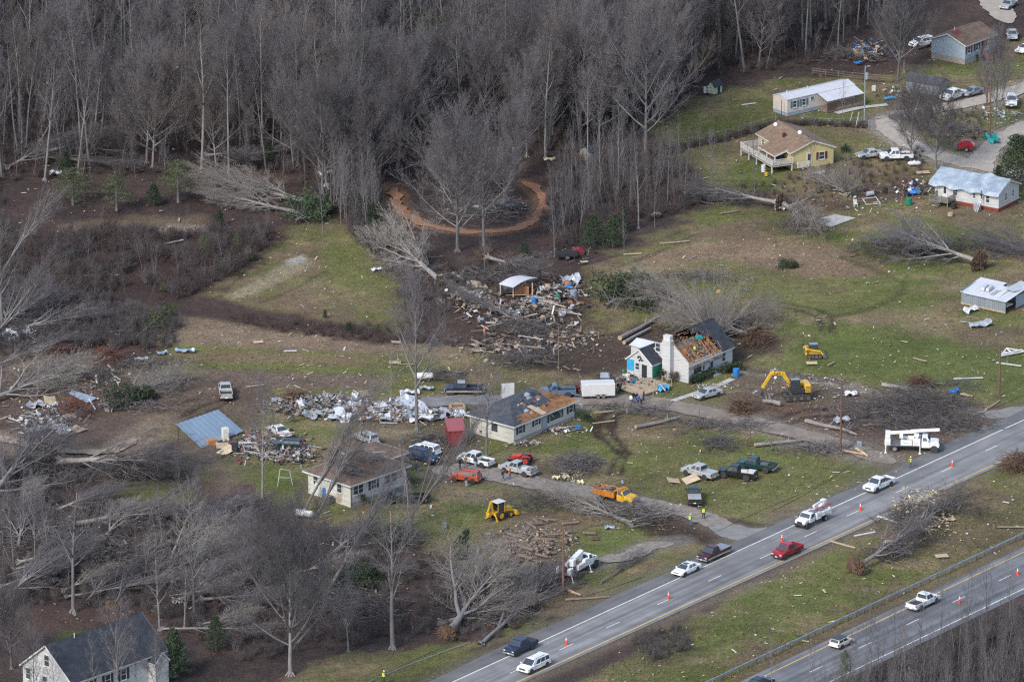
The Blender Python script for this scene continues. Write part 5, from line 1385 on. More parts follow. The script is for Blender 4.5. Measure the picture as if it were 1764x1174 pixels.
mb=MB();slab(mb,[(0.2,0.25,h+.02),(L*.74,0.25,h+.02),(L*.74,W_-.3,h+.02),(.2,W_-.3,h+.02)],.05);mb.build('attic_floor',M['rubble_dark'],e)
mb=MB();slab(mb,[sp(0.15,.0),sp(L*.74,.0),sp(L*.74,.86),sp(.15,.86)],.02);mb.build('torn_sheathing',M['rubble_dark'],e).location.z=-.75
for k in range(5):MB().box((L*(.12+.13*k),W_*(.40+.06*(k%2)),h+.9),(.1,W_*.45,1.6)).build('attic_stud_wall',M['sheathing'],e)
rr=random.Random(18)
for k in range(15):
 if k in (3,7,8):continue
 x=.3+k*(L*.72)/14;t0=0.0;t1=(1,.55,.4,.95,.8,.5,.35,1)[k%8]
 mb=MB();p_=Vector(sp(x+rr.uniform(-.5,.5),t1));p_.z+=rr.uniform(-.5,.25);boombox(mb,sp(x,t0),tuple(p_),.09,.16);mb.build('rafter',M['rafter'],e)
rr=random.Random(8)
for k in range(90):
 x=rr.uniform(.3,L*.80);t=rr.uniform(.02,.95);p=Vector(sp(x,t));d=Vector((rr.uniform(-1,1),rr.uniform(-.5,.5),rr.uniform(-.3,.3)))*rr.uniform(.4,1.1)
 mb=MB();boombox(mb,tuple(p-d*.5+Vector((0,0,.08))),tuple(p+d*.5+Vector((0,0,.1))),rr.uniform(.08,.22),.05)
 mb.build('splintered_board',M[('rafter','sheathing','old_wood','sheathing')[k%4]],e)
for k in range(9):
 x=L*(.48+.032*k);mb=MB();boombox(mb,sp(x,.55+.03*(k%3)),sp(x+.5,.62+.03*(k%3)),.25,.04);mb.build('exposed_strip',M['sheathing'],e)
tl=MB().box((0,0,0),(1.0,.8,.5)).build('storage_tub',M['tarp_teal'],None,e.matrix_basis@Vector((L*.52,W_*.30,h+2.2)),(0.2,.3,.4),bevel=.05);tag(tl,'teal tub lying in the opened attic of the white house','tub')
for s in (-1,):
 mb=MB();mb.box((L/2-.1,-ov-.02,h-ov*kx+.02),(L+.6,.06,.2));mb.build('fascia',M['trim'],e)
MB().box((-.45,W_*.45,3.1),(.9,1.5,6.2)).build('chimney',M['white_siding'],e,bevel=.02);MB().box((-.45,W_*.45,6.55),(.75,1.2,.75)).box((-.45,W_*.45,6.95),(.85,1.3,.1)).build('chimney_top',M['white_paint'],e)
window(e,'l',W_*.73,4.5,.8,1.25,0,None);window(e,'f',L*.20,1.75,2.0,1.35,0,None,mull=False);window(e,'f',L*.34,1.85,.55,1.2,0,None)
door(e,'f',L*.52,.3,1.0,2.1,0,'grey_skirt',True);window(e,'f',L*.80,1.9,.9,1.3,0,None)
MB().box((L/2,-.02,.2),(L-.1,.05,.4)).build('foundation',M['block'],e)
MB().box((L*.52,-.7,.15),(1.6,1.2,.3)).build('front_step',M['concrete'],e)
gable_walls(e,3.4,3.2,3.6,.6,M['white_siding'],'y',.3,W_+.02,0,'rear_wing_wall');gable_roof(e,3.4,3.2,3.65,.6,M['white_metal'],'y',.15,.3,W_+.1,.08,(0,1),False)
e2,L2,W2=frame('house_addition',(1123,656),(1147,647),(1079,645),'small white gabled addition with a blue tarp panel and green wrapped side')
h2=2.6;L2=3.6
gable_walls(e2,L2,W2,h2,1.9,M['white_siding'],'x');gable_roof(e2,L2,W2,h2,1.9,M['shingle_black'],'x',.18)
MB().box((-.03,W2*.85,1.75),(.05,W2*.27,1.7)).build('blue_panel',M['tarp_cyan'],e2);MB().box((L2*.5,-.03,1.4),(L2*.9,.05,2.1)).build('green_wrap',M['green_wrap'],e2)
window(e2,'l',W2*.58,1.75,.7,1.0,0,None);MB().box((-.035,W2*.30,1.2),(.06,.95,2.1)).build('doorway_shade_panel',M['dark'],e2)  # near-black panel on the wall paints the unlit inside of the doorway
mb=MB()
for k,(dy,dz,w,hh) in enumerate(((.5,3.35,.5,.25),(.44,3.05,.25,.5),(.55,3.2,.3,.3),(.40,2.85,.5,.22),(.5,2.75,.2,.35))):mb.box((-.03-.002*k,W2*dy,dz),(.05,w,hh))
mb.build('hole_shade_plates',M['dark'],e2)  # near-black plates on the gable paint the shade inside a ragged hole
e3,L3,W3=frame('plywood_deck',(1102,684),(1148,664),(1069,667),'low bare plywood deck in front of the white addition','deck')
MB().box((L3/2,W3/2,.28),(L3,W3,.1)).build('deck_top',M['plywood'],e3);MB().box((L3/2,.06,.12),(L3,.1,.24)).build('deck_skirt',M['old_wood'],e3)
for x in (L3*.55,L3*.98):
 for y in (.1,W3*.4):MB().box((x,y,.8),(.12,.12,1.1)).build('rail_post',M['board'],e3)
mb=MB();boombox(mb,(L3*.55,.1,1.3),(L3*.98,.1,1.3),.1,.06);boombox(mb,(L3*.98,.1,1.3),(L3*.98,W3*.4,1.3),.1,.06);mb.build('handrail',M['board'],e3)
e,L,W_=frame('white_house',(125,1226),(293,1172),(35,1196),'large white house with a steep black roof in the bottom left corner')
h=4.3;gable_walls(e,L,W_,h,3.7,M['white_siding'],'x');gable_roof(e,L,W_,h,3.85,M['shingle_black'],'x',.3)
window(e,'l',W_*.50,6.0,.9,1.5,0,None);window(e,'l',W_*.88,3.2,.9,1.5,0,None);window(e,'l',W_*.55,2.9,.9,1.5,0,None);window(e,'l',W_*.22,2.9,.9,1.5,0,None)
for s in (.2,.38,.55):window(e,'f',L*s,2.8,.9,1.5,0,'shutter')
MB().tube((L*.28,W_/2-.3,h+3.6),(L*.28,W_/2-.3,h+4.4),.07).build('vent_pipe',M['white_paint'],e)
gable_walls(e,2.4,1.4,3.4,1.3,M['white_siding'],'y',L*.82,-1.4,0,'porch_wall');gable_roof(e,2.4,1.4,3.4,1.3,M['shingle_black'],'y',.12,L*.82,-1.4)
e,L,W_=frame('yellow_house',(1363,292),(1434,281),(1316,262),'yellow house with a tan roof, red shutters and a white deck')
h=3.0;W_=12.0
gable_walls(e,L,W_,h,1.5,M['yellow_siding'],'y');gable_roof(e,L,W_,h,1.5,M['shingle_tan'],'y',.35)
window(e,'f',L*.72,1.7,.95,1.2,0,'shutter_red');door(e,'f',L*.42,.5,.95,2.05,0,'trim',True)
window(e,'l',W_*.85,1.9,.7,.9,0,None)
MB().box((L*.22,W_*.5,h+1.0),(.5,.5,.9)).build('chimney',M['shutter_red'],e)
for x,y,z in ((L*.35,W_*.93,1.35),(L*.47,W_*.35,1.75)):
 MB().tube((x,y,h+z-.4),(x,y,h+z),.04).tube((x,y,h+z),(x-.15,y-.25,h+z+.15),.36,.34,10).build('satellite_dish',M['white_paint'],e)
mb=MB();slab(mb,[(-2.6,1.0,h-.75),(0.1,1.0,h+.12),(.1,7.0,h+.12),(-2.6,7.0,h-.75)],.1);mb.build('porch_roof',M['shingle_tan'],e)
mb=MB();boombox(mb,(-2.63,1.0,h-.72),(-2.63,7.0,h-.72),.06,.22);boombox(mb,(-2.6,.97,h-.72),(.0,.97,h+.1),.06,.22);mb.build('porch_fascia',M['trim'],e)
MB().box((-2.0,5.0,1.25),(4.0,11.5,.14)).build('deck_floor',M['board'],e)
MB().box((-2.0,5.0,1.14),(3.95,11.45,.16)).build('deck_frame',M['white_paint'],e)
for x,y in ((-3.9,-.6),(-3.9,2.2),(-3.9,5),(-3.9,7.8),(-3.9,10.6),(-.2,-.6),(-.2,10.6)):MB().box((x,y,.6),(.16,.16,1.25)).build('deck_post',M['white_paint'],e)
for x,y in ((-2.5,1.1),(-2.5,4.0),(-2.5,6.9)):MB().box((x,y,(1.3+h-.75)/2),(.16,.16,h-.75-1.3)).build('porch_post',M['white_paint'],e)
railing(e,[(-.1,-.7),(-3.9,-.7),(-3.9,2.2),(-3.9,5.0),(-3.9,7.8),(-3.9,10.7),(-.1,10.7)],1.3)
for k in range(4):MB().box((.8+.28*k,-.6-.1,1.1-.3*k),(.28,1.1,.05)).build('step',M['white_paint'],e)
railing(e,[(.6,-1.2),(2.6,-1.2)],.5)
for k,(x,y,c) in enumerate(((-1.2,2.2,'dark'),(-1.6,4.2,'old_wood'))):MB().box((x,y,1.75),(.8,1.3,.8)).box((x-.35,y,2.2),(.15,1.3,.5)).build('porch_bench',M[c],e)
e,L,W_=frame('tarped_house',(1720,365),(1758,348),(1607,346),'white house with a pale blue tarp over its roof and a red brick base')
h=3.15;gable_walls(e,L,W_,h,1.35,M['white_siding'],'y',0,0,.55);MB().box((L/2,W_/2,.28),(L-.06,W_-.06,.56)).build('brick_base',M['brick_red'],e)
gable_roof(e,L,W_,h,1.35,M['shingle_tan'],'y',.3)
n=26;m_=12;V=[];rr=random.Random(2)
for i in range(n+1):
 y=-.35+(W_+1.2)*i/n
 for j in range(m_+1):
  t=j/m_;x=-.75+(L/2+.75)*t
  z=h-.3+(1.35+.3)*t+.27+.07*math.sin(y*2.1+3*t)*(1-t)+(.35*math.exp(-((y-W_*.28-(1-t)*.8)**2)*1.6)*(.3+t))+rr.uniform(-.03,.03)
  if x<-.42:z-=.40+.15*math.sin(y*1.7)
  V.append((x,y,z))
F=[(i*(m_+1)+j,i*(m_+1)+j+1,(i+1)*(m_+1)+j+1,(i+1)*(m_+1)+j) for i in range(n) for j in range(m_)]
tp=MB().add(V,F).build('roof_tarp',M['tarp_pale'],None,smooth=True);tp.matrix_world=e.matrix_basis;tag(tp,'pale blue tarp stretched over the white house roof','tarp')
for s,w,hh,z in ((W_*.84,.85,2.0,1.7),(W_*.68,.75,1.1,2.05),(W_*.38,.45,.8,2.0),(W_*.17,.6,1.2,1.85)):
 if s==W_*.84:door(e,'l',s,.8,.9,2.05,0,'white_paint',True)
 else:window(e,'l',s,z,w,hh,0)
for s in (.35,.70):window(e,'f',L*s,2.0,.5,1.1,0)
d0=W_*.80
MB().box((-1.3,d0+.2,.75),(2.5,3.4,.1)).build('deck_floor',M['grey_deck'],e)
for x,y in ((-2.45,d0-1.4),(-2.45,d0+1.8),(-.2,d0-1.4)):MB().box((x,y,.36),(.14,.14,.72)).build('deck_post',M['grey_deck'],e)
railing(e,[(-.1,d0-1.45),(-2.5,d0-1.45),(-2.5,d0-.2)],.8,.9,.17,'grey_deck');railing(e,[(-2.5,d0+.9),(-2.5,d0+1.9),(-.1,d0+1.9)],.8,.9,.17,'grey_deck')
for k in range(3):MB().box((-2.7-.27*k,d0+.35,.55-.22*k),(.28,1.0,.05)).build('step',M['grey_deck'],e)
mb=MB()
for s in (0,.42):mb.tube((-1.9,W_*.24+s,0),(.7,W_*.22+s,4.1),.04)
for k in range(12):t=k/11.5;mb.tube((-1.9+2.6*t,W_*(.24-.02*t),4.1*t),(-1.9+2.6*t,W_*(.24-.02*t)+.42,4.1*t),.03)
lad=mb.build('ladder',M['white_paint'],None);lad.matrix_world=e.matrix_basis;tag(lad,'white ladder leaning on the tarp-roofed house','ladder');TARPED=e;TW=W_
e,L,W_=frame('mobile_home',(1356,201),(1480,178),(1329,193),'long pale mobile home with a white metal roof and dark front porch','mobile home')
h=2.95
gable_walls(e,L,W_,h,.5,M['pink_siding'],'x',0,0,.62);MB().box((L/2,W_/2,.31),(L-.04,W_-.04,.62)).build('skirting',M['grey_skirt'],e)
gable_roof(e,L,W_,h,.5,M['white_metal'],'x',.12,0,0,.08,(0,1),False)
for s,w in ((.11,.75),(.245,.75)):window(e,'f',L*s,1.95,w,1.1,0,'shutter_blue')
window(e,'f',L*.37,2.25,.7,.55,0,None,sill=False)
mb=MB();slab(mb,[(L*.45,-2.6,h-.95),(L*1.0,-2.6,h-.95),(L*1.0,.1,h-.05),(L*.45,.1,h-.05)],.08);mb.build('porch_roof',M['white_metal'],e)
MB().box((L*.725,-1.25,.3),(L*.55,2.5,.6)).build('porch_floor',M['old_wood'],e);
for s in (.46,.58,.72,.86,.99):MB().box((L*s,-2.45,1.3),(.12,.12,1.5)).build('porch_post',M['old_wood'],e)
MB().box((L*.52,-2.5,1.0),(L*.13,.06,1.3)).build('porch_lattice',M['rootsoil'],e);railing(e,[(L*.58,-2.45),(L*.86,-2.45),(L*.99,-2.45)],.6,.8,.2,'old_wood')
for s in (.12,.42):MB().tube((L*s,W_*.6,h+.35),(L*s,W_*.6,h+.85),.1).build('roof_vent',M['white_paint'],e)
e,L,W_=frame('blue_house',(1662,112),(1726,95),(1598,103),'blue-grey house with a brown roof and dark red shutters at the top right')
h=3.6;gable_walls(e,L,W_,h,1.45,M['blue_siding'],'x',0,0,1.0);MB().box((L/2,W_/2,.5),(L-.05,W_-.05,1.0)).build('foundation',M['block'],e)
gable_roof(e,L,W_,h,1.45,M['shingle_brown'],'x',.35)
for s in (.13,.40,.78):window(e,'f',L*s,2.5,.8,1.2,0,'shutter_red')
door(e,'f',L*.60,1.1,.95,2.0,0,'shutter_red');MB().box((L*.62,-1.0,.5),(2.2,1.9,1.0)).build('porch',M['brick_red'],e);railing(e,[(L*.46,-1.9),(L*.78,-1.9)],1.0,.9,.2,'shutter_red')
mb=MB();slab(mb,[(L*.10,W_*.36,h+1.18),(L*.30,W_*.36,h+1.18),(L*.30,W_/2+.05,h+1.6),(L*.10,W_/2+.05,h+1.6)],.05);mb.build('roof_patch',M['brick_red'],e)
MB().tube((L*.2,W_/2,h+1.4),(L*.2,W_/2,h+2.2),.06).build('vent_pipe',M['white_paint'],e)
e,L,W_=frame('grey_shed',(1618,166),(1634,158),(1560,157),'weathered grey shed with white outlined double doors','shed')
h=1.9;gable_walls(e,L,W_,h,.9,M['shed_metal'],'y');gable_roof(e,L,W_,h,.9,M['shingle_slate'],'y',.15,trim=False)
for s in (.32,.68):
 dd=MB().box((L*s,-.03,.95),(L*.3,.05,1.7)).build('door',M['grey_skirt'],e)
 mb=MB()
 for q in (-1,1):mb.box((L*(s+.14*q),-.07,.95),(.07,.04,1.7));mb.box((L*s,-.07,.95+.8*q),(L*.28,.038,.08))
 mb.box((L*s,-.068,.95),(L*.28,.038,.07));mb.build('door_trim',M['white_paint'],dd)
e,L,W_=frame('metal_shed',(1732,540),(1775,520),(1655,523),'low grey metal shed with a buckled white metal roof at the right edge','shed')
h=1.95;L=6.0
MB().loft([[(.0,y,.3),(.06,y,.3),(.06,y,h),(0,y,h)] for y in (0,W_)]).build('wall',M['shed_metal'],e);MB().box((.02,W_/2,.15),(.12,W_,.3)).build('foundation',M['plywood'],e)
mb=MB()
for k in range(22):mb.box((-.02,.2+k*(W_-.4)/21,.3+(h-.3)/2),(.04,.07,h-.36))
mb.build('wall_ribs',M['shed_metal'],e)
MB().box((L/2,W_-.03,h/2+.3),(L,.06,h+.6)).build('back_wall',M['shed_metal'],e);MB().box((L-.03,W_/2,h/2+.3),(.06,W_-.1,h+.6)).build('side_wall',M['shed_metal'],e)
MB().box((L*.62+.6,.03,h/2+.1),(2.6,.05,h)).build('front_panel',M['grey_skirt'],e);MB().box((1.4,.6,.95),(1.8,1.0,.1)).build('shelf',M['white_paint'],e)
nn=9
for k in range(nn):
 y0=-.25+k*(W_+.5)/nn;y1=y0+(W_+.5)/nn-.02;xe=-.35+(.35 if k==nn-1 else 0);xr=L-(1.6 if k in (2,3) else 0)
 mb=MB();slab(mb,[(xe,y0,h),(xr,y0,h+.75),(xr,y1,h+.75),(xe,y1,h)],.05);mb.box(((xe+xr)/2,y1,h+.44),(.01,.01,.01));mb.build('roof_panel',M['white_metal'],e)
mb=MB();slab(mb,[(L*.5,0.5,h+.75),(L*1.3,-1.0,h+.5),(L*1.3,2.2,h+.9),(L*.5,2.0,h+.95)],.05);mb.build('loose_roof_panel',M['roof_metal'],e)
for k in (0,1):MB().prism([(0,0),(1.5,.25),(1.35,.75),(.1,.5)],0,.55).build('bent_sheet',M['roof_metal'],e,(L*.25,W_*(.60-.1*k),h+.4))
mb=MB()
for s in (0,.5):mb.tube((.8,W_*.35+s,h+.3),(2.8,W_*.33+s,h+.58),.03)
for k in range(5):mb.tube((.9+k*.42,W_*.345,h+.33+k*.05),(.9+k*.42,W_*.345+.5,h+.33+k*.05),.025)
lad=mb.build('ladder',M['steel'],None);lad.matrix_world=e.matrix_basis;tag(lad,'dark ladder lying on the white metal shed roof','ladder')
e,L,W_=frame('garden_shed',(1231,163),(1243,158),(1219,160),'tiny pale green shed with a dark roof at the wood edge','shed')
gable_walls(e,L,W_,1.3,.8,M['green_siding'],'x');gable_roof(e,L,W_,1.3,.85,M['shingle_black'],'x',.12,trim=False);MB().box((L*.55,-.03,.6),(.6,.05,1.1)).build('door',M['dark'],e)
e,L,W_=frame('red_shed',(773,768),(802,767),(765,754),'dark red metal shed with a slanted faded red roof','shed')
h=2.3;MB().loft([[(x,0,0),(x,W_,0),(x,W_,h+.6),(x,0,h)] for x in (0,L)]).build('wall',M['red_metal'],e)
mb=MB();slab(mb,[(-.1,-.12,h),(L+.1,-.12,h),(L+.1,W_+.1,h+.62),(-.1,W_+.1,h+.62)],.06);mb.build('roof',M['red_roof'],e)
mb=MB()
for k in range(9):mb.box((.12+k*(L-.24)/8,-.02,h/2),(.05,.04,h-.1))
mb.build('wall_ribs',M['red_metal'],e);MB().box((L/2,-.03,1.0),(1.2,.03,1.9)).build('door',M['red_metal'],e)
e,L,W_=frame('wood_shed',(1016,279),(1028,274),(1004,272),'small dark-roofed shed standing in the thin wood','shed')
gable_walls(e,L,W_,1.6,.7,M['block'],'x');gable_roof(e,L,W_,1.6,.75,M['shingle_black'],'x',.15,trim=False)
a,b,c,d=G(303.5,730,3.1),G(376,705,3.1),G(420,742,.25),G(348,772,.1)
e=empty('collapsed_carport',G(340,772),0,'collapsed carport whose blue metal roof slopes from posts to the ground','carport');o0=e.location
np_=9
for k in range(np_):
 t0,t1=k/np_,(k+1)/np_-.006
 P=[a.lerp(b,t0),a.lerp(b,t1),d.lerp(c,t1),d.lerp(c,t0)]
 mb=MB();slab(mb,[tuple(p-o0) for p in (P[0],P[3],P[2],P[1])],.04);boombox(mb,tuple(P[0]-o0+Vector((0,0,.06))),tuple(P[3]-o0+Vector((0,0,.06))),.12,.13);mb.build('roof_panel',M['blue_roof'],e)
for p in (a.lerp(b,.02),a.lerp(b,.5),a.lerp(b,.97)):
 q=p-o0;MB().tube((q.x+.15,q.y,-.1),(q.x+.1,q.y,q.z-.05),.09,n=6).build('post',M['pole_wood'],e)
mb=MB();boombox(mb,tuple(a-o0-Vector((0,0,.12))),tuple(b-o0-Vector((0,0,.12))),.12,.2);mb.build('beam',M['pole_wood'],e)
mb=MB();boombox(mb,tuple(d-o0+Vector((0,0,.02))),tuple(c-o0),.1,.12);mb.build('fallen_beam',M['old_wood'],e)
P=[G(859,489,2.2),G(896,474,2.5),G(926,478,2.2),G(884,495,2.3)]
e=empty('wrecked_shelter',G(890,512),0,'leaning open shelter with a bent white metal roof in the wreck heap','shelter');o0=e.location
mb=MB();V=[];
for i in range(7):
 for j in range(5):
  p=P[0].lerp(P[1],i/6).lerp(P[3].lerp(P[2],i/6),j/4)-o0;V.append((p.x,p.y,p.z+.35*math.sin(math.pi*i/6)))
mb.add(V,[(i*5+j,i*5+j+1,(i+1)*5+j+1,(i+1)*5+j) for i in range(6) for j in range(4)]);ro=mb.build('roof',M['white_metal'],e);sm=ro.modifiers.new('thick','SOLIDIFY');sm.thickness=.06
for u,v,hh in ((917,511,2.3),(884,512,2.1),(862,508,2.0),(905,505,2.3)):
 p=G(u,v)-o0;MB().box((p.x,p.y,hh/2),(.18,.18,hh)).build('post',M['board'],e)
p=G(874,505)-o0;MB().box((p.x,p.y,.9),(2.6,.08,1.8),None,.5).build('wall_panel',M['shed_metal'],e)
p=G(899,509)-o0;MB().box((p.x,p.y,.8),(2.2,.1,1.5),None,-.1).build('back_boards',M['rafter'],e)
def slab_ground(pts,label,m='concrete',th=.1,name='concrete_slab'):
 P=[G(*p) for p in pts];o=P[0]
 V=[(p.x-o.x,p.y-o.y,0.0) for p in P]+[(p.x-o.x,p.y-o.y,th) for p in P];n=len(P)
 F=[tuple(range(n))[::-1],tuple(range(n,2*n))]+[(i,(i+1)%n,n+(i+1)%n,n+i) for i in range(n)]
 return tag(MB().add(V,F).build(name,M[m],None,o),label,'slab')
slab_ground([(1395,381),(1432,391),(1474,376),(1438,370)],'pale bare house floor slab on the right meadow','concrete')
slab_ground([(118,677),(150,694),(168,686),(125,672)],'pale blue-grey floor slab behind the rust-red shrub','grey_skirt')
slab_ground([(896,516),(950,530),(965,522),(915,507)],'grey floor slab in front of the wrecked shelter')
slab_ground([(393,770),(470,792),(530,770),(440,748)],'pale floor slab beside the collapsed carport')
def bush(u,v,r,hh,label,m='leaf_green',n=150,group=None):
 rr=random.Random(int(u*7+v));cents=[((rr.gauss(0,.4)*r,rr.gauss(0,.4)*r,hh*rr.uniform(.25,.8)),r*.42) for _ in range(12)]
 me=clump_mesh('leaves',cents,n//6,0.26,M[m],rr);e=empty('shrub',G(u,v),0,label,'shrub',group);link('leaves',me,e)
 s=[];
 for k in range(8):a=k*.8;s.append((0,0,0,math.cos(a)*r*.6,math.sin(a)*r*.6,hh*.7,.03,.015))
 link('stems',mesh_from_segs('stems',[(s,4)],[M['bark']]),e)
for k,(u,v) in enumerate(((1194,660),(1202,657),(1210,653),(1217,650),(1223,647))):bush(u,v,1.0,1.3,'clipped dark green shrub in the hedge under the big front window',n=300,group='clipped hedge under the front window')
for k,(u,v) in enumerate(((1245,644),(1254,641),(1262,638),(1271,637))):bush(u,v,1.0,1.3,'clipped dark green shrub in the hedge by the blue barrel',n=300,group='clipped hedge by the blue barrel')
bush(1145,654,1.2,1.7,'dark shrub against the green wrapped wall',n=300);bush(1163,657,1.3,1.5,'purplish bare shrub below the chimney','bramble',300)
bush(1010,726,1.1,1.6,'round dark shrub at the right end of the long damaged house',n=300)
bush(620,866,1.1,1.5,'green shrub under the brown-roofed house windows',n=260);bush(702,838,1.1,1.8,'green shrub at the right end of the brown-roofed house',n=300)
bush(735,862,1.0,1.4,'green shrub behind the black pickup tail',n=200)
bush(385,462,1.4,1.5,'low green shrub left part of the pair above the pale strip','needles_pine',300);bush(400,455,1.6,1.9,'tallest low green shrub above the pale strip','needles',300);bush(425,447,1.2,1.3,'small green shrub right of the pair above the pale strip','needles_pine',260)
bush(1456,262,1.2,1.3,'dark shrub at the corner of the yellow house',n=260);bush(1692,104,1.3,1.2,'dark shrub in front of the blue-grey house',n=260)
bush(282,500,.9,.9,'small green shrub at the lower edge of the brambles','needles_pine',200)
# ---- vehicles
WH={}
def wheel(parent,x,y,r=0.38,w=0.26,rimm='rim'):
 key=(round(r,2),round(w,2),rimm)
 if key not in WH:
  prof=[(r*0.62,-w/2),(r*0.93,-w/2),(r,-w*0.36),(r,w*0.36),(r*0.93,w/2),(r*0.62,w/2)]
  n=16;mb=MB()
  mb.loft([[(q*math.cos(2*math.pi*i/n),yy,q*math.sin(2*math.pi*i/n)) for i in range(n)] for q,yy in prof],cap=False)
  t=mb.mesh('tyre',M['tyre'])
  mb=MB()
  mb.loft([[(q*math.cos(2*math.pi*i/n),yy,q*math.sin(2*math.pi*i/n)) for i in range(n)] for q,yy in ((r*0.62,-w/2+.01),(r*0.55,-w*0.3),(r*0.55,w*0.3),(r*0.62,w/2-.01))])
  for k in range(5):
   a=k*2*math.pi/5
   for s in (-1,1):
    mb.box((math.cos(a)*r*0.33,s*(w/2-0.02),math.sin(a)*r*0.33),(r*0.5,0.03,r*0.14),None,0,Matrix.Rotation(-a,4,'Y'))
   mb.tube((0,-w/2,0),(0,w/2,0),r*0.14,n=8)
  WH[key]=(t,mb.mesh('rim',M[rimm]))
 t,rm=WH[key]
 e=link('wheel',t,parent,(x,y,r))
 link('rim',rm,e)
 return e
def quad(name,pts,m,parent,thick=0.012):
 """thin plate from 4 points, outward side given by the winding"""
 a,b,c,d=[Vector(p) for p in pts]
 n=(b-a).cross(d-a).normalized()*thick
 P=[tuple(p) for p in (a,b,c,d)]+[tuple(p+n) for p in (a,b,c,d)]
 F=[(3,2,1,0),(4,5,6,7),(0,1,5,4),(1,2,6,5),(2,3,7,6),(3,0,4,7)]
 return MB().add(P,F).build(name,m,parent)
def lerp(a,b,t): return tuple(a[i]+(b[i]-a[i])*t for i in range(3))
def patch(P,s0,s1,t0,t1):
 """sub-rectangle of a quad (P0 bottom-left, P1 bottom-right, P2 top-right, P3 top-left)"""
 f= lambda s,t:lerp(lerp(P[0],P[1],s),lerp(P[3],P[2],s),t)
 return [f(s0,t0),f(s1,t0),f(s1,t1),f(s0,t1)]
def glasshouse(e,paint,x0b,x0t,x1b,x1t,hb,ht,z0,z1,splits,rear_glass=True,roof=None):
 """tapered cab: painted shell, roof panel and separate panes. x0 rear, x1 front, b bottom, t top, h half widths"""
 lo=[(x0b,-hb,z0),(x1b,-hb,z0),(x1b,hb,z0),(x0b,hb,z0)]
 hi=[(x0t,-ht,z1),(x1t,-ht,z1),(x1t,ht,z1),(x0t,ht,z1)]
 MB().loft([lo,hi]).build('cab',paint,e,bevel=0.05)
 roofm=roof or paint
 MB().frustum(((x0t+x1t)/2,0,z1-0.004),(x1t-x0t-.02,2*ht-.02),(x1t-x0t-.22,2*ht-.18),0.05,roofm).build('roof',roofm,e,bevel=0.02)
 quad('windshield',patch([lo[1],lo[2],hi[2],hi[1]],0.05,0.95,0.08,0.93),M['glass'],e)
 if rear_glass:quad('rear_window',patch([lo[3],lo[0],hi[0],hi[3]],0.08,0.92,0.18,0.92),M['glass'],e)
 for s in (-1,1):
  Q=[lo[0],lo[1],hi[1],hi[0]] if s<0 else [lo[2],lo[3],hi[3],hi[2]]
  for (a,b) in splits:
   aa,bb=(a,b) if s<0 else (1-b,1-a)
   quad('side_window',patch(Q,aa,bb,0.12,0.9),M['glass'],e)
def common(e,L,Wd,zf,paint,bump,grille=True,wb=(0,0),r=0.38,lamp_z=0.85,tail_z=0.95,rimm='rim',tail_h=0.3):
 hw=Wd/2
 for s in (-1,1):
  wheel(e,wb[0],s*(hw-0.12),r,0.25,rimm);wheel(e,wb[1],s*(hw-0.12),r,0.25,rimm)
 mb=MB()
 for x in wb:
  for s in (-1,1):mb.tube((x,s*(hw-0.2),r+0.04),(x,s*(hw+0.006),r+0.04),r+0.09,n=16)
 mb.build('wheel_well_shade',M['plastic'],e)  # dark discs behind the tyres paint the shade of the wheel wells
 MB().box((L/2-0.02,0,0.52),(0.16,Wd-0.04,0.2)).build('front_bumper',bump,e,bevel=0.03)
 MB().box((-L/2+0.02,0,0.54),(0.16,Wd-0.04,0.2)).build('rear_bumper',bump,e,bevel=0.03)
 if grille:MB().box((L/2-0.03,0,lamp_z-0.03),(0.08,Wd*0.5,0.2)).build('grille',M['plastic'],e)
 for s in (-1,1):
  MB().box((L/2-0.06,s*(hw-0.27),lamp_z),(0.12,0.34,0.16)).build('headlight',M['headlight'],e,bevel=0.02)
  MB().box((-L/2+0.03,s*(hw-0.09),tail_z),(0.1,0.15,tail_h)).build('taillight',M['taillight'],e)
 MB().box((L/2+0.065,0,0.55),(0.015,0.34,0.13)).build('number_plate',M['reflective'],e)
 MB().box((-L/2-0.065,0,0.58),(0.015,0.34,0.13)).build('number_plate',M['reflective'],e)
def mirrors(e,x,hw,z,m):
 for s in (-1,1):MB().box((x,s*(hw+0.12),z),(0.12,0.2,0.18)).build('mirror',m,e,bevel=0.02)
def handles(e,xs,hw,z,m):
 for x in xs:
  for s in (-1,1):MB().box((x,s*(hw+0.012),z),(0.18,0.03,0.04)).build('door_handle',m,e)
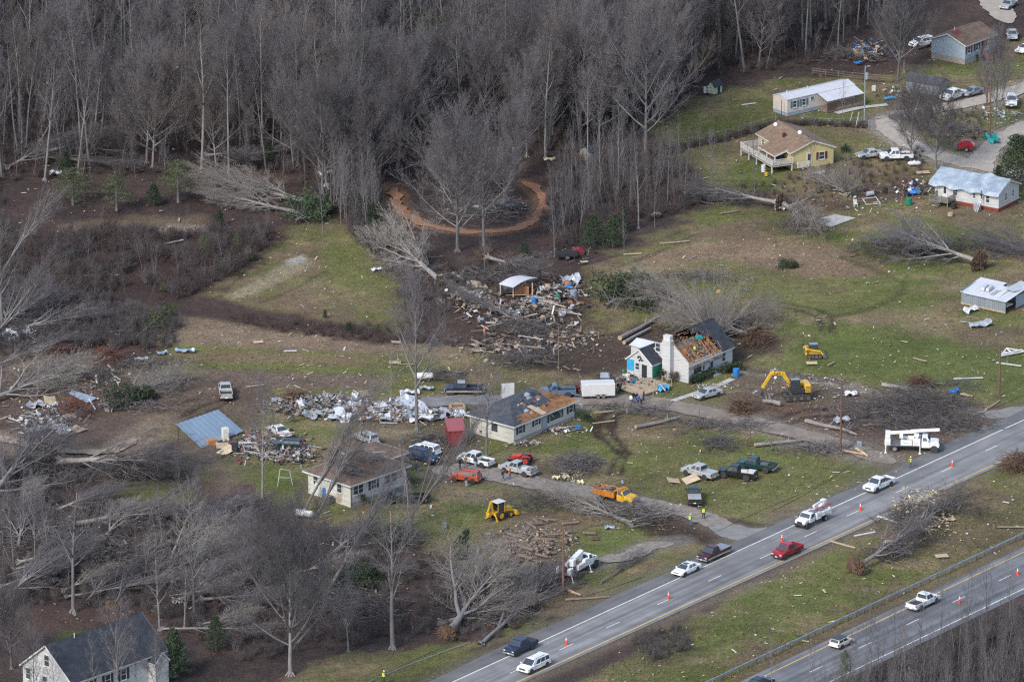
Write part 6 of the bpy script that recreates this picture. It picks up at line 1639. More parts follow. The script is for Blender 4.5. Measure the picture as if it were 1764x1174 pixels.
def pickup(e,paint,cab='ext',bed='open',L=5.7,bump='chrome',lower=None,bedm=None,roof=None,rimm='rim',H=1.86,hood=None):
 p=PAINT[paint];Wd=1.96;hw=Wd/2
 cabl={'reg':1.45,'ext':2.0,'crew':2.35}[cab]
 xw=L/2-1.28;xb=xw-cabl+0.05
 prof=[(xb,0.48),(L/2-0.06,0.48),(L/2,0.62),(L/2-0.02,0.98),(L/2-0.28,1.10),(xw,1.17),(xb,1.17)]
 MB().prism(prof,-hw,hw).build('body',p,e,bevel=0.05)
 MB().frustum((xw+0.52,0,1.09),(1.0,Wd*0.72),(0.8,Wd*0.6),0.06).build('hood',PAINT[hood] if hood else p,e,bevel=0.02)
 glasshouse(e,p,xb+0.02,xb+0.14,xw+0.02,xw-0.62,hw-0.05,hw-0.22,1.16,H,[(0.06,0.40),(0.46,0.80)] if cab!='reg' else [(0.1,0.75)],roof=PAINT[roof] if roof else None)
 xr=-L/2+0.04;bl=xb-0.03-xr;cx=(xb-0.03+xr)/2
 mb=MB()
 mb.box((cx,0,0.66),(bl,Wd-0.06,0.32))
 for s in (-1,1):mb.box((cx,s*(hw-0.05),0.98),(bl,0.1,0.34))
 mb.box((xb-0.06,0,0.98),(0.06,Wd-0.2,0.34))
 mb.build('bed',p,e,bevel=0.015)
 MB().box((cx,0,0.83),(bl-0.1,Wd-0.24,0.02)).build('bed_liner',M['plastic'],e)
 MB().box((xr+0.01,0,0.96),(0.07,Wd-0.22,0.40)).build('tailgate',p,e,bevel=0.015)
 if lower:
  for s in (-1,1):MB().box((0,s*(hw+0.004),0.62),(L-0.5,0.02,0.26)).build('lower_stripe',PAINT[lower],e)
 if bed=='cover':MB().box((cx,0,1.17),(bl-0.02,Wd-0.06,0.05)).build('bed_cover',bedm or M['plastic'],e,bevel=0.02)
 common(e,L,Wd,0,p,M[bump],True,(L/2-0.98,-L/2+1.18),0.39,0.86,0.98,rimm)
 mirrors(e,xw-0.15,hw,1.25,p if bump!='chrome' else M['plastic'])
 handles(e,[xw-1.0]+([xw-1.9] if cab=='crew' else []),hw,1.03,M['plastic'])
 return dict(xb=xb,xr=xr,xw=xw,bl=bl,cx=cx,hw=hw)
def wagon(e,paint,L=4.7,Wd=1.84,H=1.74,kind='suv',roof=None,rack=True,bump=None,lower=None):
 p=PAINT[paint];hw=Wd/2
 zb={'suv':1.08,'van':1.05,'mini':0.92}[kind];hood={'suv':1.15,'van':0.95,'mini':0.85}[kind];sl={'suv':0.62,'van':0.95,'mini':0.5}[kind]
 xw=L/2-hood
 hz=zb-0.08
 prof=[(-L/2+0.04,0.42),(L/2-0.08,0.38),(L/2,0.55),(L/2-0.05,hz-0.15),(L/2-0.3,hz),(xw,zb+0.02),(-L/2+0.06,zb+0.02),(-L/2,0.6)]
 MB().prism(prof,-hw,hw).build('body',p,e,bevel=0.06)
 rear=0.22 if kind!='mini' else 0.3
 glasshouse(e,p,-L/2+0.06,-L/2+0.06+rear,xw+0.02,xw-sl,hw-0.04,hw-(0.2 if kind!='mini' else 0.16),zb+0.015,H-0.04,[(0.05,0.27),(0.31,0.54),(0.58,0.80)] if kind!='mini' else [(0.06,0.38),(0.43,0.78)],roof=PAINT[roof] if roof else None)
 if rack:
  mb=MB()
  for s in (-1,1):mb.box((-0.35,s*(hw-0.34),H+0.045),(L*0.45,0.04,0.04));mb.box((-0.35-L*.2,s*(hw-0.34),H+0.02),(.05,.04,.04));mb.box((-0.35+L*.2,s*(hw-0.34),H+0.02),(.05,.04,.04))
  mb.build('roof_rack',M['plastic'],e)
 common(e,L,Wd,0,p,M[bump] if bump else p,True,(L/2-0.85,-L/2+0.85),0.34 if kind!='mini' else 0.30,hz-0.2,zb-0.15)
 mirrors(e,xw-0.2,hw,zb+0.08,p);handles(e,[xw-0.95,xw-2.0] if kind!='mini' else [xw-1.0],hw,zb-0.12,M['plastic'])
def sedan(e,paint,L=4.8,Wd=1.82,H=1.42,sunroof=False):
 p=PAINT[paint];hw=Wd/2;zb=0.90;xw=L/2-1.25;xt=-L/2+0.85
 prof=[(-L/2+0.05,0.36),(L/2-0.1,0.34),(L/2,0.5),(L/2-0.08,0.70),(L/2-0.4,0.80),(xw,zb+0.03),(xt,zb+0.05),(-L/2+0.06,0.92),(-L/2,0.6)]
 MB().prism(prof,-hw,hw).build('body',p,e,bevel=0.07)
 glasshouse(e,p,xt-0.15,xt+0.5,xw+0.1,xw-0.75,hw-0.05,hw-0.26,zb+0.02,H-0.03,[(0.14,0.44),(0.48,0.78)])
 if sunroof:MB().box((0.1,0,H+0.026),(0.7,0.8,0.015)).build('sunroof',M['glass'],e)
 common(e,L,Wd,0,p,p,True,(L/2-0.9,-L/2+0.95),0.32,0.63,0.78,tail_h=0.16)
 mirrors(e,xw-0.15,hw,0.95,p);handles(e,[xw-1.0,xw-1.9],hw,0.82,M['plastic'])
RD,RU='down','up'
def place(name,box,d,height,label,cat,group=None):
 """box = outline in the photograph (left, top, right, bottom); d = travel direction along the ground as seen there"""
 l,t,r,b=box
 u=(l+r)/2;v0=(t+b)/2;v=v0+height*PXM(v0)*CP/2
 c=G(u,v)
 if d==RD:yaw=ROADANG+math.pi
 elif d==RU:yaw=ROADANG
 else:
  f=G(u+d[0],v+d[1])-c;yaw=math.atan2(f.y,f.x)
 z=0.05 if d in (RD,RU) else 0.0
 return empty(name,(c.x,c.y,z),yaw,label,cat,group)
def load(e,info,items):
 """things lying in a truck bed are separate objects: returned so that they can be tagged"""
 return e
e=place('minivan',(891,1122,948,1162),RD,1.7,'white minivan driving down the highway lane nearest the bottom','minivan');wagon(e,'white',5.1,1.98,1.76,'van')
e=place('pickup_truck',(868,1094,926,1129),RD,1.7,'dark navy crew-cab pickup behind the white minivan on the highway','pickup truck');pickup(e,'navy','crew','cover',5.4)
e=place('sedan_car',(1159,964,1206,994),RD,1.3,'white sedan with a sunroof parked on the highway shoulder','car');sedan(e,'white',4.75,sunroof=True)
e=place('pickup_truck',(1201,932,1258,969),RD,1.7,'maroon pickup with a covered bed parked on the shoulder behind the white sedan','pickup truck');pickup(e,'maroon','ext','cover',5.8,bedm=PAINT['grey'],lower='tan')
e=place('pickup_truck',(1330,929,1382,964),RD,1.7,'bright red pickup driving on the upper highway','pickup truck');pickup(e,'red','ext','open',5.2,bump='plastic')
e=place('pickup_truck',(1487,814,1542,850),RD,1.7,'white pickup with dark grille driving past the front bucket truck','pickup truck');pickup(e,'white','ext','open',5.6)
e=place('pickup_truck',(1559,1016,1620,1052),RU,1.7,'mud-splashed white pickup on the lower highway seen from behind','pickup truck');pickup(e,'white','ext','open',5.8,bump='chrome')
e=place('small_car',(1428,1091,1471,1118),RU,1.3,'small cream hatchback with a dark roof on the lower highway','car');wagon(e,'cream',3.75,1.7,1.42,'mini',roof='charcoal',rack=False)
e=place('sedan_car',(1283,1159,1332,1192),RU,1.3,'dark car cut by the bottom edge on the lower highway','car');sedan(e,'charcoal')
e=place('pickup_truck',(1178,834,1213,869),(-0.12,-1),1.7,'dark green pickup seen from behind with a silver bed on the lawn','pickup truck');pickup(e,'darkgreen','ext','cover',5.6,bedm=PAINT['silver'],bump='plastic')
e=place('pickup_truck',(1173,795,1237,826),(-135,-35),1.7,'silver crew-cab pickup with a pale bed cover on the lawn','pickup truck');pickup(e,'silver','crew','cover',5.5,bedm=PAINT['silver'],bump='chrome')
e=place('pickup_truck',(1237,798,1303,826),(-152,-20),1.7,'black pickup loaded with white boxes beside the silver one','pickup truck');pickup(e,'black','ext','open',5.7,bump='plastic');blackp=e
e=place('pickup_truck',(1269,785,1337,812),(-150,-20),1.7,'dark teal-green pickup behind the black one on the lawn','pickup truck');pickup(e,'green','ext','open',5.8);greenp=e
e=place('pickup_truck',(786,774,852,805),(-140,-32),1.7,'white crew-cab pickup with a black bed near the red shed','pickup truck');pickup(e,'white','crew','open',5.8)
e=place('pickup_truck',(860,790,926,821),(-36,-8),1.7,'silver-white pickup with cluttered bed in front of the red tractor','pickup truck');pickup(e,'silver','ext','open',5.6);silverp=e
e=place('suv_car',(774,806,829,831),(-125,-15),1.6,'orange-red off-road wagon on the drive among people','suv');wagon(e,'orangered',4.5,1.82,1.72,'suv')
e=place('suv_car',(702,767,757,800),(130,34),1.7,'dark navy wagon parked beside the brown-roofed house','suv');wagon(e,'navy',4.9,1.9,1.8,'suv',lower=None)
e=place('suv_car',(706,760,759,784),(-130,-34),1.6,'white wagon half hidden behind the dark navy one','suv');wagon(e,'white',4.7,1.85,1.72,'suv')
e=place('suv_car',(609,739,652,765),(-60,-27),1.6,'silver boxy wagon behind the brown-roofed house','suv');wagon(e,'silver',4.5,1.76,1.72,'suv')
e=place('pickup_truck',(657,840,738,869),(-1,-0.02),1.7,'black pickup in front of the brown-roofed house','pickup truck');pickup(e,'black','crew','open',6.2,bump='chrome',lower=None)
e=place('suv_car',(468,751,521,778),(-1,-0.05),1.5,'dark green wagon half buried in debris beside the collapsed metal roof','suv');wagon(e,'darkgreen',4.5,1.8,1.6,'suv')
e=place('sedan_car',(466,732,498,752),(0.8,0.5),1.2,'dusty white car in the debris behind the dark green wagon','car');sedan(e,'white',4.4)
e=place('pickup_truck',(372,657,405,686),(-0.16,-1),1.7,'silver pickup seen from behind on the muddy track','pickup truck');pickup(e,'silver','ext','open',5.6)
e=place('pickup_truck',(766,655,833,681),(-1,0.0),1.7,'dark blue pickup with a tan lower band on the upper driveway','pickup truck');pickup(e,'navy','ext','open',5.8,lower='tan',roof='silver')
e=place('pickup_truck',(933,661,988,684),(-1,0.02),1.6,'blue-grey pickup behind the long damaged house','pickup truck');pickup(e,'bluegrey','reg','open',5.4)
e=place('suv_car',(1026,640,1057,664),(-0.05,-1),1.7,'dark wagon seen from behind beyond the white enclosed trailer','suv');wagon(e,'darkgreen',4.6,1.85,1.72,'suv',roof='silver')
e=place('sedan_car',(1195,664,1242,689),(-70,18),1.3,'silver sedan on the lawn of the torn-roof house','car');sedan(e,'silver',4.8)
e=place('suv_car',(1575,64,1600,81),(-1,0.2),1.6,'white wagon left of the blue-grey house','suv');wagon(e,'white',4.6)
e=place('sedan_car',(1482,256,1515,273),(-1,0.1),1.3,'silver-grey car left of the white pickup by the gravel drive','car');sedan(e,'silver',4.6)
e=place('pickup_truck',(1518,257,1570,277),(-1,0.03),1.6,'white pickup parked beneath the broad dark tree','pickup truck');pickup(e,'white','ext','open',5.5)
e=place('pickup_truck',(1624,153,1660,173),(-1,0.35),1.6,'white pickup beside the weathered grey shed','pickup truck');pickup(e,'white','crew','open',5.4)
e=place('sedan_car',(1658,148,1691,166),(-1,0.3),1.4,'grey car behind the white pickup at the weathered shed','car');sedan(e,'grey',4.6)
e=place('pickup_truck',(1730,161,1754,183),(0.02,1),1.7,'white pickup facing the camera at the right edge','pickup truck');pickup(e,'white','crew','open',5.3,bump='plastic')
e=place('sedan_car',(1733,52,1754,66),(0.1,1),1.3,'silver car at the right end of the blue-grey house','car');sedan(e,'silver',4.5)
e=place('sedan_car',(1750,74,1785,92),(-1,0.4),1.3,'white car cut by the right edge below the blue-grey house','car');sedan(e,'white',4.6)
e=place('sedan_car',(1722,0,1752,14),(-1,0.6),1.3,'pale car on the upper gravel drive at the top edge','car');sedan(e,'silver',4.6)
e=place('sedan_car',(812,350,845,367),(1,0.1),1.3,'dark car parked among trunks inside the dirt loop','car');sedan(e,'charcoal',4.6)
e=place('sedan_car',(866,346,896,364),(1,-0.1),1.3,'second dark car in the shade inside the dirt loop','car');sedan(e,'charcoal',4.6)
def in_bed(veh,x,y,z,size,m,name,label,cat,rz=0.0,bevel=0.02):
 p=veh.matrix_basis@Vector((x,y,z))
 o=MB().box((0,0,size[2]/2),size).build(name,m,None,(p.x,p.y,p.z),(0,0,veh.rotation_euler.z+rz),bevel=bevel)
 lid=MB().box((0,0,size[2]+0.012),(size[0]+.04,size[1]+.04,0.04)).build('lid',m,o)
 return tag(o,label,cat)
in_bed(blackp,-1.2,0.3,0.85,(0.9,0.6,0.5),M['white_paint'],'cooler_box','white cooler standing in the black pickup bed','cooler',0.1)
in_bed(blackp,-2.1,-0.2,0.85,(1.1,1.2,0.35),M['white_paint'],'storage_box','white storage box at the tail of the black pickup','box')
in_bed(greenp,-1.4,0.4,0.85,(1.2,0.6,0.45),M['steel'],'tool_box','dark tool box in the teal-green pickup bed','box')
in_bed(silverp,-1.3,0.3,0.85,(0.9,0.8,0.4),M['white_paint'],'storage_box','white tote in the cluttered bed near the tractor','box',0.2)
in_bed(silverp,-2.1,-0.3,0.85,(0.7,0.9,0.35),PAINT['grey'],'storage_box','grey tote in the cluttered bed near the tractor','box',-0.2)
e=place('enclosed_trailer',(998,652,1062,688),(-1,0.03),2.4,'white enclosed two-axle trailer on the upper driveway','trailer')
MB().box((0,0,1.4),(5.0,2.1,1.95)).build('body',M['white_paint'],e,bevel=0.08)
MB().box((0,0,0.42),(5.0,2.0,0.10)).build('frame',M['steel'],e)
for x in (-0.75,0.05):
 for s in (-1,1):wheel(e,x,s*1.0,0.33,0.2)
for s in (-1,1):MB().box((-0.35,s*1.07,0.72),(1.9,0.08,0.06)).build('fender',M['steel'],e)
MB().tube((2.5,-0.6,0.45),(3.5,0,0.45),0.05).tube((2.5,0.6,0.45),(3.5,0,0.45),0.05).tube((3.3,0,0.0),(3.3,0,0.8),0.04).build('hitch',M['steel'],e)
MB().box((2.51,0,0.75),(0.03,1.9,0.5)).build('stone_guard',M['chrome'],e)
MB().box((1.4,-1.06,1.35),(0.75,0.02,1.65)).build('side_door',M['white_paint'],e)
MB().box((-2.2,0,2.42),(0.4,0.4,0.1)).build('roof_vent',M['white_paint'],e)
def truck_front(e,p,xf,cabl,hoodl,Wd=2.2,zc=2.35,zh=1.65,r=0.48,grille='plastic',glassy=True):
 """hood and cab, nose at x = xf; returns the rear x of the cab"""
 hw=Wd/2;xw=xf-hoodl;xb=xw-cabl
 prof=[(xb,0.75),(xf-0.05,0.75),(xf,0.95),(xf-0.04,zh-0.18),(xf-0.25,zh),(xw,zh+0.08),(xb,zh+0.08)]
 MB().prism(prof,-hw*0.86,hw*0.86).build('hood',p,e,bevel=0.09)
 MB().box(((xw+xb)/2,0,(0.75+zh+0.08)/2),(cabl,Wd*0.94,zh+0.08-0.75)).build('door_panels',p,e,bevel=0.05)
 glasshouse(e,p,xb+0.01,xb+0.08,xw+0.02,xw-0.38,hw*0.93,hw*0.80,zh+0.07,zc,[(0.12,0.72)])
 for s in (-1,1):
  wheel(e,xf-0.75,s*(hw-0.17),r,0.28)
  MB().box((xf-0.05,s*(hw*0.66),zh-0.42),(0.14,0.3,0.2)).build('headlight',M['headlight'],e)
  MB().tube((xf-0.75,s*(hw-0.34),r+.06),(xf-0.75,s*(hw+0.02),r+.06),r+0.1,n=14).build('wheel_well_shade',M['plastic'],e)  # dark disc painted in for the shaded wheel well
 MB().box((xf-0.005,0,zh-0.42),(0.06,Wd*0.42,0.5)).build('grille',M[grille],e)
 MB().box((xf+0.08,0,0.68),(0.2,Wd*0.92,0.26)).build('front_bumper',M['plastic'],e,bevel=0.03)
 mirrors(e,xw-0.2,hw,zh+0.25,M['plastic'])
 return xb
def rear_axle(e,x,Wd,r=0.48,dual=True):
 for s in (-1,1):
  wheel(e,x,s*(Wd/2-0.16),r,0.27)
  if dual:wheel(e,x,s*(Wd/2-0.47),r,0.27)
def bucket_truck(e,L=7.4,boom='flat'):
 p=PAINT['white'];Wd=2.3;xf=L/2;xb=truck_front(e,p,xf,1.25,1.35,Wd)
 rear_axle(e,-L/2+1.5,Wd)
 MB().box((-0.3,0,0.78),(L-1.2,0.9,0.2)).build('chassis',M['steel'],e)
 bl=xb-0.1+L/2;cx=(xb-0.1-L/2)/2
 MB().box((cx,0,1.02),(bl,Wd,0.14)).build('deck',M['steel'],e)
 for s in (-1,1):
  MB().box((xb-0.72,s*(Wd/2-0.25),1.55),(1.1,0.5,1.0)).build('locker',p,e,bevel=0.02)
  MB().box((xb-2.2,s*(Wd/2-0.25),1.42),(1.7,0.5,0.72)).build('locker',p,e,bevel=0.02)
  MB().box((-L/2+0.45,s*(Wd/2-0.25),1.45),(0.85,0.5,0.95)).build('locker',p,e,bevel=0.02)
  for k,x in enumerate((xb-0.72,xb-2.2,-L/2+0.45)):
   MB().box((x,s*(Wd/2+0.012),1.45),(0.55,0.02,0.05)).build('latch',M['steel'],e)
  for x in (xb-0.2,-L/2+0.2):MB().tube((x,s*(Wd/2+0.05),1.1),(x,s*(Wd/2+0.35),0.06),0.07).box((x,s*(Wd/2+0.38),0.05),(0.4,0.4,0.08)).build('outrigger',p,e)
  MB().box((-L/2,s*0.85,0.95),(0.06,0.2,0.15)).build('taillight',M['taillight'],e)
 xt=xb-0.75 if boom=='flat' else -L/2+1.3
 MB().tube((xt,0,1.05),(xt,0,2.2),0.34,0.28,10).box((xt,0,2.35),(0.7,0.55,0.5)).build('turret',p,e,bevel=0.03)
 return dict(xb=xb,xt=xt,p=p,L=L,Wd=Wd)
def boombox(mb,a,b,w,h):
 a=Vector(a);b=Vector(b);d=b-a
 q=d.to_track_quat('X','Z').to_matrix().to_4x4()
 return mb.box(tuple((a+b)/2),(d.length,w,h),None,0,q)
e=place('bucket_truck',(1518,740,1624,784),(1,0.03),2.3,'white bucket truck side-on at the highway entrance, boom folded over its cab','truck')
q=bucket_truck(e,8.0)
mb=MB();boombox(mb,(-3.3,0,2.6),(0.6,0,2.9),0.42,0.42);mb.build('lower_boom',q['p'],e,bevel=0.03)
mb=MB();boombox(mb,(-0.2,0,2.95),(4.0,0,3.3),0.36,0.40);mb.build('upper_boom',q['p'],e,bevel=0.03)
MB().frustum((-3.55,0.1,1.75),(0.62,0.62),(0.74,0.74),1.1).build('bucket',q['p'],e,bevel=0.03)
MB().box((-1.6,0.0,2.25),(0.5,0.5,0.7)).tube((-1.6,0,2.4),(-0.2,0,2.95),0.08).build('boom_rest',q['p'],e)
for k,(x,c) in enumerate(((-0.9,'darkgreen'),(-0.1,'orange'),(0.4,'red'))):MB().box((x,-0.35,1.5),(0.4,0.4,0.5)).build('bin',PAINT[c],e)
MB().frustum((-0.15,-0.3,1.75),(0.6,0.4),(0.95,0.45),0.55).build('rope_bag',PAINT['cream'],e,bevel=0.05)
e=place('bucket_truck',(958,945,1032,1000),(130,-78),2.3,'white bucket truck facing away beside the utility pole and brush','truck')
q=bucket_truck(e,8.0)
mb=MB();boombox(mb,(-2.9,0.25,2.0),(0.9,0.1,3.0),0.40,0.42);mb.build('lower_boom',q['p'],e,bevel=0.03)
mb=MB();boombox(mb,(0.9,-0.25,3.0),(-1.9,-0.35,2.45),0.36,0.38);mb.build('upper_boom',q['p'],e,bevel=0.03)
MB().frustum((-2.3,-0.5,1.8),(0.62,0.62),(0.74,0.74),1.0).build('bucket',q['p'],e,bevel=0.03)
for x,y,c in ((-1.0,-0.3,'orange'),(-2.6,0.5,'red'),(-0.3,-0.5,'orangered')):MB().box((x,y,1.5),(0.45,0.4,0.6)).build('bin',PAINT[c],e,bevel=0.03)
e=place('service_truck',(1366,866,1434,913),RD,2.0,'white utility service truck with red ladder rack driving down the highway','truck')
xb=truck_front(e,PAINT['white'],3.2,1.3,1.15,2.05,1.98,1.3,0.42)
MB().box((-0.2,0,0.72),(5.4,0.9,0.18)).build('chassis',M['steel'],e)
rear_axle(e,-1.9,2.05,0.42)
for s in (-1,1):
 for x0,L_ in ((-0.15,1.1),(-1.75,1.9),(-2.95,0.4)):
  MB().box((x0,s*0.83,1.32),(L_-0.04,0.42,0.95 if L_<1.5 else 0.6),None).build('locker',PAINT['white'],e,bevel=0.02)
  MB().box((x0,s*1.045,1.3),(0.5,0.02,0.05)).build('latch',M['steel'],e)
 MB().box((-3.16,s*0.85,0.95),(0.05,0.15,0.25)).build('taillight',M['taillight'],e)
MB().box((-1.4,0,0.92),(3.5,1.3,0.06)).build('deck',M['steel'],e)
mb=MB()
for s in (-0.9,0.9):
 for x in (0.2,-1.4,-3.0):mb.tube((x,s,1.75),(x,s,2.25),0.03)
 mb.tube((0.4,s,2.25),(-3.1,s,2.25),0.035)
mb.build('ladder_rack',PAINT['red'],e)
mb=MB();mb.tube((1.0,0.6,2.35),(-3.2,0.6,2.35),0.035).tube((1.0,0.95,2.35),(-3.2,0.95,2.35),0.035)
for k in range(12):mb.tube((0.9-k*0.36,0.6,2.35),(0.9-k*0.36,0.95,2.35),0.02)
mb.build('ladder',PAINT['red'],e)
mb=MB();boombox(mb,(-2.2,-0.2,1.5),(-0.4,-0.2,2.4),0.3,0.3);boombox(mb,(-0.4,-0.25,2.4),(-2.9,-0.25,2.6),0.25,0.25);mb.build('boom',PAINT['white'],e,bevel=0.02)
MB().frustum((-3.1,-0.4,1.7),(0.6,0.6),(0.7,0.7),0.95).build('bucket',PAINT['white'],e,bevel=0.03)
e=place('dump_truck',(1021,833,1099,873),(160,36),2.2,'yellow dump truck with orange bed full of wood on the gravel drive','truck')
xb=truck_front(e,PAINT['yellow'],3.3,1.2,1.25,2.25,2.3,1.6,0.5,'chrome')
MB().box((-0.6,0,0.8),(5.4,0.8,0.22)).build('chassis',M['steel'],e)
rear_axle(e,-1.9,2.3,0.5)
mb=MB();mb.box((-1.35,0,1.13),(3.7,2.2,0.1))
for s in (-1,1):mb.box((-1.35,s*1.1,1.5),(3.7,0.08,0.75))
mb.box((0.48,0,1.65),(0.08,2.2,1.05)).box((-3.2,0,1.5),(0.08,2.2,0.8))
mb.build('dump_bed',PAINT['orange'],e)
mb=MB()
for s in (-1,1):
 for k in range(7):mb.box((-3.0+k*0.58,s*1.16,1.5),(0.07,0.06,0.72))
 mb.box((-1.35,s*1.16,1.89),(3.75,0.1,0.08))
mb.build('side_ribs',PAINT['orange'],e)
mb=MB();mb.prism([(0.4,2.1),(1.5,2.42),(1.5,2.5),(0.4,2.2)],-1.05,1.05);mb.build('cab_shield',PAINT['orange'],e)
MB().tube((1.55,0.0,2.42),(1.55,0.0,2.6),0.08).build('beacon',PAINT['orange'],e)
dumpt=e
def big_wheel(e,x,s,r,w,m):
 t=wheel(e,x,s,r,w);t.children[0].data=t.children[0].data.copy();t.children[0].data.materials[0]=m
def backhoe(e):
 p=PAINT['yellow']
 for s in (-1,1):big_wheel(e,-0.7,s*0.85,0.72,0.45,p);big_wheel(e,1.35,s*0.8,0.45,0.3,p)
 MB().prism([(0.3,0.8),(2.0,0.8),(2.05,1.35),(0.3,1.6)],-0.42,0.42).build('hood',p,e,bevel=0.05)
 MB().box((-0.5,0,0.95),(2.0,1.0,0.5)).build('chassis',p,e)
 mb=MB()
 for x in (-1.15,0.25):
  for s in (-1,1):mb.tube((x,s*0.7,1.1),(x*0.92,s*0.66,2.65),0.05)
 mb.build('cab_posts',p,e)
 MB().box((-0.42,0,2.7),(1.75,1.55,0.12)).build('cab_roof',M['white_paint'],e,bevel=0.04)
 for s in (-1,1):MB().box((-0.43,s*0.69,1.9),(1.15,0.02,1.2)).build('side_window',M['glass'],e)
 MB().box((0.24,0,1.95),(0.02,1.2,1.1)).build('windshield',M['glass'],e)
 MB().box((-0.5,0,1.35),(0.5,0.5,0.6)).build('seat',M['plastic'],e)
 mb=MB()
 for s in (-1,1):boombox(mb,(0.4,s*0.62,1.35),(2.3,s*0.62,0.75),0.12,0.2)
 mb.build('loader_arms',p,e)
 MB().prism([(2.3,0.15),(3.0,0.12),(2.75,0.5),(2.5,0.85),(2.3,0.85)],-1.1,1.1).build('loader_bucket',p,e)
 mb=MB();boombox(mb,(-1.5,0,0.9),(-1.9,0,3.0),0.24,0.3);mb.build('boom',p,e)
 mb=MB();boombox(mb,(-1.9,0,3.0),(-2.5,0,1.5),0.2,0.26);mb.build('dipper',p,e)
 MB().prism([(-2.7,0.8),(-2.2,0.75),(-2.15,1.3),(-2.6,1.5)],-0.3,0.3).build('digging_bucket',p,e)
 for s in (-1,1):MB().tube((-1.5,s*0.5,0.9),(-1.7,s*1.15,0.1),0.1).box((-1.7,s*1.2,0.06),(0.4,0.4,0.08)).build('stabilizer',p,e)
 MB().tube((1.3,0.2,1.4),(1.3,0.2,2.0),0.05).build('exhaust',M['plastic'],e)
e=place('backhoe',(837,857,887,895),(1.0,-0.32),2.6,'yellow backhoe with a cream cab roof on the worn lawn','backhoe');backhoe(e);e.scale=(0.95,)*3
e=place('farm_tractor',(876,776,922,800),(-1,-0.12),1.6,'red farm tractor with front loader behind the silver-white pickup','tractor')
p=PAINT['tractor']
for s in (-1,1):big_wheel(e,-0.8,s*0.72,0.62,0.36,p);big_wheel(e,0.95,s*0.62,0.38,0.24,p)
MB().prism([(0.0,0.7),(1.5,0.7),(1.5,1.15),(0.0,1.3)],-0.32,0.32).build('hood',p,e,bevel=0.05)
MB().box((-0.6,0,0.8),(1.3,0.7,0.3)).build('chassis',p,e)
for s in (-1,1):MB().box((-0.8,s*0.68,1.3),(1.1,0.36,0.08)).build('fender',p,e,bevel=0.03)
MB().box((-0.7,0,1.15),(0.5,0.5,0.45)).build('seat',M['plastic'],e)
MB().tube((-1.1,-0.5,1.0),(-1.1,-0.5,2.1),0.04).tube((-1.1,0.5,1.0),(-1.1,0.5,2.1),0.04).tube((-1.1,-0.5,2.1),(-1.1,0.5,2.1),0.04).build('roll_bar',M['plastic'],e)
MB().tube((-0.1,0,1.2),(-0.25,0,1.55),0.03).tube((-0.27,0,1.54),(-0.24,0,1.58),0.2,n=10).build('steering_wheel',M['plastic'],e)
mb=MB()
for s in (-1,1):boombox(mb,(0.1,s*0.45,1.2),(1.9,s*0.45,0.6),0.1,0.16)
mb.build('loader_arms',p,e)
MB().prism([(1.9,0.1),(2.5,0.08),(2.3,0.4),(2.1,0.7),(1.9,0.7)],-0.85,0.85).build('loader_bucket',M['steel'],e)
def track(e,y,L,h,w):
 n=10;ring=[]
 for k in range(n+1):
  a=-math.pi/2+math.pi*k/n;ring.append((L/2-h/2+math.cos(a)*h/2,h/2+math.sin(a)*h/2))
 for k in range(n+1):
  a=math.pi/2+math.pi*k/n;ring.append((-L/2+h/2+math.cos(a)*h/2,h/2+math.sin(a)*h/2))
 t=MB().prism(ring,y-w/2,y+w/2).build('track',M['rubber_track'],e)
 mb=MB()
 for k in range(int(L/0.22)):mb.box((-L/2+h/2+k*0.22,y,h+0.015),(0.08,w,0.04))
 for k in range(4):mb.tube((-L/2+h*.5+k*(L-h)/3,y-w/2-.01,h/2),(-L/2+h*.5+k*(L-h)/3,y+w/2+.01,h/2),h*0.32,n=10)
 mb.build('track_rollers',M['steel'],t)
def text(body,size,m,parent,loc,rot,name='lettering'):
 c=bpy.data.curves.new(name,'FONT');c.body=body;c.size=size;c.extrude=0.008;c.align_x='CENTER';c.align_y='CENTER';c.offset=0.01
 c.materials.append(m);o=bpy.data.objects.new(name,c);C.objects.link(o)
 if parent is not None:o.parent=parent
 bpy.context.view_layer.update()
 me=bpy.data.meshes.new_from_object(o.evaluated_get(bpy.context.evaluated_depsgraph_get()));bpy.data.objects.remove(o)
 return link(name,me,parent,loc,rot)
e=place('excavator',(1343,648,1400,690),(-1,0.06),3.0,'yellow excavator with a dark cab reaching left over the lawn','excavator')
p=PAINT['yellow']
track(e,-1.1,4.0,0.8,0.55);track(e,1.1,4.0,0.8,0.55)
MB().box((0,0,0.75),(1.8,1.7,0.4)).tube((0,0,0.9),(0,0,1.1),0.6,n=14).build('undercarriage',M['steel'],e)
MB().box((-0.5,0,1.45),(3.0,2.4,0.7)).build('house',PAINT['charcoal'],e,bevel=0.06)
MB().box((-1.55,0,1.75),(1.0,2.45,1.3)).build('counterweight',p,e,bevel=0.12)
for k in range(4):MB().box((-1.55,1.235,1.45+0.22*k),(0.7,0.03,0.07)).build('louver',M['plastic'],e)
MB().frustum((0.35,0.68,1.78),(1.6,1.05),(1.3,0.95),1.45).build('cab',PAINT['charcoal'],e,bevel=0.05)
MB().box((0.35,1.19,2.5),(1.1,0.02,1.0),None,0).build('side_window',M['glass'],e)
MB().box((1.09,0.68,2.5),(0.02,0.85,1.0)).build('windshield',M['glass'],e)
MB().box((0.35,0.68,3.26),(1.3,0.95,0.06)).build('cab_roof',PAINT['grey'],e)
MB().box((-0.5,-0.7,2.0),(1.6,0.9,0.5)).build('engine_cover',p,e,bevel=0.05)
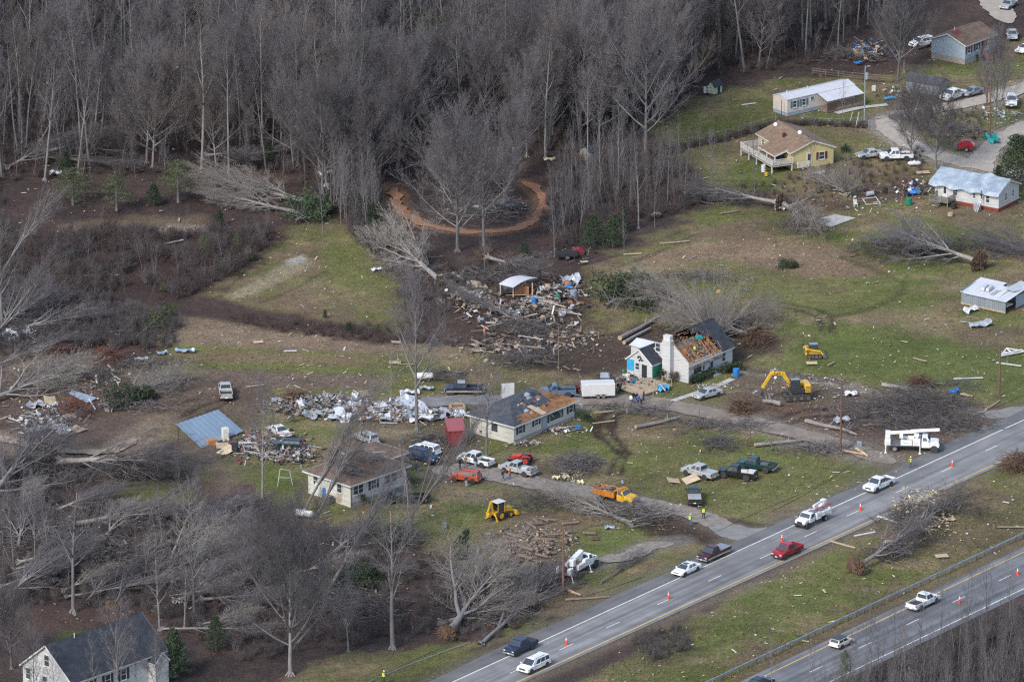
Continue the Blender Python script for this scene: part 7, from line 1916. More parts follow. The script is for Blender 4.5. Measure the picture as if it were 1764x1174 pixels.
mb=MB();boombox(mb,(0.9,0,1.9),(2.1,0,4.1),0.4,0.6);boombox(mb,(2.0,0,4.0),(4.0,0,4.2),0.4,0.55);bm_=mb.build('boom',p,e,bevel=0.05)
mb=MB();boombox(mb,(3.8,0,4.25),(5.2,0,1.9),0.34,0.45);mb.build('stick',p,e,bevel=0.04)
MB().tube((1.0,0.3,2.2),(2.4,0.3,3.4),0.08).tube((1.0,-0.3,2.2),(2.4,-0.3,3.4),0.08).tube((2.8,0,4.6),(4.1,0,4.75),0.08).build('cylinders',M['hyd'],e)
for k,dx in enumerate((-0.3,0.05,0.35)):
 mb=MB();boombox(mb,(5.2,-0.3+.3*k,1.9),(5.35+dx,-0.3+.3*k,1.0),0.12,0.2);boombox(mb,(5.35+dx,-0.3+.3*k,1.0),(5.05+dx*.5,-0.3+.3*k,0.5),0.1,0.15);mb.build('grapple_tine',M['steel'],e)
text('CAT',0.55,M['plastic'],e,(3.0,0.214,4.1),(R(90),0,R(180)))
e=place('skid_steer',(1384,590,1421,618),(1,-0.02),2.0,'yellow compact track loader on the green lawn','loader')
track(e,-0.72,2.3,0.65,0.42);track(e,0.72,2.3,0.65,0.42)
MB().prism([(-1.35,0.45),(0.9,0.45),(1.0,0.9),(0.6,1.2),(-0.9,1.35),(-1.4,1.25)],-0.5,0.5).build('body',PAINT['yellow'],e,bevel=0.05)
MB().box((-1.3,0,1.1),(0.35,1.75,1.0)).build('rear_panel',PAINT['yellow'],e,bevel=0.06)
MB().frustum((-0.15,0,1.2),(1.5,1.0),(1.25,0.95),0.95).build('cab',PAINT['charcoal'],e,bevel=0.04)
MB().box((-0.15,0,2.16),(1.3,1.0,0.05)).build('cab_roof',PAINT['grey'],e)
for s in (-1,1):
 mb=MB();boombox(mb,(-1.25,s*0.78,1.55),(0.9,s*0.78,1.15),0.16,0.24);boombox(mb,(0.85,s*0.78,1.2),(1.35,s*0.78,0.45),0.16,0.22);mb.build('lift_arm',PAINT['yellow'],e)
 MB().box((-0.15,s*0.505,1.7),(0.95,0.02,0.7)).build('side_window',M['glass'],e)
MB().prism([(1.3,0.1),(1.95,0.08),(1.75,0.35),(1.55,0.7),(1.3,0.7)],-0.95,0.95).build('bucket',M['steel'],e)
text('CAT',0.5,M['plastic'],e,(-1.2,-0.89,1.25),(R(90),0,0))
text('CAT',0.45,M['plastic'],e,(-1.485,0,1.25),(R(90),0,R(-90)))
e=place('quad_bike',(982,661,998,676),(-1,0.1),1.0,'red quad bike between the long house and the white trailer','quad bike')
for s in (-1,1):wheel(e,0.55,s*0.4,0.28,0.2);wheel(e,-0.55,s*0.4,0.28,0.2)
MB().prism([(-0.85,0.45),(0.85,0.45),(0.8,0.75),(0.2,0.8),(-0.3,0.85),(-0.85,0.75)],-0.28,0.28).build('body',PAINT['red'],e,bevel=0.04)
for x in (0.55,-0.55):MB().box((x,0,0.68),(0.6,1.0,0.05)).build('fender',PAINT['red'],e)
MB().box((-0.25,0,0.9),(0.6,0.3,0.12)).build('seat',M['plastic'],e)
MB().tube((0.3,-0.35,1.05),(0.3,0.35,1.05),0.02).tube((0.4,0,0.75),(0.3,0,1.05),0.03).build('handlebar',M['plastic'],e)
e=place('hay_machine',(1645,240,1683,262),(1,0.05),1.6,'red farm implement on two wheels beside the gravel drive','farm machine')
for s in (-1,1):wheel(e,0.2,s*1.0,0.4,0.25)
MB().prism([(-1.4,0.5),(1.3,0.5),(1.5,1.0),(0.8,1.7),(-0.8,1.7),(-1.5,1.2)],-0.8,0.8).build('body',PAINT['red'],e,bevel=0.05)
MB().box((-1.7,0,0.8),(0.6,1.8,0.5)).build('pickup_reel',M['steel'],e)
MB().tube((1.4,0,0.6),(2.6,0,0.5),0.06).build('drawbar',PAINT['red'],e)
MB().box((0.1,0,1.75),(1.2,1.0,0.15)).build('top_cover',PAINT['red'],e,bevel=0.03)
# ---- traffic cones, guardrail, poles and wires
def cone(u,v,label,group='traffic cones on the highways'):
 p=G(u,v,0.06)
 e=empty('traffic_cone',p,0,label,'traffic cone',group);e.scale=(1.15,1.15,1.2)
 MB().box((0,0,0.02),(0.42,0.42,0.04)).build('base',M['orange_plastic'],e)
 n=12
 MB().tube((0,0,0.04),(0,0,0.9),0.17,0.04,n).build('body',M['orange_plastic'],e)
 MB().tube((0,0,0.52),(0,0,0.66),0.103,0.083,n).tube((0,0,0.74),(0,0,0.82),0.075,0.062,n).build('reflective_band',M['reflective'],e)
for u,v,l in ((975.5,1109,'orange cone beside the white minivan'),(1151.5,1031,'orange cone on the upper highway below the white sedan'),(1482,878,'orange cone between the service truck and the white pickup'),(1640.5,803,'orange cone on the upper highway below the front bucket truck'),
(1653,1038,'orange cone right of the mud-splashed pickup'),(1753,990,'orange cone nearest the right edge on the lower highway'),(1347,932,'orange cone just behind the red pickup')):
 cone(u,v,l)
ga,gb=W([(1323,1132)])[0],W([(1763,925)])[0]
gd=unit(gb-ga);gn_=np.array([-gd[1],gd[0]]);glen=np.hypot(*(gb-ga));gang=math.atan2(gd[1],gd[0])
e=empty('guardrail',(*ga,0),gang,'galvanised guardrail running along the lower highway','guardrail')
wprof=[(0.0,0.42),(0.07,0.46),(0.07,0.52),(0.0,0.57),(0.0,0.60),(0.07,0.65),(0.07,0.71),(0.0,0.75),(-0.02,0.75),(-0.02,0.42)]
x0,x1=-35.0,glen+25
n_p=int((x1-x0)/3.81)
for k in range(n_p):
 a=x0+k*3.81
 mb=MB();mb.loft([[(xx,-0.12-y,z+0.1) for y,z in wprof] for xx in (a,a+3.80)])
 if k==0:rail_me=mb.build('rail',M['galv'],e).data
 else:link('rail',rail_me,e,(k*3.81,0,0))
for k in range(n_p*2):
 a=x0+k*1.905
 if k==0:post_me=MB().box((0,0,0.4),(0.12,0.12,0.86)).box((0,-0.09,0.68),(0.12,0.1,0.3)).build('post',M['pole_wood'],e,(a,0.02,0)).data
 else:link('post',post_me,e,(a,0.02,0))
def pole(u,v,hpx,label,r=0.16,m='pole_wood',arm=None,xform=False,lean=(0,0),cat='utility pole'):
 h=HGT(v,hpx);e=empty('utility_pole',G(u,v),0,label,cat)
 e.rotation_euler=(lean[0],lean[1],0)
 MB().tube((0,0,-0.3),(0,0,h),r,r*0.7,9).build('shaft',M[m],e)
 MB().frustum((0,0,0.0),(1.3,1.3),(0.5,0.5),0.14).build('earth_mound',M['rootsoil'],e,bevel=0.1)
 if arm:MB().box((0,0.14,h-0.5),(2.4,0.1,0.12)).build('crossarm',M['pole_wood'],e)
 if xform:
  MB().tube((0.3,-0.1,h-2.3),(0.3,-0.1,h-1.2),0.26,n=12).build('transformer',M['galv'],e)
  MB().tube((0,0,h-0.2),(0.5,-0.3,h+0.1),0.04).box((0.6,-0.36,h+0.1),(0.5,0.25,0.15)).build('lamp',M['galv'],e)
 return e
pole(970,1020,112,'brown utility pole beside the rear bucket truck',.2)
pole(1448,777,120,'new brown utility pole left of the front bucket truck',0.17)
pole(1721,682,87,'dark utility pole on the green lawn at the right',0.19)
pole(1489,208,93,'pale utility pole with transformer beside the mobile home',0.13,'galv',None,True)
pole(1700,180,44,'snapped pole stub beside the grey car at the gravel drive',0.16)
pole(1705,238,100,'dark pole beside the teal tarp',0.14)
pole(962,653,92,'thin grey pole behind the white trailer',0.08,'old_wood')
pole(1205,722,18,'short weathered post at the driveway edge',0.1,'old_wood')
pole(1293,765,30,'short rusty post beside a sawn log',0.07)
pole(1026,927,24,'thin sapling stake on the grass by the log heap',0.05)
pole(1474,219,26,'white post leaning by the yard fence',0.07,'white_paint',None,False,(0,0.2),'post');pole(1464,210,18,'second white post leaning by the yard fence',0.06,'white_paint',None,False,(0,0.25),'post')
pole(1346,202,30,'dark meter post at the corner of the mobile home',0.06,'plastic',None,False,(0,0),'post')
def wire(pts,label,r=0.03,m='plastic',z=0.05):
 P=[G(u,v,z) for u,v in pts];o0=P[0].copy()
 mb=MB()
 for a,b in zip(P[:-1],P[1:]):mb.tube(tuple(a-o0),tuple(b-o0),r,n=4,cap=False)
 tag(mb.build('fallen_wire',M[m],None,o0),label,'wire')
wire([(1330,880),(1380,855),(1430,825),(1490,785)],'dark cable lying across the lawn to the front utility pole')
wire([(1235,915),(1275,895),(1330,870),(1380,850)],'dark cable lying beside the road junction',0.03)
wire([(620,1180),(700,1145),(800,1108),(810,1105)],'pale cable pulled along the verge by a worker',0.035,'galv')
wire([(640,1172),(720,1132),(800,1100)],'dark cable on the verge beside the pale one',0.035)
wire([(985,1035),(1060,1010),(1110,992)],'dark cable lying along the grass verge')
wire([(1640,730),(1690,712),(1764,680)],'dark cable near the side road mouth')
def fence(pts,label,h=1.1,step=2.4,rails=(0.45,0.9),m='old_wood',mesh=None,name='fence',pr=0.07):
 P=smooth_path(W(pts),6);o0=P[0]
 e=empty(name,(*o0,0),0,label,'fence')
 d=np.concatenate([[0],np.cumsum(np.hypot(*(np.diff(P,axis=0).T)))]);n=int(d[-1]/step)
 Q=[np.array([np.interp(k*step,d,P[:,0]),np.interp(k*step,d,P[:,1])])-o0 for k in range(n+1)]
 pm=MB().tube((0,0,-0.2),(0,0,h),pr,n=6).mesh('post',M[m])
 for q in Q:link('post',pm,e,(*q,0))
 for z in rails:
  for a,b in zip(Q[:-1],Q[1:]):
   dd=b-a;L=np.hypot(*dd)
   if ('rl',z) and z==rails[0] and a is Q[0]:rm_=MB().box((0.5,0,0),(1,0.05,0.10 if mesh is None else 0.03)).mesh('rail',M[m])
   link('rail',rm_,e,(*a,z),(0,0,math.atan2(dd[1],dd[0])),(L,1,1))
 if mesh:
  mb=MB()
  for a,b in zip(Q[:-1],Q[1:]):
   for k in range(6):
    p=a+(b-a)*k/6;mb.tube((*p,0.05),(*p,h-.05),0.008,n=3,cap=False)
  mb.build('wire_mesh',M['galv'],e)
fence([(1400,128),(1440,133),(1480,137),(1540,142)],'dark board fence behind the mobile home',1.2,2.4,(0.3,0.7,1.1),'old_wood')
fence([(1130,262),(1180,250),(1250,235),(1320,215),(1345,208)],'wire fence with dark weeds along the lawn above the yellow house',1.2,3.0,(1.15,),'galv',1)
fence([(1380,210),(1430,215),(1486,214),(1505,228)],'low wire fence between mobile home and gravel drive',1.1,2.5,(1.05,),'galv',1)
fence([(1610,145),(1680,143),(1764,135)],'wire fence behind the weathered grey shed',1.2,2.6,(0.6,1.1),'old_wood')
fence([(1175,338),(1215,346)],'grey slatted farm gate lying at the hedge end',0.9,1.2,(0.2,0.4,0.6,0.8),'galv')
gn_scatter('hedge_weeds',[tuple(p+np.array([math.sin(i*7.1),math.cos(i*3.3)])*0.7) for i,p in enumerate(np.repeat(smooth_path(W([(1030,285),(1130,268),(1180,254),(1250,240),(1320,220),(1380,214),(1490,219)]),20),3,axis=0))],SH_GREY+SH_RED,None,None,0.3,0.7,0.3,91)
# ---- wreckage: sheets, boards, drums, appliances, rubble
def debris(name,u,v,a,b,h,n,mats,seed,smax=.7,long=.4,rz=0.0):
 """uncountable small wreckage in one heap"""
 rr=random.Random(seed);mb=MB();ml=[M[m] for m in mats]
 for k in range(n):
  x,y=rr.gauss(0,.45),rr.gauss(0,.45);d=x*x+y*y
  if d>1.2:continue
  z=h*max(0,1-d)*rr.uniform(.1,1)+.04
  s=rr.uniform(.08,1)**2*smax+.08
  lg=rr.random()<long;sz=(s*(2.6 if lg else 1),s*rr.uniform(.12,.35) if lg else s*rr.uniform(.3,1),s*rr.uniform(.05,.14 if lg else .4))
  q=Euler((rr.gauss(0,.35),rr.gauss(0,.35),rr.uniform(0,6.3))).to_matrix().to_4x4()
  mb.box((x*a,y*b,z),sz,rr.choice(ml),0,q)
 return tag(mb.build(name,None,None,G(u,v),(0,0,rz)),kind='stuff')
MIX=['rubble','rubble','rubble_dark','white_paint','board','old_wood','sheet','rubble_dark','dark','dark','old_wood']
DARKMIX=['rubble_dark','old_wood','old_wood','rubble_dark','board','dark','rubble']
for a in (
('debris',555,702,9,6,1.4,950,['rubble','rubble','sheet','rubble_dark','rubble_dark','old_wood','shed_metal','dark'],1),('debris',640,712,8,5,1.2,420,['sheet','white_paint','rubble','dark','rafter'],2,1.0),
('debris',720,716,7,3.5,.9,300,['sheet','white_paint','rubble','rubble_dark'],3,.9),('debris',455,768,7,8,.8,800,MIX+['rubble_dark','dark','red_metal'],4),('debris',510,785,5,5,.7,350,MIX+['rubble_dark','dark'],5),
('debris',80,725,6,8,.9,520,MIX+['white_paint'],6),('debris',810,515,5,7,.8,380,['white_paint','board','rubble','rubble_dark','plywood'],7),('debris',900,545,9,9,1.0,900,DARKMIX+['dark','old_wood'],8),
('debris',960,505,6,9,1.0,620,MIX+['dark','dark','rafter'],9),('debris',870,600,9,8,.5,420,DARKMIX+['old_wood'],10),('debris',980,580,8,9,.3,260,DARKMIX+['white_paint'],11),
('debris',950,740,6,2.0,.3,260,MIX,12,.5),('debris',905,765,3,1.5,.5,120,MIX,13,.5),('debris',1075,660,3,4,.8,260,DARKMIX+['dark','tarp_blue','white_paint'],14,.5),
('debris',1115,660,3,4,.6,120,MIX,15,.4),('debris',1230,665,4,2,.15,110,['rubble','white_paint','board'],16,.3),('debris',1590,885,5,12,1.1,650,['insul','insul','board','board','old_wood','plywood','rubble_dark'],17,.5),
('debris',1540,930,4,6,.2,80,['insul','board','board'],18,.5),('debris',1400,670,9,9,.1,200,['white_paint','rubble','board','sheet'],19,.35),('debris',1570,325,5,5,.9,300,['dark','dark','bark','white_paint','red_metal','rubble_dark','rubble'],20,.5),
('debris',1490,345,12,10,.2,220,['white_paint','board','rubble_dark','rubble'],21,.4),('debris',1500,90,5,8,1.0,260,['board','dark','dark','rubble_dark','rubble_dark','tarp_blue','old_wood','white_paint'],22,.6),('debris',1640,225,7,9,.6,220,DARKMIX,23,.6),
('debris',1545,158,4,6,.5,160,['rubble_dark','red_metal','dark','white_paint'],24,.5),('debris',975,440,5,6,.5,160,['dark','dark','rubble_dark','red_metal','old_wood','rubble'],25,.45),('debris',30,578,4,5,.9,200,['white_paint','sheet','rubble_dark'],26,.9),
('debris',925,940,6,9,.35,700,['board','raw_wood','old_wood','plywood','rubble_dark'],27,.3),('debris',985,818,2,3,.2,60,['insul','insul','white_paint'],28,.5),('debris',1725,200,4,6,.4,140,['rubble','white_paint','tarp_pale','rubble_dark'],29,.6),
('debris',500,700,2,4,.6,130,['red_metal','rubble_dark','sheet','dark'],30,.6),('debris',150,655,8,8,.4,160,['board','board','raw_wood','white_paint'],31,.5),('debris',945,700,8,3,.2,150,MIX,32,.35)):
 debris(*a)
def roof_mess(e,L,W_,h,n,mats,seed,a,b):
 o=debris('debris',0,0,a,b,.9,n,mats,seed,.55);o.matrix_world=e.matrix_basis@Matrix.Translation((L,W_,h))
roof_mess(TORN,3.6,2.0,3.3,260,['rafter','sheathing','old_wood','insul','rubble','dark','white_paint'],71,3.6,1.9)
roof_mess(TORN,3.2,4.6,4.6,160,['rafter','sheathing','old_wood','dark','rubble_dark'],72,3.0,1.6)
def litter(name,pts,n,mats,seed,smin=.12,smax=.42):
 P=[tuple(p) for p in W(pts)];rr=random.Random(seed);mb=MB();ml=[M[m] for m in mats]
 x0=min(p[0] for p in P);x1=max(p[0] for p in P);y0=min(p[1] for p in P);y1=max(p[1] for p in P);k=0
 o=Vector(((x0+x1)/2,(y0+y1)/2,0))
 while k<n:
  x,y=rr.uniform(x0,x1),rr.uniform(y0,y1);k+=1
  if not inpoly(P,x,y):continue
  s=smin+(smax-smin)*rr.random()**3;q=Euler((rr.gauss(0,.2),rr.gauss(0,.2),rr.uniform(0,6.3))).to_matrix().to_4x4()
  mb.box((x-o.x,y-o.y,.05),(s*(3 if rr.random()<.3 else 1),s*.7,.05),rr.choice(ml),0,q)
 return tag(mb.build(name,None,None,o),kind='stuff')
LM=['white_paint','white_paint','board','plywood','rubble','insul','sheet']
litter('litter',[(1000,560),(1250,640),(1764,600),(1764,690),(1530,830),(1330,900),(1000,930),(640,890),(640,720)],1150,LM,1)
litter('litter',[(1000,480),(1100,430),(1764,300),(1764,620),(1300,620)],480,LM,2)
litter('litter',[(1130,215),(1330,130),(1764,60),(1764,330),(1240,345)],420,LM,3)
litter('litter',[(330,560),(480,545),(800,600),(1000,600),(800,690),(300,700),(0,700),(0,590)],650,LM+['board'],4)
litter('litter',[(960,1174),(1340,985),(1764,790),(1764,930),(1250,1174)],520,LM+['insul','insul'],5)
litter('litter',[(0,60),(900,60),(900,330),(640,420),(0,420)],500,['white_paint','board','raw_wood','rubble'],6,.15,.5)
litter('litter',[(0,850),(640,880),(900,1000),(860,1090),(0,1070)],420,['white_paint','board','raw_wood'],7,.15,.4)
litter('litter',[(340,510),(470,400),(640,420),(690,560)],120,LM,8)
BOARD=MB().box((0,0,0),(1,.22,.06)).mesh('board',M['board']);BOARD2=MB().box((0,0,0),(1,.22,.06)).mesh('board',M['white_paint']);BOARD3=MB().box((0,0,0),(1,.2,.07)).mesh('board',M['old_wood'])
def ply_mesh(m,seed):
 rr=random.Random(seed);P=[(-.5,-.5),(.5,-.45),(.5,.5),(.1,.42),(-.45,.5)]
 P=[(x+rr.uniform(-.06,.06),y+rr.uniform(-.06,.06)) for x,y in P];n=len(P)
 return MB().add([(x,y,-.02) for x,y in P]+[(x,y,.02) for x,y in P],[tuple(range(n))[::-1],tuple(range(n,2*n))]+[(i,(i+1)%n,n+(i+1)%n,n+i) for i in range(n)]).mesh('panel',M[m])
PLY=[ply_mesh('plywood',k) for k in range(3)]
def crumple(m,seed,n=7):
 rr=random.Random(seed);V=[]
 for i in range(n+1):
  for j in range(n+1):
   x,y=i/n-.5,j/n-.5
   V.append((x+rr.uniform(-.04,.04),y+rr.uniform(-.04,.04),.16*math.sin(x*7+seed)*math.cos(y*5)+.10*math.sin(13*x+5*y)+rr.uniform(-.05,.05)))
 return MB().add(V,[(i*(n+1)+j,i*(n+1)+j+1,(i+1)*(n+1)+j+1,(i+1)*(n+1)+j) for i in range(n) for j in range(n)]).mesh('sheet',M[m])
CR=[crumple('sheet',k) for k in range(3)];CRW=[crumple('white_metal',k+5) for k in range(2)]
CRT={k:crumple(k,i+9) for i,k in enumerate(('tarp_blue','tarp_cyan','tarp_teal','tarp_pale','insul','roof_metal','blue_roof'))}
def piece(name,me,u,v,size,rot,label,cat,group=None,z=.1):
 p=G(u,v);o=link(name,me,None,(p.x,p.y,z),rot,size); return tag(o,label,cat,group)
rr=random.Random(21)
def strew(u,v,a,b,n,L0,L1,z,label,cat,group,mesh,name,seed,tilt=.2,wide=(1,1)):
 rr=random.Random(seed);c=G(u,v)
 for k in range(n):
  x,y=rr.gauss(0,.5)*a,rr.gauss(0,.5)*b;s=rr.uniform(L0,L1)
  o=link(name,rr.choice(mesh),None,(c.x+x,c.y+y,rr.uniform(.06,z)),(rr.gauss(0,tilt),rr.gauss(0,tilt),rr.uniform(0,6.3)),(s,s*rr.uniform(*wide) if wide!=(1,1) else 1.0,1.0));tag(o,label,cat,group)
for (u,v,a,b,n,l0,l1,z,lab,grp,s) in (
(560,695,8,5,16,1.4,3.4,1.4,'splintered board on the grey rubble bank','boards on the grey rubble bank',1),(460,770,6,8,16,1.4,3.2,.9,'loose board in the debris beside the collapsed carport','boards beside the collapsed carport',2),
(80,722,6,7,14,1.4,4.0,1.0,'loose board in the wreck pile left of the rust-red shrub','boards in the left wreck pile',3),(815,515,5,7,18,1.3,3.0,.9,'pale board in the heap left of the wrecked shelter','boards left of the wrecked shelter',4),
(910,550,9,9,24,1.4,4.0,1.0,'weathered board in the wreck heap below the shelter','boards below the wrecked shelter',5),(960,510,6,8,10,1.3,2.6,.9,'board among drums right of the wrecked shelter','boards among the drums',6),
(880,610,9,8,16,1.5,4.5,.5,'long splintered board on the grass edge below the wreck heap','boards at the grass edge',7),(1585,885,6,12,14,1.3,3.0,.6,'pale board lying among insulation on the median','boards on the median',8),
(1490,92,4,7,8,1.5,3.0,1.0,'board in the blue-tarped wreck at the wood edge','boards at the wood edge wreck',9),(150,655,8,8,10,1.3,2.6,.5,'board strewn above the grey slab','boards above the grey slab',10),
(960,732,5,2,8,1.4,3.4,.4,'board at the foot of the long damaged house','boards at the long damaged house',11),(1095,668,3,4,8,1.2,2.6,.5,'board lying on the plywood deck','boards on the plywood deck',12)):
 strew(u,v,a,b,n,l0,l1,z,lab,'board',grp,[BOARD,BOARD,BOARD2,BOARD3],'board',s)
for (u,v,L,ang,k,lab) in ((1162,408+10,5,.3,0,'long thin board on the meadow beside the wheel tracks'),(1090,438,3,.2,0,'short board on the meadow near the dark cedars'),(1256,366,3.5,.5,0,'yellowish board under the long fallen tree'),(1378,386,2.6,0,1,'white board on the meadow right of the floor slab'),
(1395,395,2.4,.4,1,'second white board below the floor slab'),(1745,345,3.6,.8,1,'white trim board leaning by the tarped house end'),(1388,897,4.5,-.9,0,'long board on the median behind the red pickup'),(1452,938,4.5,-.7,0,'long board lying below the yellow highway line'),(1490,920,3.5,.5,1,'white board near the rear median tree'),
(1530,895,4,-.8,1,'white board crossing another on the median'),(1755,908,6,0,0,'wide orange board at the right median edge'),(1432,635-8,2,1,0,'plank on the lawn below the track loader'),(1585,620,2.6,-.7,0,'plank on the green lawn'),(1668,652,4.5,.1,1,'crumpled white strip on the green lawn'),
(1738,628,4,-.4,1,'white beam below the white truss at the right edge'),(1290,180,2.6,.4,1,'white board on the upper lawn'),(440,665,3,.4,0,'pale board on the grass right of the silver pickup'),(700,628,2.6,0,0,'pale plywood strip on the striped field'),(500,605,2,.1,1,'white scrap on the striped field'),(1040,710,3,.3,0,'pale board right of the round shrub'),
(815,670,4,.1,0,'long board on the grass above the blue pickup'),(295,418,4.5,.6,1,'pale pole lying in the brambles'),(165,475,7,.08,1,'long bare pole across the brambles'),(210,570,5,.3,0,'brown beam below the brambles')):
 piece('board',[BOARD,BOARD2][k],u,v,(L,1.6,1.5),(0,0,ang),lab,'board')
for (u,v,s,rot,k,lab) in ((825,494,3.2,(.3,.2,.4),0,'cream plywood sheet tilted in the heap left of the shelter'),(800,516,2.6,(.2,0,1.2),1,'torn plywood sheet left of the shelter'),(575,690,3.4,(.15,.1,.3),0,'big plywood sheet on the grey rubble bank'),(628,682,2.2,(.5,.2,.8),2,'propped plywood corner behind the crumpled metal'),
(390,778,3.2,(.1,-.3,.7),1,'pale plywood sheet at the low edge of the collapsed carport'),(382,772,2.4,(.4,.1,.2),2,'splintered plywood piece at the carport edge'),(86,698,2.6,(.9,.2,.6),0,'yellow plywood sheet standing in the left wreck pile'),(122,720,1.8,(.5,0,.3),1,'brown plywood piece right in the left wreck pile'),
(132,740,3.4,(.05,0,-.8),2,'pale slatted wood panel at the front of the left wreck pile'),(822,594,2.2,(0,0,.6),0,'tan plywood scrap at the grass edge'),(820,604,2.6,(0,0,.2),1,'second tan plywood scrap below the first'),(682,590,2.0,(0,.1,.2),2,'tan plywood scrap on the far field edge'),(1160,830,2.4,(.2,.2,.3),0,'tan tarp-like sheet behind the dark green pickup'),
(1190,829,2.8,(.3,-.2,.5),1,'folded tan sheet hung behind the dark green pickup'),(1556,952,3.0,(0,.1,.1),0,'tan plywood caught in the front median tree'),(1622,958,2.2,(0,0,.2),1,'tan plywood scrap on the median slope'),(1636,895,2.0,(0,0,.4),2,'plywood scrap right of the insulation'),(445,590,1.8,(0,0,.2),1,'orange scrap on the field ditch'),
(750,760,1.8,(0,0,.2),0,'orange-tan scrap below the brush by the red shed'),(1480,98,2.4,(.9,.1,.5),1,'propped tan sheet in the wood-edge wreck'),(1006,452,1.6,(0,0,.3),2,'tan scrap by the meadow corner'),(1398,626,2.2,(0,0,.1),0,'flat pinkish scrap below the track loader'),(1590,298,2.6,(0,0,.2),1,'tan board sheet left of the tarped roof'),(680,705-80,2.4,(0,0,.05),2,'flat tan sheet on the striped field')):
 s*=.8
 piece('plywood_sheet',PLY[k],u,v,(s,s*.75,1),rot,lab,'plywood',z=.15+.4*abs(math.sin(rot[0]))*s)
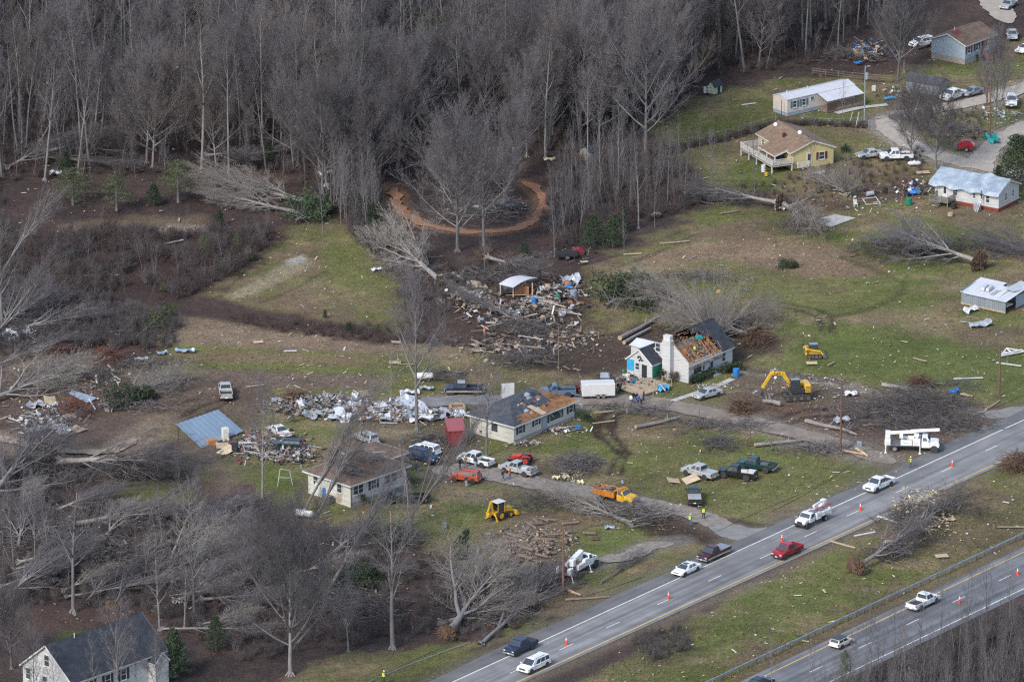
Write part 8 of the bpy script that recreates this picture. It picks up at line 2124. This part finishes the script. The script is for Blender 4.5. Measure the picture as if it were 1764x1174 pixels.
for (u,v,sx,sy,sz,rz,me,lab) in ((620,712,8,6,5.5,.3,CRW[0],'large domed sheet of crumpled white metal'),(655,716,7,5,3.0,.2,CRW[1],'flattened white metal wall left of the snapped trunk'),(690,705,7,5,3.0,.5,CRW[0],'white metal wreck right of the snapped trunk'),(735,722,8,3,2.5,.35,CRW[1],'long curled white metal strip in front of the wreck'),(762,714,4,4,3,.9,CR[0],'grey crumpled sheet near the red shed'),
(700,690,5,4,3,1.2,CR[1],'silver sheet behind the snapped trunk'),(590,720,6,4,3,0,CR[2],'grey sheet at the left of the domed white metal'),(540,716,5,4,2.4,1.0,CR[0],'grey crumpled sheet on the rubble bank'),(480,690,3,2,1,.3,CR[1],'bluish sheet at the left end of the rubble bank'),(705,682-4,4,2,2,.2,CRW[0],'torn white metal above the driveway edge'),
(985,485,4.5,4,4,.4,CR[1],'shiny bent metal sheets above the drums'),(960,500,3,3,2,1.1,CR[2],'dull bent sheet among the drums'),(885,540,4,3,2,.2,CR[0],'grey sheet in the heap below the shelter'),(682,458,3,2.4,2,.5,CR[2],'silver scrap caught in the pale uprooted tree'),(648,466,2.6,1.4,1,.5,CRW[0],'white scrap left under the pale uprooted tree'),
(1670,536,4,2.4,2.2,.7,CRW[0],'white bent sheet in front of the metal shed'),(1690,560,5.5,3,2.0,.4,CR[2],'twisted grey sheets on the tan grass'),(1465,680,2.8,2.2,1.6,.3,CRW[1],'white crumpled sheet right of the excavator'),(1450,725,4,2.4,1.6,.6,CR[0],'grey sheet in the mud behind the utility pole'),(1050,910,2,1.4,1,.2,CRT['tarp_pale'],'pale blue scrap on the grass above the log heap'),
(30,575,5,4,4,.3,CRW[0],'white torn vehicle shell at the left edge'),(12,578,3,3,3,1.3,CR[1],'grey scrap left of the white shell'),(105,552,3,1.6,1.5,.2,CRT['tarp_pale'],'pale blue scrap below the brambles'),(35,542,3.5,1.0,1,-.6,CRT['blue_roof'],'long pale blue strip near the left edge'),(318,606,4.2,1.6,1.6,-.2,CRT['blue_roof'],'blue-grey curled sheet on the field edge'),(280,610,2.2,1.4,1.5,.2,CRT['blue_roof'],'dark blue scrap left of the curled sheet'),
(243,620,3,1.4,.6,.3,CRW[1],'small white sheet below the rust-brown bush'),(62,700,4.5,3,2.4,.8,CR[0],'silver sheet in the left wreck pile'),(90,738,6,3,1.0,.1,CRW[0],'white sheeting spread in front of the left wreck pile'),(60,742,4,2.5,.9,.4,CR[1],'pale sheeting at the left front of the wreck pile'),(735,650+20,3,1.5,1,0,CR[0],'small sheet by the driveway bend'),
(1142,672,2.4,2.2,3,.2,CRT['tarp_cyan'],'bright blue bag of tarp at the deck corner'),(1645,676,2,1.6,2,.2,CRT['tarp_blue'],'blue tarp scrap on the green lawn'),(1484,84,2.6,2.0,2,.2,CRT['tarp_blue'],'bright blue tarp over the wood-edge wreck'),(1478,110,1.8,1.4,1,.2,CRT['tarp_blue'],'blue tarp scrap in front of the wood-edge wreck'),(1532,171,2.8,1.4,1,.2,CRT['tarp_cyan'],'blue tarp on the walk by the grey shed'),
(1708,243,2.6,5.5,4,.35,CRT['tarp_teal'],'teal tarp draped beside the gravel drive'),(930,556,2,1.6,2,.2,CRT['tarp_blue'],'blue scrap in the brush below the shelter'),(945,562,1.4,1.2,1.5,.2,CRT['insul'],'yellow scrap beside the blue one in the brush'),(520,78+70,2,1.6,1.5,.2,CRW[0],'white scrap among bare trees by the round cedar'),(95,300,3,2,2,.3,CRW[1],'pale scrap at the left wood edge'),
(385,170,3,2,1.5,.3,CRW[0],'white scraps deep in the left wood'),(692,100,4,3,2,.2,CRW[1],'pale wreckage in the middle of the wood'),(560,300,3,2,2,.3,CRW[0],'white torn sheet above the fallen grey crown'),(560,325,2,3,3,.3,CRW[1],'hanging white strip above the fallen grey crown'),(947,277,2.6,1.2,1.5,.3,CRT['insul'],'dark-edged cream scrap at the foot of the wood'),
(1410,300,3,2,1,.1,CR[2],'grey tarp under the yellow house shrubs'),(1130,372,2.2,1.2,2,.3,CR[0],'white sheet caught on a slim stem at the meadow'),(1580,915,2.6,2,2,.3,CRT['insul'],'yellow insulation roll on the rear median tree'),(1600,895,2.4,2,2,.9,CRT['insul'],'second yellow insulation lump on the median'),(1535,935,2.6,1.4,1,.3,CRT['insul'],'yellow insulation below the front median tree'),
(958,825,1.6,1.2,1.5,.1,CRT['insul'],'pale yellow foam below the rounded brush pile'),(975,824,1.8,1.2,1.5,.8,CRT['insul'],'second pale yellow foam below the rounded brush pile'),(1000,833,1.4,1.6,1.5,.4,CRT['insul'],'upright yellow foam sheet beside the gravel drive'),(1346,300+60,3,2.5,3,.3,CR[2],'white plastic caught on the raised root plate')):
 q=1.0 if lab[:5] in ('large','flatt') or 'wreck right' in lab else .72;sx,sy,sz=sx*q,sy*q,sz*(.8 if q<1 else .7)
 piece('metal_sheet' if 'tarp' not in lab and 'foam' not in lab and 'insul' not in lab else 'tarp' if 'tarp' in lab else 'foam_piece',me,u,v,(sx,sy,sz),(0,0,rz),lab,'scrap',z=.25+sz*.07)
def drum(u,v,m,label,r=.32,h=.95,tip=False):
 e=empty('drum',G(u,v,r if tip else 0),0,label,'drum')
 if tip:e.rotation_euler=(0,R(90),.4)
 MB().tube((0,0,0),(0,0,h),r,n=14).build('body',m,e,bevel=.03);mb=MB()
 for z in (h*.33,h*.66):mb.tube((0,0,z-.02),(0,0,z+.02),r*1.05,n=14)
 mb.build('hoops',m,e)
PB=mat('drum_blue',(0.02,0.17,0.45),.5,.15,2)
drum(980,502,PB,'blue drum above others right of the shelter',.45,1.1);drum(920,523,PB,'blue drum standing on the slab before the shelter',.4,1.0);drum(1268,648,PB,'bright blue barrel at the end of the clipped hedge',.5,1.25)
drum(961,517,M['green_wrap'],'dark green drum at the slab edge',.42,.9);drum(988,513,M['galv'],'grey metal tank among the drums',.55,1.3);drum(977,495,PAINT['orange'],'rusty orange drum behind the blue one',.4,.9)
drum(1315,296,M['white_paint'],'white barrel under the white deck',.38,1.2);drum(1320,303,PAINT['yellow'],'yellow bucket on the lawn below the white deck',.28,.6);drum(1525,332,M['dark'],'black bin right of the broken tree',.4,.9)
drum(1637,372,M['plywood'],'beige tub on the grass before the tarped house',.45,.6);drum(1643,358,M['dark'],'black round bin at the brick base',.5,.8);drum(1565,352,M['green_wrap'],'dark green bin before the bag heap',.5,1.1);drum(1493,334,M['sheet'],'grey tank lying near the broken tree',.4,1.2,True)
def appliance(u,v,size,m,label,rz=.5,name='refrigerator',cat='refrigerator'):
 e=empty(name,G(u,v),rz,label,cat);x,y,z=size
 MB().box((0,0,z/2),size).build('body',m,e,bevel=.03);MB().box((0,-y/2-.03,z*.34),(x*.96,.05,z*.62)).build('door',m,e);MB().box((0,-y/2-.03,z*.83),(x*.96,.05,z*.30)).build('freezer_door',m,e)
 MB().box((x*.38,-y/2-.07,z*.45),(.05,.05,z*.25)).build('handle',M['chrome'],e)
CREAM=PAINT['cream']
appliance(388,758,(.95,.8,1.95),CREAM,'cream refrigerator standing against the collapsed carport roof',.35);appliance(405,778,(.8,.8,1.6),PAINT['charcoal'],'dark refrigerator standing on the slab before the carport',-.3)
appliance(934,506,(.7,.7,1.2),M['white_paint'],'white-topped black appliance by the slab',.2,'freezer','appliance');appliance(942,506,(.6,.3,1.6),M['board'],'tan mattress-like panel standing by the slab',.1,'cabinet','cabinet')
appliance(1683,362,(.95,.9,1.0),M['galv'],'grey heat pump at the tarped house wall',1.0,'heat_pump','heat pump');appliance(365,766,(1.5,.9,.9),M['oak'],'orange-brown dresser at the hole in the carport roof',.4,'dresser','dresser')
appliance(1214,160,(.5,.5,1.1),M['white_paint'],'pale water heater beside the tiny green shed',.2,'water_heater','appliance');appliance(995,738,(.8,.5,.55),PB,'blue and white cooler before the long damaged house',.2,'cooler','cooler')
appliance(766,908,(.5,.4,.7),M['galv'],'small grey box on the grass below the black pickup',.1,'meter_box','box');appliance(1480,768,(.7,.5,.7),M['galv'],'grey transformer box beside the driveway mouth',.1,'transformer_box','box')
appliance(1505,157,(.7,.1,1.0),M['white_paint'],'white panel standing by the lamp pole',.1,'sign_panel','panel')
def tank(u,v,L,r,label,rz):
 e=empty('propane_tank',G(u,v),rz,label,'tank')
 MB().loft([[(x,r*q*math.cos(a*math.pi/7),r+.25+r*q*math.sin(a*math.pi/7)) for a in range(14)] for x,q in ((-L/2,.3),(-L/2+.15,.75),(-L/2+.4,1),(L/2-.4,1),(L/2-.15,.75),(L/2,.3))]).build('shell',M['white_paint'],e,smooth=True)
 MB().tube((0,0,2*r+.2),(0,0,2*r+.4),.18,n=10).build('valve_dome',M['white_paint'],e)
 for x in (-L*.28,L*.28):MB().box((x,0,.2),(.15,r*1.3,.4)).build('foot',M['steel'],e)
tank(524,892,3.0,.5,'white propane tank behind the leaning tree trunks',-.35);tank(730,655,3.0,.5,'white propane tank on the grass above the driveway',.05);tank(1575,307-20,2.2,.35,'white tank near the broad dark tree',.1)
for (u,v,a,b,n,l0,l1,z,m,lab,grp,sd) in ((640,712,8,5,14,.9,2.4,1.0,CRW+CR,'crumpled metal scrap in the white wreck','metal scraps in the white wreck',61),(735,716,6,3,14,.8,2.2,.8,CR+CRW[:1],'crumpled metal scrap left of the red shed','metal scraps left of the red shed',62),(560,704,8,5,16,.7,1.8,1.2,CR,'grey metal scrap in the rubble bank','metal scraps in the rubble bank',63),(905,540,8,8,12,.7,1.8,.8,CR,'metal scrap in the heap below the shelter','metal scraps below the shelter',64),(80,728,5,7,8,.8,1.8,.7,CR+CRW,'metal scrap in the left wreck pile','metal scraps in the left wreck pile',65)):
 strew(u,v,a,b,n,l0,l1,z,lab,'scrap',grp,m,'metal_scrap',sd,.5,(.5,1.0))
e=empty('stone_planter',G(788,706),.2,'pale square stone planter left of the long damaged house','planter')
for k in range(4):
 a=k*math.pi/2;MB().box((math.cos(a)*1.0,math.sin(a)*1.0,.4),(.3,2.3,.8),None,a).build('side',M['plywood'],e,bevel=.05)
MB().box((0,0,.3),(1.7,1.7,.5)).build('soil',M['sheathing'],e)
e=empty('white_wall_panel',G(875,684),.15,'white wall panel standing on the driveway behind the long house','wall panel')
MB().box((0,0,1.1),(1.9,.25,2.2)).build('panel',M['white_paint'],e);MB().box((0,.5,.15),(1.9,1.2,.3)).build('base',M['concrete'],e)
e=empty('roof_truss',G(1745,612),-.3,'white wooden truss wreck at the right edge of the lawn','truss')
e.rotation_euler=(R(-62),0,.5)
for p,q in (((-2.2,0,.3),(0,.3,1.9)),((0,.3,1.9),(2.4,0,.4)),((-2.2,0,.3),(2.4,0,.4)),((0,.3,1.9),(.2,0,.3)),((-1,.1,1.1),(.2,0,.3)),((-2.5,-.6,.1),(1.5,-.8,.15))):
 mb=MB();boombox(mb,p,q,.14,.2);mb.build('member',M['white_paint'],e)
e=empty('white_tube_frame',G(1502,350),.3,'white rectangular frame lying on the ground left of the bag heap','frame')  # plain rectangular frame of white tubes
for p,q in (((-1.2,-.8,.1),(1.2,-.8,.1)),((1.2,-.8,.1),(1.0,.9,.7)),((1.0,.9,.7),(-1.3,.9,.6)),((-1.3,.9,.6),(-1.2,-.8,.1))):
 MB().tube(p,q,.05).build('tube',M['white_paint'],e)
e=empty('white_chair',G(1474,356),.3,'white upturned garden chair near the floor slab','chair')
MB().box((0,0,.5),(.6,.6,.06)).build('seat',M['white_paint'],e);MB().box((0,.3,.85),(.6,.06,.7)).build('backrest',M['white_paint'],e)
for x in (-.25,.25):
 for y in (-.25,.25):MB().tube((x,y,0),(x,y,.5),.04).build('leg',M['white_paint'],e)
e=empty('dark_trailer',G(976,444),.1,'low dark trailer at the meadow corner','trailer')
MB().box((0,0,.7),(3.4,1.7,.5)).build('box',M['dark'],e);MB().tube((1.7,0,.5),(2.8,0,.5),.05).build('drawbar',M['steel'],e)
for s in (-1,1):wheel(e,0,s*.9,.33,.2)
e=empty('rusty_machine',G(996,438),.2,'rusty red machine right of the low dark trailer','machine')
MB().prism([(-1,.3),(1,.3),(.8,.9),(.1,1.2),(-.9,.8)],-.5,.5).build('body',M['red_metal'],e,bevel=.04)
for s in (-1,1):wheel(e,-.5,s*.6,.35,.15)
e=empty('swing_set',G(490,836),.2,'bent white tube frame left of the brown-roofed house','frame')
for p,q in (((-1,0,0),(-.6,0,2.6)),((-.6,0,2.6),(.8,.2,2.2)),((.8,.2,2.2),(1.2,0,0)),((-.8,0,1.3),(1,.1,1.1))):MB().tube(p,q,.05).build('tube',M['white_paint'],e)
e=empty('yellow_wreck_piece',G(1237,526,0),.3,'yellow plastic piece caught high in the pale fallen crown','scrap')
MB().prism([(-.35,2.0),(.3,2.0),(.4,2.5),(-.1,2.6)],-.2,.2).build('shell',PAINT['yellow'],e,bevel=.08);MB().tube((0,0,0),(0,0,2.0),.06).build('branch',M['bark_light'],e)
rr=random.Random(13)
for k in range(14):
 p=G(1572+rr.gauss(0,9),327+rr.gauss(0,5));bm=bmesh.new();bmesh.ops.create_icosphere(bm,subdivisions=2,radius=.55)
 for v in bm.verts:v.co*=rr.uniform(.8,1.15);v.co.z=max(v.co.z*.75,-.3)
 me=bpy.data.meshes.new('bag');bm.to_mesh(me);bm.free();me.materials.append((M['tarp_blue'],M['dark'],M['white_paint'],PAINT['bluegrey'])[k%4]);o=link('rubbish_bag',me,None,(p.x,p.y,.35));mb=MB().tube((0,0,.38),(0,0,.62),.08,.14,6).build('knot',me.materials[0],o)
 tag(o,('blue','black','white','grey-blue')[k%4]+' rubbish bag in the heap left of the tarped house','bag',('blue','black','white','grey-blue')[k%4]+' bags left of the tarped house')
for k in range(16):
 p=G(1082+rr.gauss(0,7),656+rr.gauss(0,5));s=rr.uniform(.35,.8)
 o=MB().frustum((0,0,0),(s,s*.8),(s*.9,s*.7),s*.8).build('bundle',(M['dark'],M['rubble_dark'],M['tarp_blue'],M['white_paint'],M['pink_siding'],M['green_wrap'])[k%6],None,(p.x,p.y,.3),(0,0,rr.uniform(0,3)),bevel=.06)
 MB().box((0,0,s*.8+.02),(s*.7,s*.15,.04)).build('tie',M['old_wood'],o);tag(o,'bundle of belongings heaped before the blue tarp panel','bundle','belongings before the blue tarp panel')
rr=random.Random(31)
for k in range(22):
 q=dumpt.matrix_basis@Vector((rr.uniform(-2.7,.0),rr.uniform(-.8,.8),rr.uniform(1.5,2.2)));o=link('cut_log',c0,None,q,(rr.gauss(0,.2),rr.gauss(0,.2),rr.uniform(0,3.1)),(rr.uniform(.6,1.1),rr.uniform(.1,.2),rr.uniform(.1,.2)));link('cut_end',c1,o)
 tag(o,'cut wood piece heaped in the orange dump bed','log','cut wood in the dump bed')
 # ---- people
SKIN=mat('skin',(0.42,0.25,0.18),.6,.1,3);HAIR=mat('hair',(0.035,0.025,0.02),.9,.2,5)
CL={k:mat('cloth_'+k,c,.9,.15,5) for k,c in {'black':(.014,.014,.016),'denim':(.07,.12,.22),'navy':(.02,.03,.06),'grey':(.20,.20,.20),'orange':(.62,.15,.02),'lime':(.50,.68,.06),'blue':(.03,.09,.26),'tan':(.30,.19,.10),'white':(.66,.66,.64),'brown':(.06,.045,.035),'paleblue':(.30,.36,.44)}.items()}
def person_body(pose,seed):
 """one skinned surface: joints with radii; returns the mesh, faces grouped as shoes, trousers, coat, skin"""
 sw={'stand':(.06,-.06),'stride':(.28,-.26),'reach':(.10,-.10),'climb':(.18,-.05)}[pose]
 J=[(0,0,.98),(0,0,1.18),(.01,0,1.40),(.02,0,1.52),(.03,0,1.60),(.04,0,1.70)];Rd=[.155,.145,.165,.06,.085,.10];E=[(0,1),(1,2),(2,3),(3,4),(4,5)]
 def add(p,r,par):J.append(p);Rd.append(r);E.append((par,len(J)-1)); return len(J)-1
 add((.035,0,1.78),.07,5)
 for s,f in ((1,sw[0]),(-1,sw[1])):
  k0=.30 if pose=='climb' and s>0 else 0
  h=add((0,s*.10,.90),.11,0);k=add((f*.55+.03+k0*.6,s*.11,.50+k0*.5),.075,h);a=add((f,s*.12,.10+k0),.05,k);add((f+.10,s*.13,.05+k0),.045,a)
  sh=add((.01,s*.20,1.42),.075,2)
  if pose in ('reach','climb'):el=add((.20,s*.26,1.30+(.25 if pose=='climb' else 0)),.05,sh);w=add((.42,s*.20,1.38+(.35 if pose=='climb' else 0)),.038,el);hd=(.10,0,.02)
  else:el=add((-f*.25-.02,s*.27,1.14),.05,sh);w=add((-f*.5+.06,s*.28,.90),.036,el);hd=(.03,0,-.10)
  p=add(tuple(J[w][i]+hd[i] for i in range(3)),.036,w)
 me=bpy.data.meshes.new('person');me.from_pydata(J,E,[])
 o=bpy.data.objects.new('person',me);C.objects.link(o)
 sk=o.modifiers.new('skin','SKIN');
 for i,v in enumerate(me.skin_vertices[0].data):v.radius=(Rd[i],Rd[i]);v.use_root=(i==0)
 o.modifiers.new('sub','SUBSURF').levels=1
 dg=bpy.context.evaluated_depsgraph_get();em=bpy.data.meshes.new_from_object(o.evaluated_get(dg));bpy.data.objects.remove(o)
 hands=[J[i] for i in range(len(J)) if Rd[i]==.036 and i>6]
 bm=bmesh.new();bm.from_mesh(em)
 mb=MB();mb.tube((.11,0,1.665),(.15,0,1.64),.018,.012,5)
 for s in (-1,1):mb.tube((.11,s*.035,1.69),(.125,s*.035,1.69),.014,.01,5);mb.tube((.03,s*.095,1.66),(.03,s*.115,1.67),.025,.02,5)
 ends=[J[i] for i in range(len(J)) if i and not any(a==i for a,_ in E) and 0.75<J[i][2]<1.75 and abs(J[i][1])>.1]
 for hx,hy,hz in ends:
  for q in range(4):
   ang=(q-1.5)*.014;d=(.06,0,.005) if pose in ('reach','climb') else (.015,0,-.06);t=(hx+d[0]*(1 if q in (1,2) else .8),hy+ang*1.5,hz+d[2]);mb.tube((hx+ang*.5,hy+ang,hz),t,.011,.008,5);mb.tube(t,(t[0]+.012,t[1],t[2]-.03),.008,.006,5)
  mb.tube((hx,hy,hz+.02),(hx+.045,hy-math.copysign(.035,hy),hz+.0),.012,.009,5)
 em2=mb.mesh('x');bm.from_mesh(em2)
 for f in bm.faces:
  c=f.calc_center_median();f.smooth=True
  arm=abs(c.y)>.215
  if c.z<.09 and not (pose=='climb'):f.material_index=0
  elif c.z<.98 and not arm:f.material_index=1
  elif c.z>1.735 or (c.z>1.60 and c.x<-.01):f.material_index=4
  elif c.z>1.53:f.material_index=3
  elif arm and any((c-Vector(h_)).length<.10 for h_ in ends):f.material_index=3
  else:f.material_index=2
 bm.to_mesh(em);bm.free()
 for k in range(5):em.materials.append(None) if len(em.materials)<5 else None
 return em
PB_={k:person_body(k,1) for k in ('stand','stride','reach','climb')}
def hat_mesh():
 return MB().loft([[(r*math.cos(a*math.pi/6)+x,r*math.sin(a*math.pi/6),z) for a in range(12)] for r,z,x in ((.15,0,.03),(.125,.005,0),(.115,.07,0),(.07,.125,0),(.01,.14,0))]).mesh('hard_hat',M['white_paint'])
HAT=hat_mesh()
def person(u,v,rz,pose,top,legs,label,hat=False,vest=None,z=0.0,loc=None,s=1.0,group=None):
 p=loc if loc is not None else G(u,v,z)
 me=PB_[pose].copy();
 for i,m in enumerate((CL['black'],CL[legs],CL[top],SKIN,HAIR)):me.materials[i]=m
 o=link('person',me,None,p,(0,0,rz),(s,s,s));tag(o,label,'person',group)
 if hat:h=link('hard_hat',HAT,o,(.035,0,1.735))
 if vest:
  mb=MB();mb.loft([[(x*q,y*q,z_) for x,y in ((.20,-.12),(.20,.12),(.08,.215),(-.10,.215),(-.19,.12),(-.19,-.12),(-.10,-.215),(.08,-.215))] for z_,q in ((1.0,.95),(1.2,.98),(1.42,1.0),(1.50,.6))],cap=False);mb.build('vest',CL[vest],o)
 return o
for a in (
(1568,806,-.5,'stand','navy','denim','worker in a lime vest and white hard hat beside the front bucket truck',True,'lime'),(1189,905,.6,'stand','navy','denim','worker in a lime vest and jeans standing on the gravel drive',True,'lime'),
(1212,893,1.6,'stand','black','navy','worker in a lime vest turned away behind the other on the drive',False,'lime'),(661,1176,.2,'reach','navy','navy','worker in a lime vest pulling a pale cable on the bottom verge',True,'lime'),
(1087,698,.9,'stride','white','denim','person in pale jacket and jeans leftmost in the group on the driveway'),(1091,693,-1,'stand','navy','brown','person in dark coat right beside the pale-jacketed one'),(1097,694,2.2,'stand','black','brown','person in black coat in the middle of the group'),
(1099,699,1.2,'stride','blue','navy','person in bright blue overalls at the front of the group'),(1105,697,2.6,'stand','paleblue','brown','person in grey-blue jacket right of the blue overalls'),(1109,690,3,'stand','black','black','person in dark clothes rightmost in the group on the driveway'),
(1064,676,.4,'stand','black','grey','person in dark coat close behind the white trailer'),(1068,676,2,'stand','brown','black','person in brown coat behind the white trailer'),
(792,808,-.4,'stand','black','navy','person in black coat at the nose of the orange-red wagon'),(802,804,-1.2,'stand','tan','grey','person in tan jacket before the white crew-cab pickup'),(819,805,-2,'stand','black','paleblue','person in black top and pale trousers beside the white pickup door'),
(866,828,.3,'stride','black','denim','person in black jacket and jeans walking beside the orange-shirted one'),(878,825,-.6,'stand','orange','denim','person in bright orange shirt by the silver-white pickup'),(803,838,1.5,'stand','navy','paleblue','person in navy coat standing in front of the orange-red wagon'),
(717,812,.6,'stand','navy','navy','person in dark blue at the carport post of the brown-roofed house'),(952,606,2,'stand','black','denim','person in black top and blue jeans below the wreck heap'),(834,582,.4,'stand','orange','denim','person in orange shirt and jeans left of the wreck heap'),(954,616,.8,'reach','grey','grey','grey-clad person bending by the grass edge below the wreck heap')):
 person(*a)
q=TORN.matrix_basis@Vector((3.6,1.6,3.1));person(0,0,.5,'reach','grey','denim','worker in a lime vest standing in the opened attic',False,'lime',loc=q)
q=TARPED.matrix_basis@Vector((-.62,TW*.245,1.55));person(0,0,TARPED.rotation_euler.z,'climb','navy','navy','dark-clad person climbing the white ladder',loc=q)
for k,(x,y,z,a) in enumerate(((.30,.45,1.25,2.0),(.55,.35,1.2,2.2),(.62,.70,.9,1.6),(.20,.25,.75,1.4))):
 t=brush_pile(560,800,a,a*.7,.35,120,'twigs scattered on the brown shingle roof',600+k,None,0,'roof_twigs',.8);t['group']='twigs on the brown roof'
 t.location=RANCH.matrix_basis@Vector((12*x,9*y,3.35+z));t['category']='twigs'
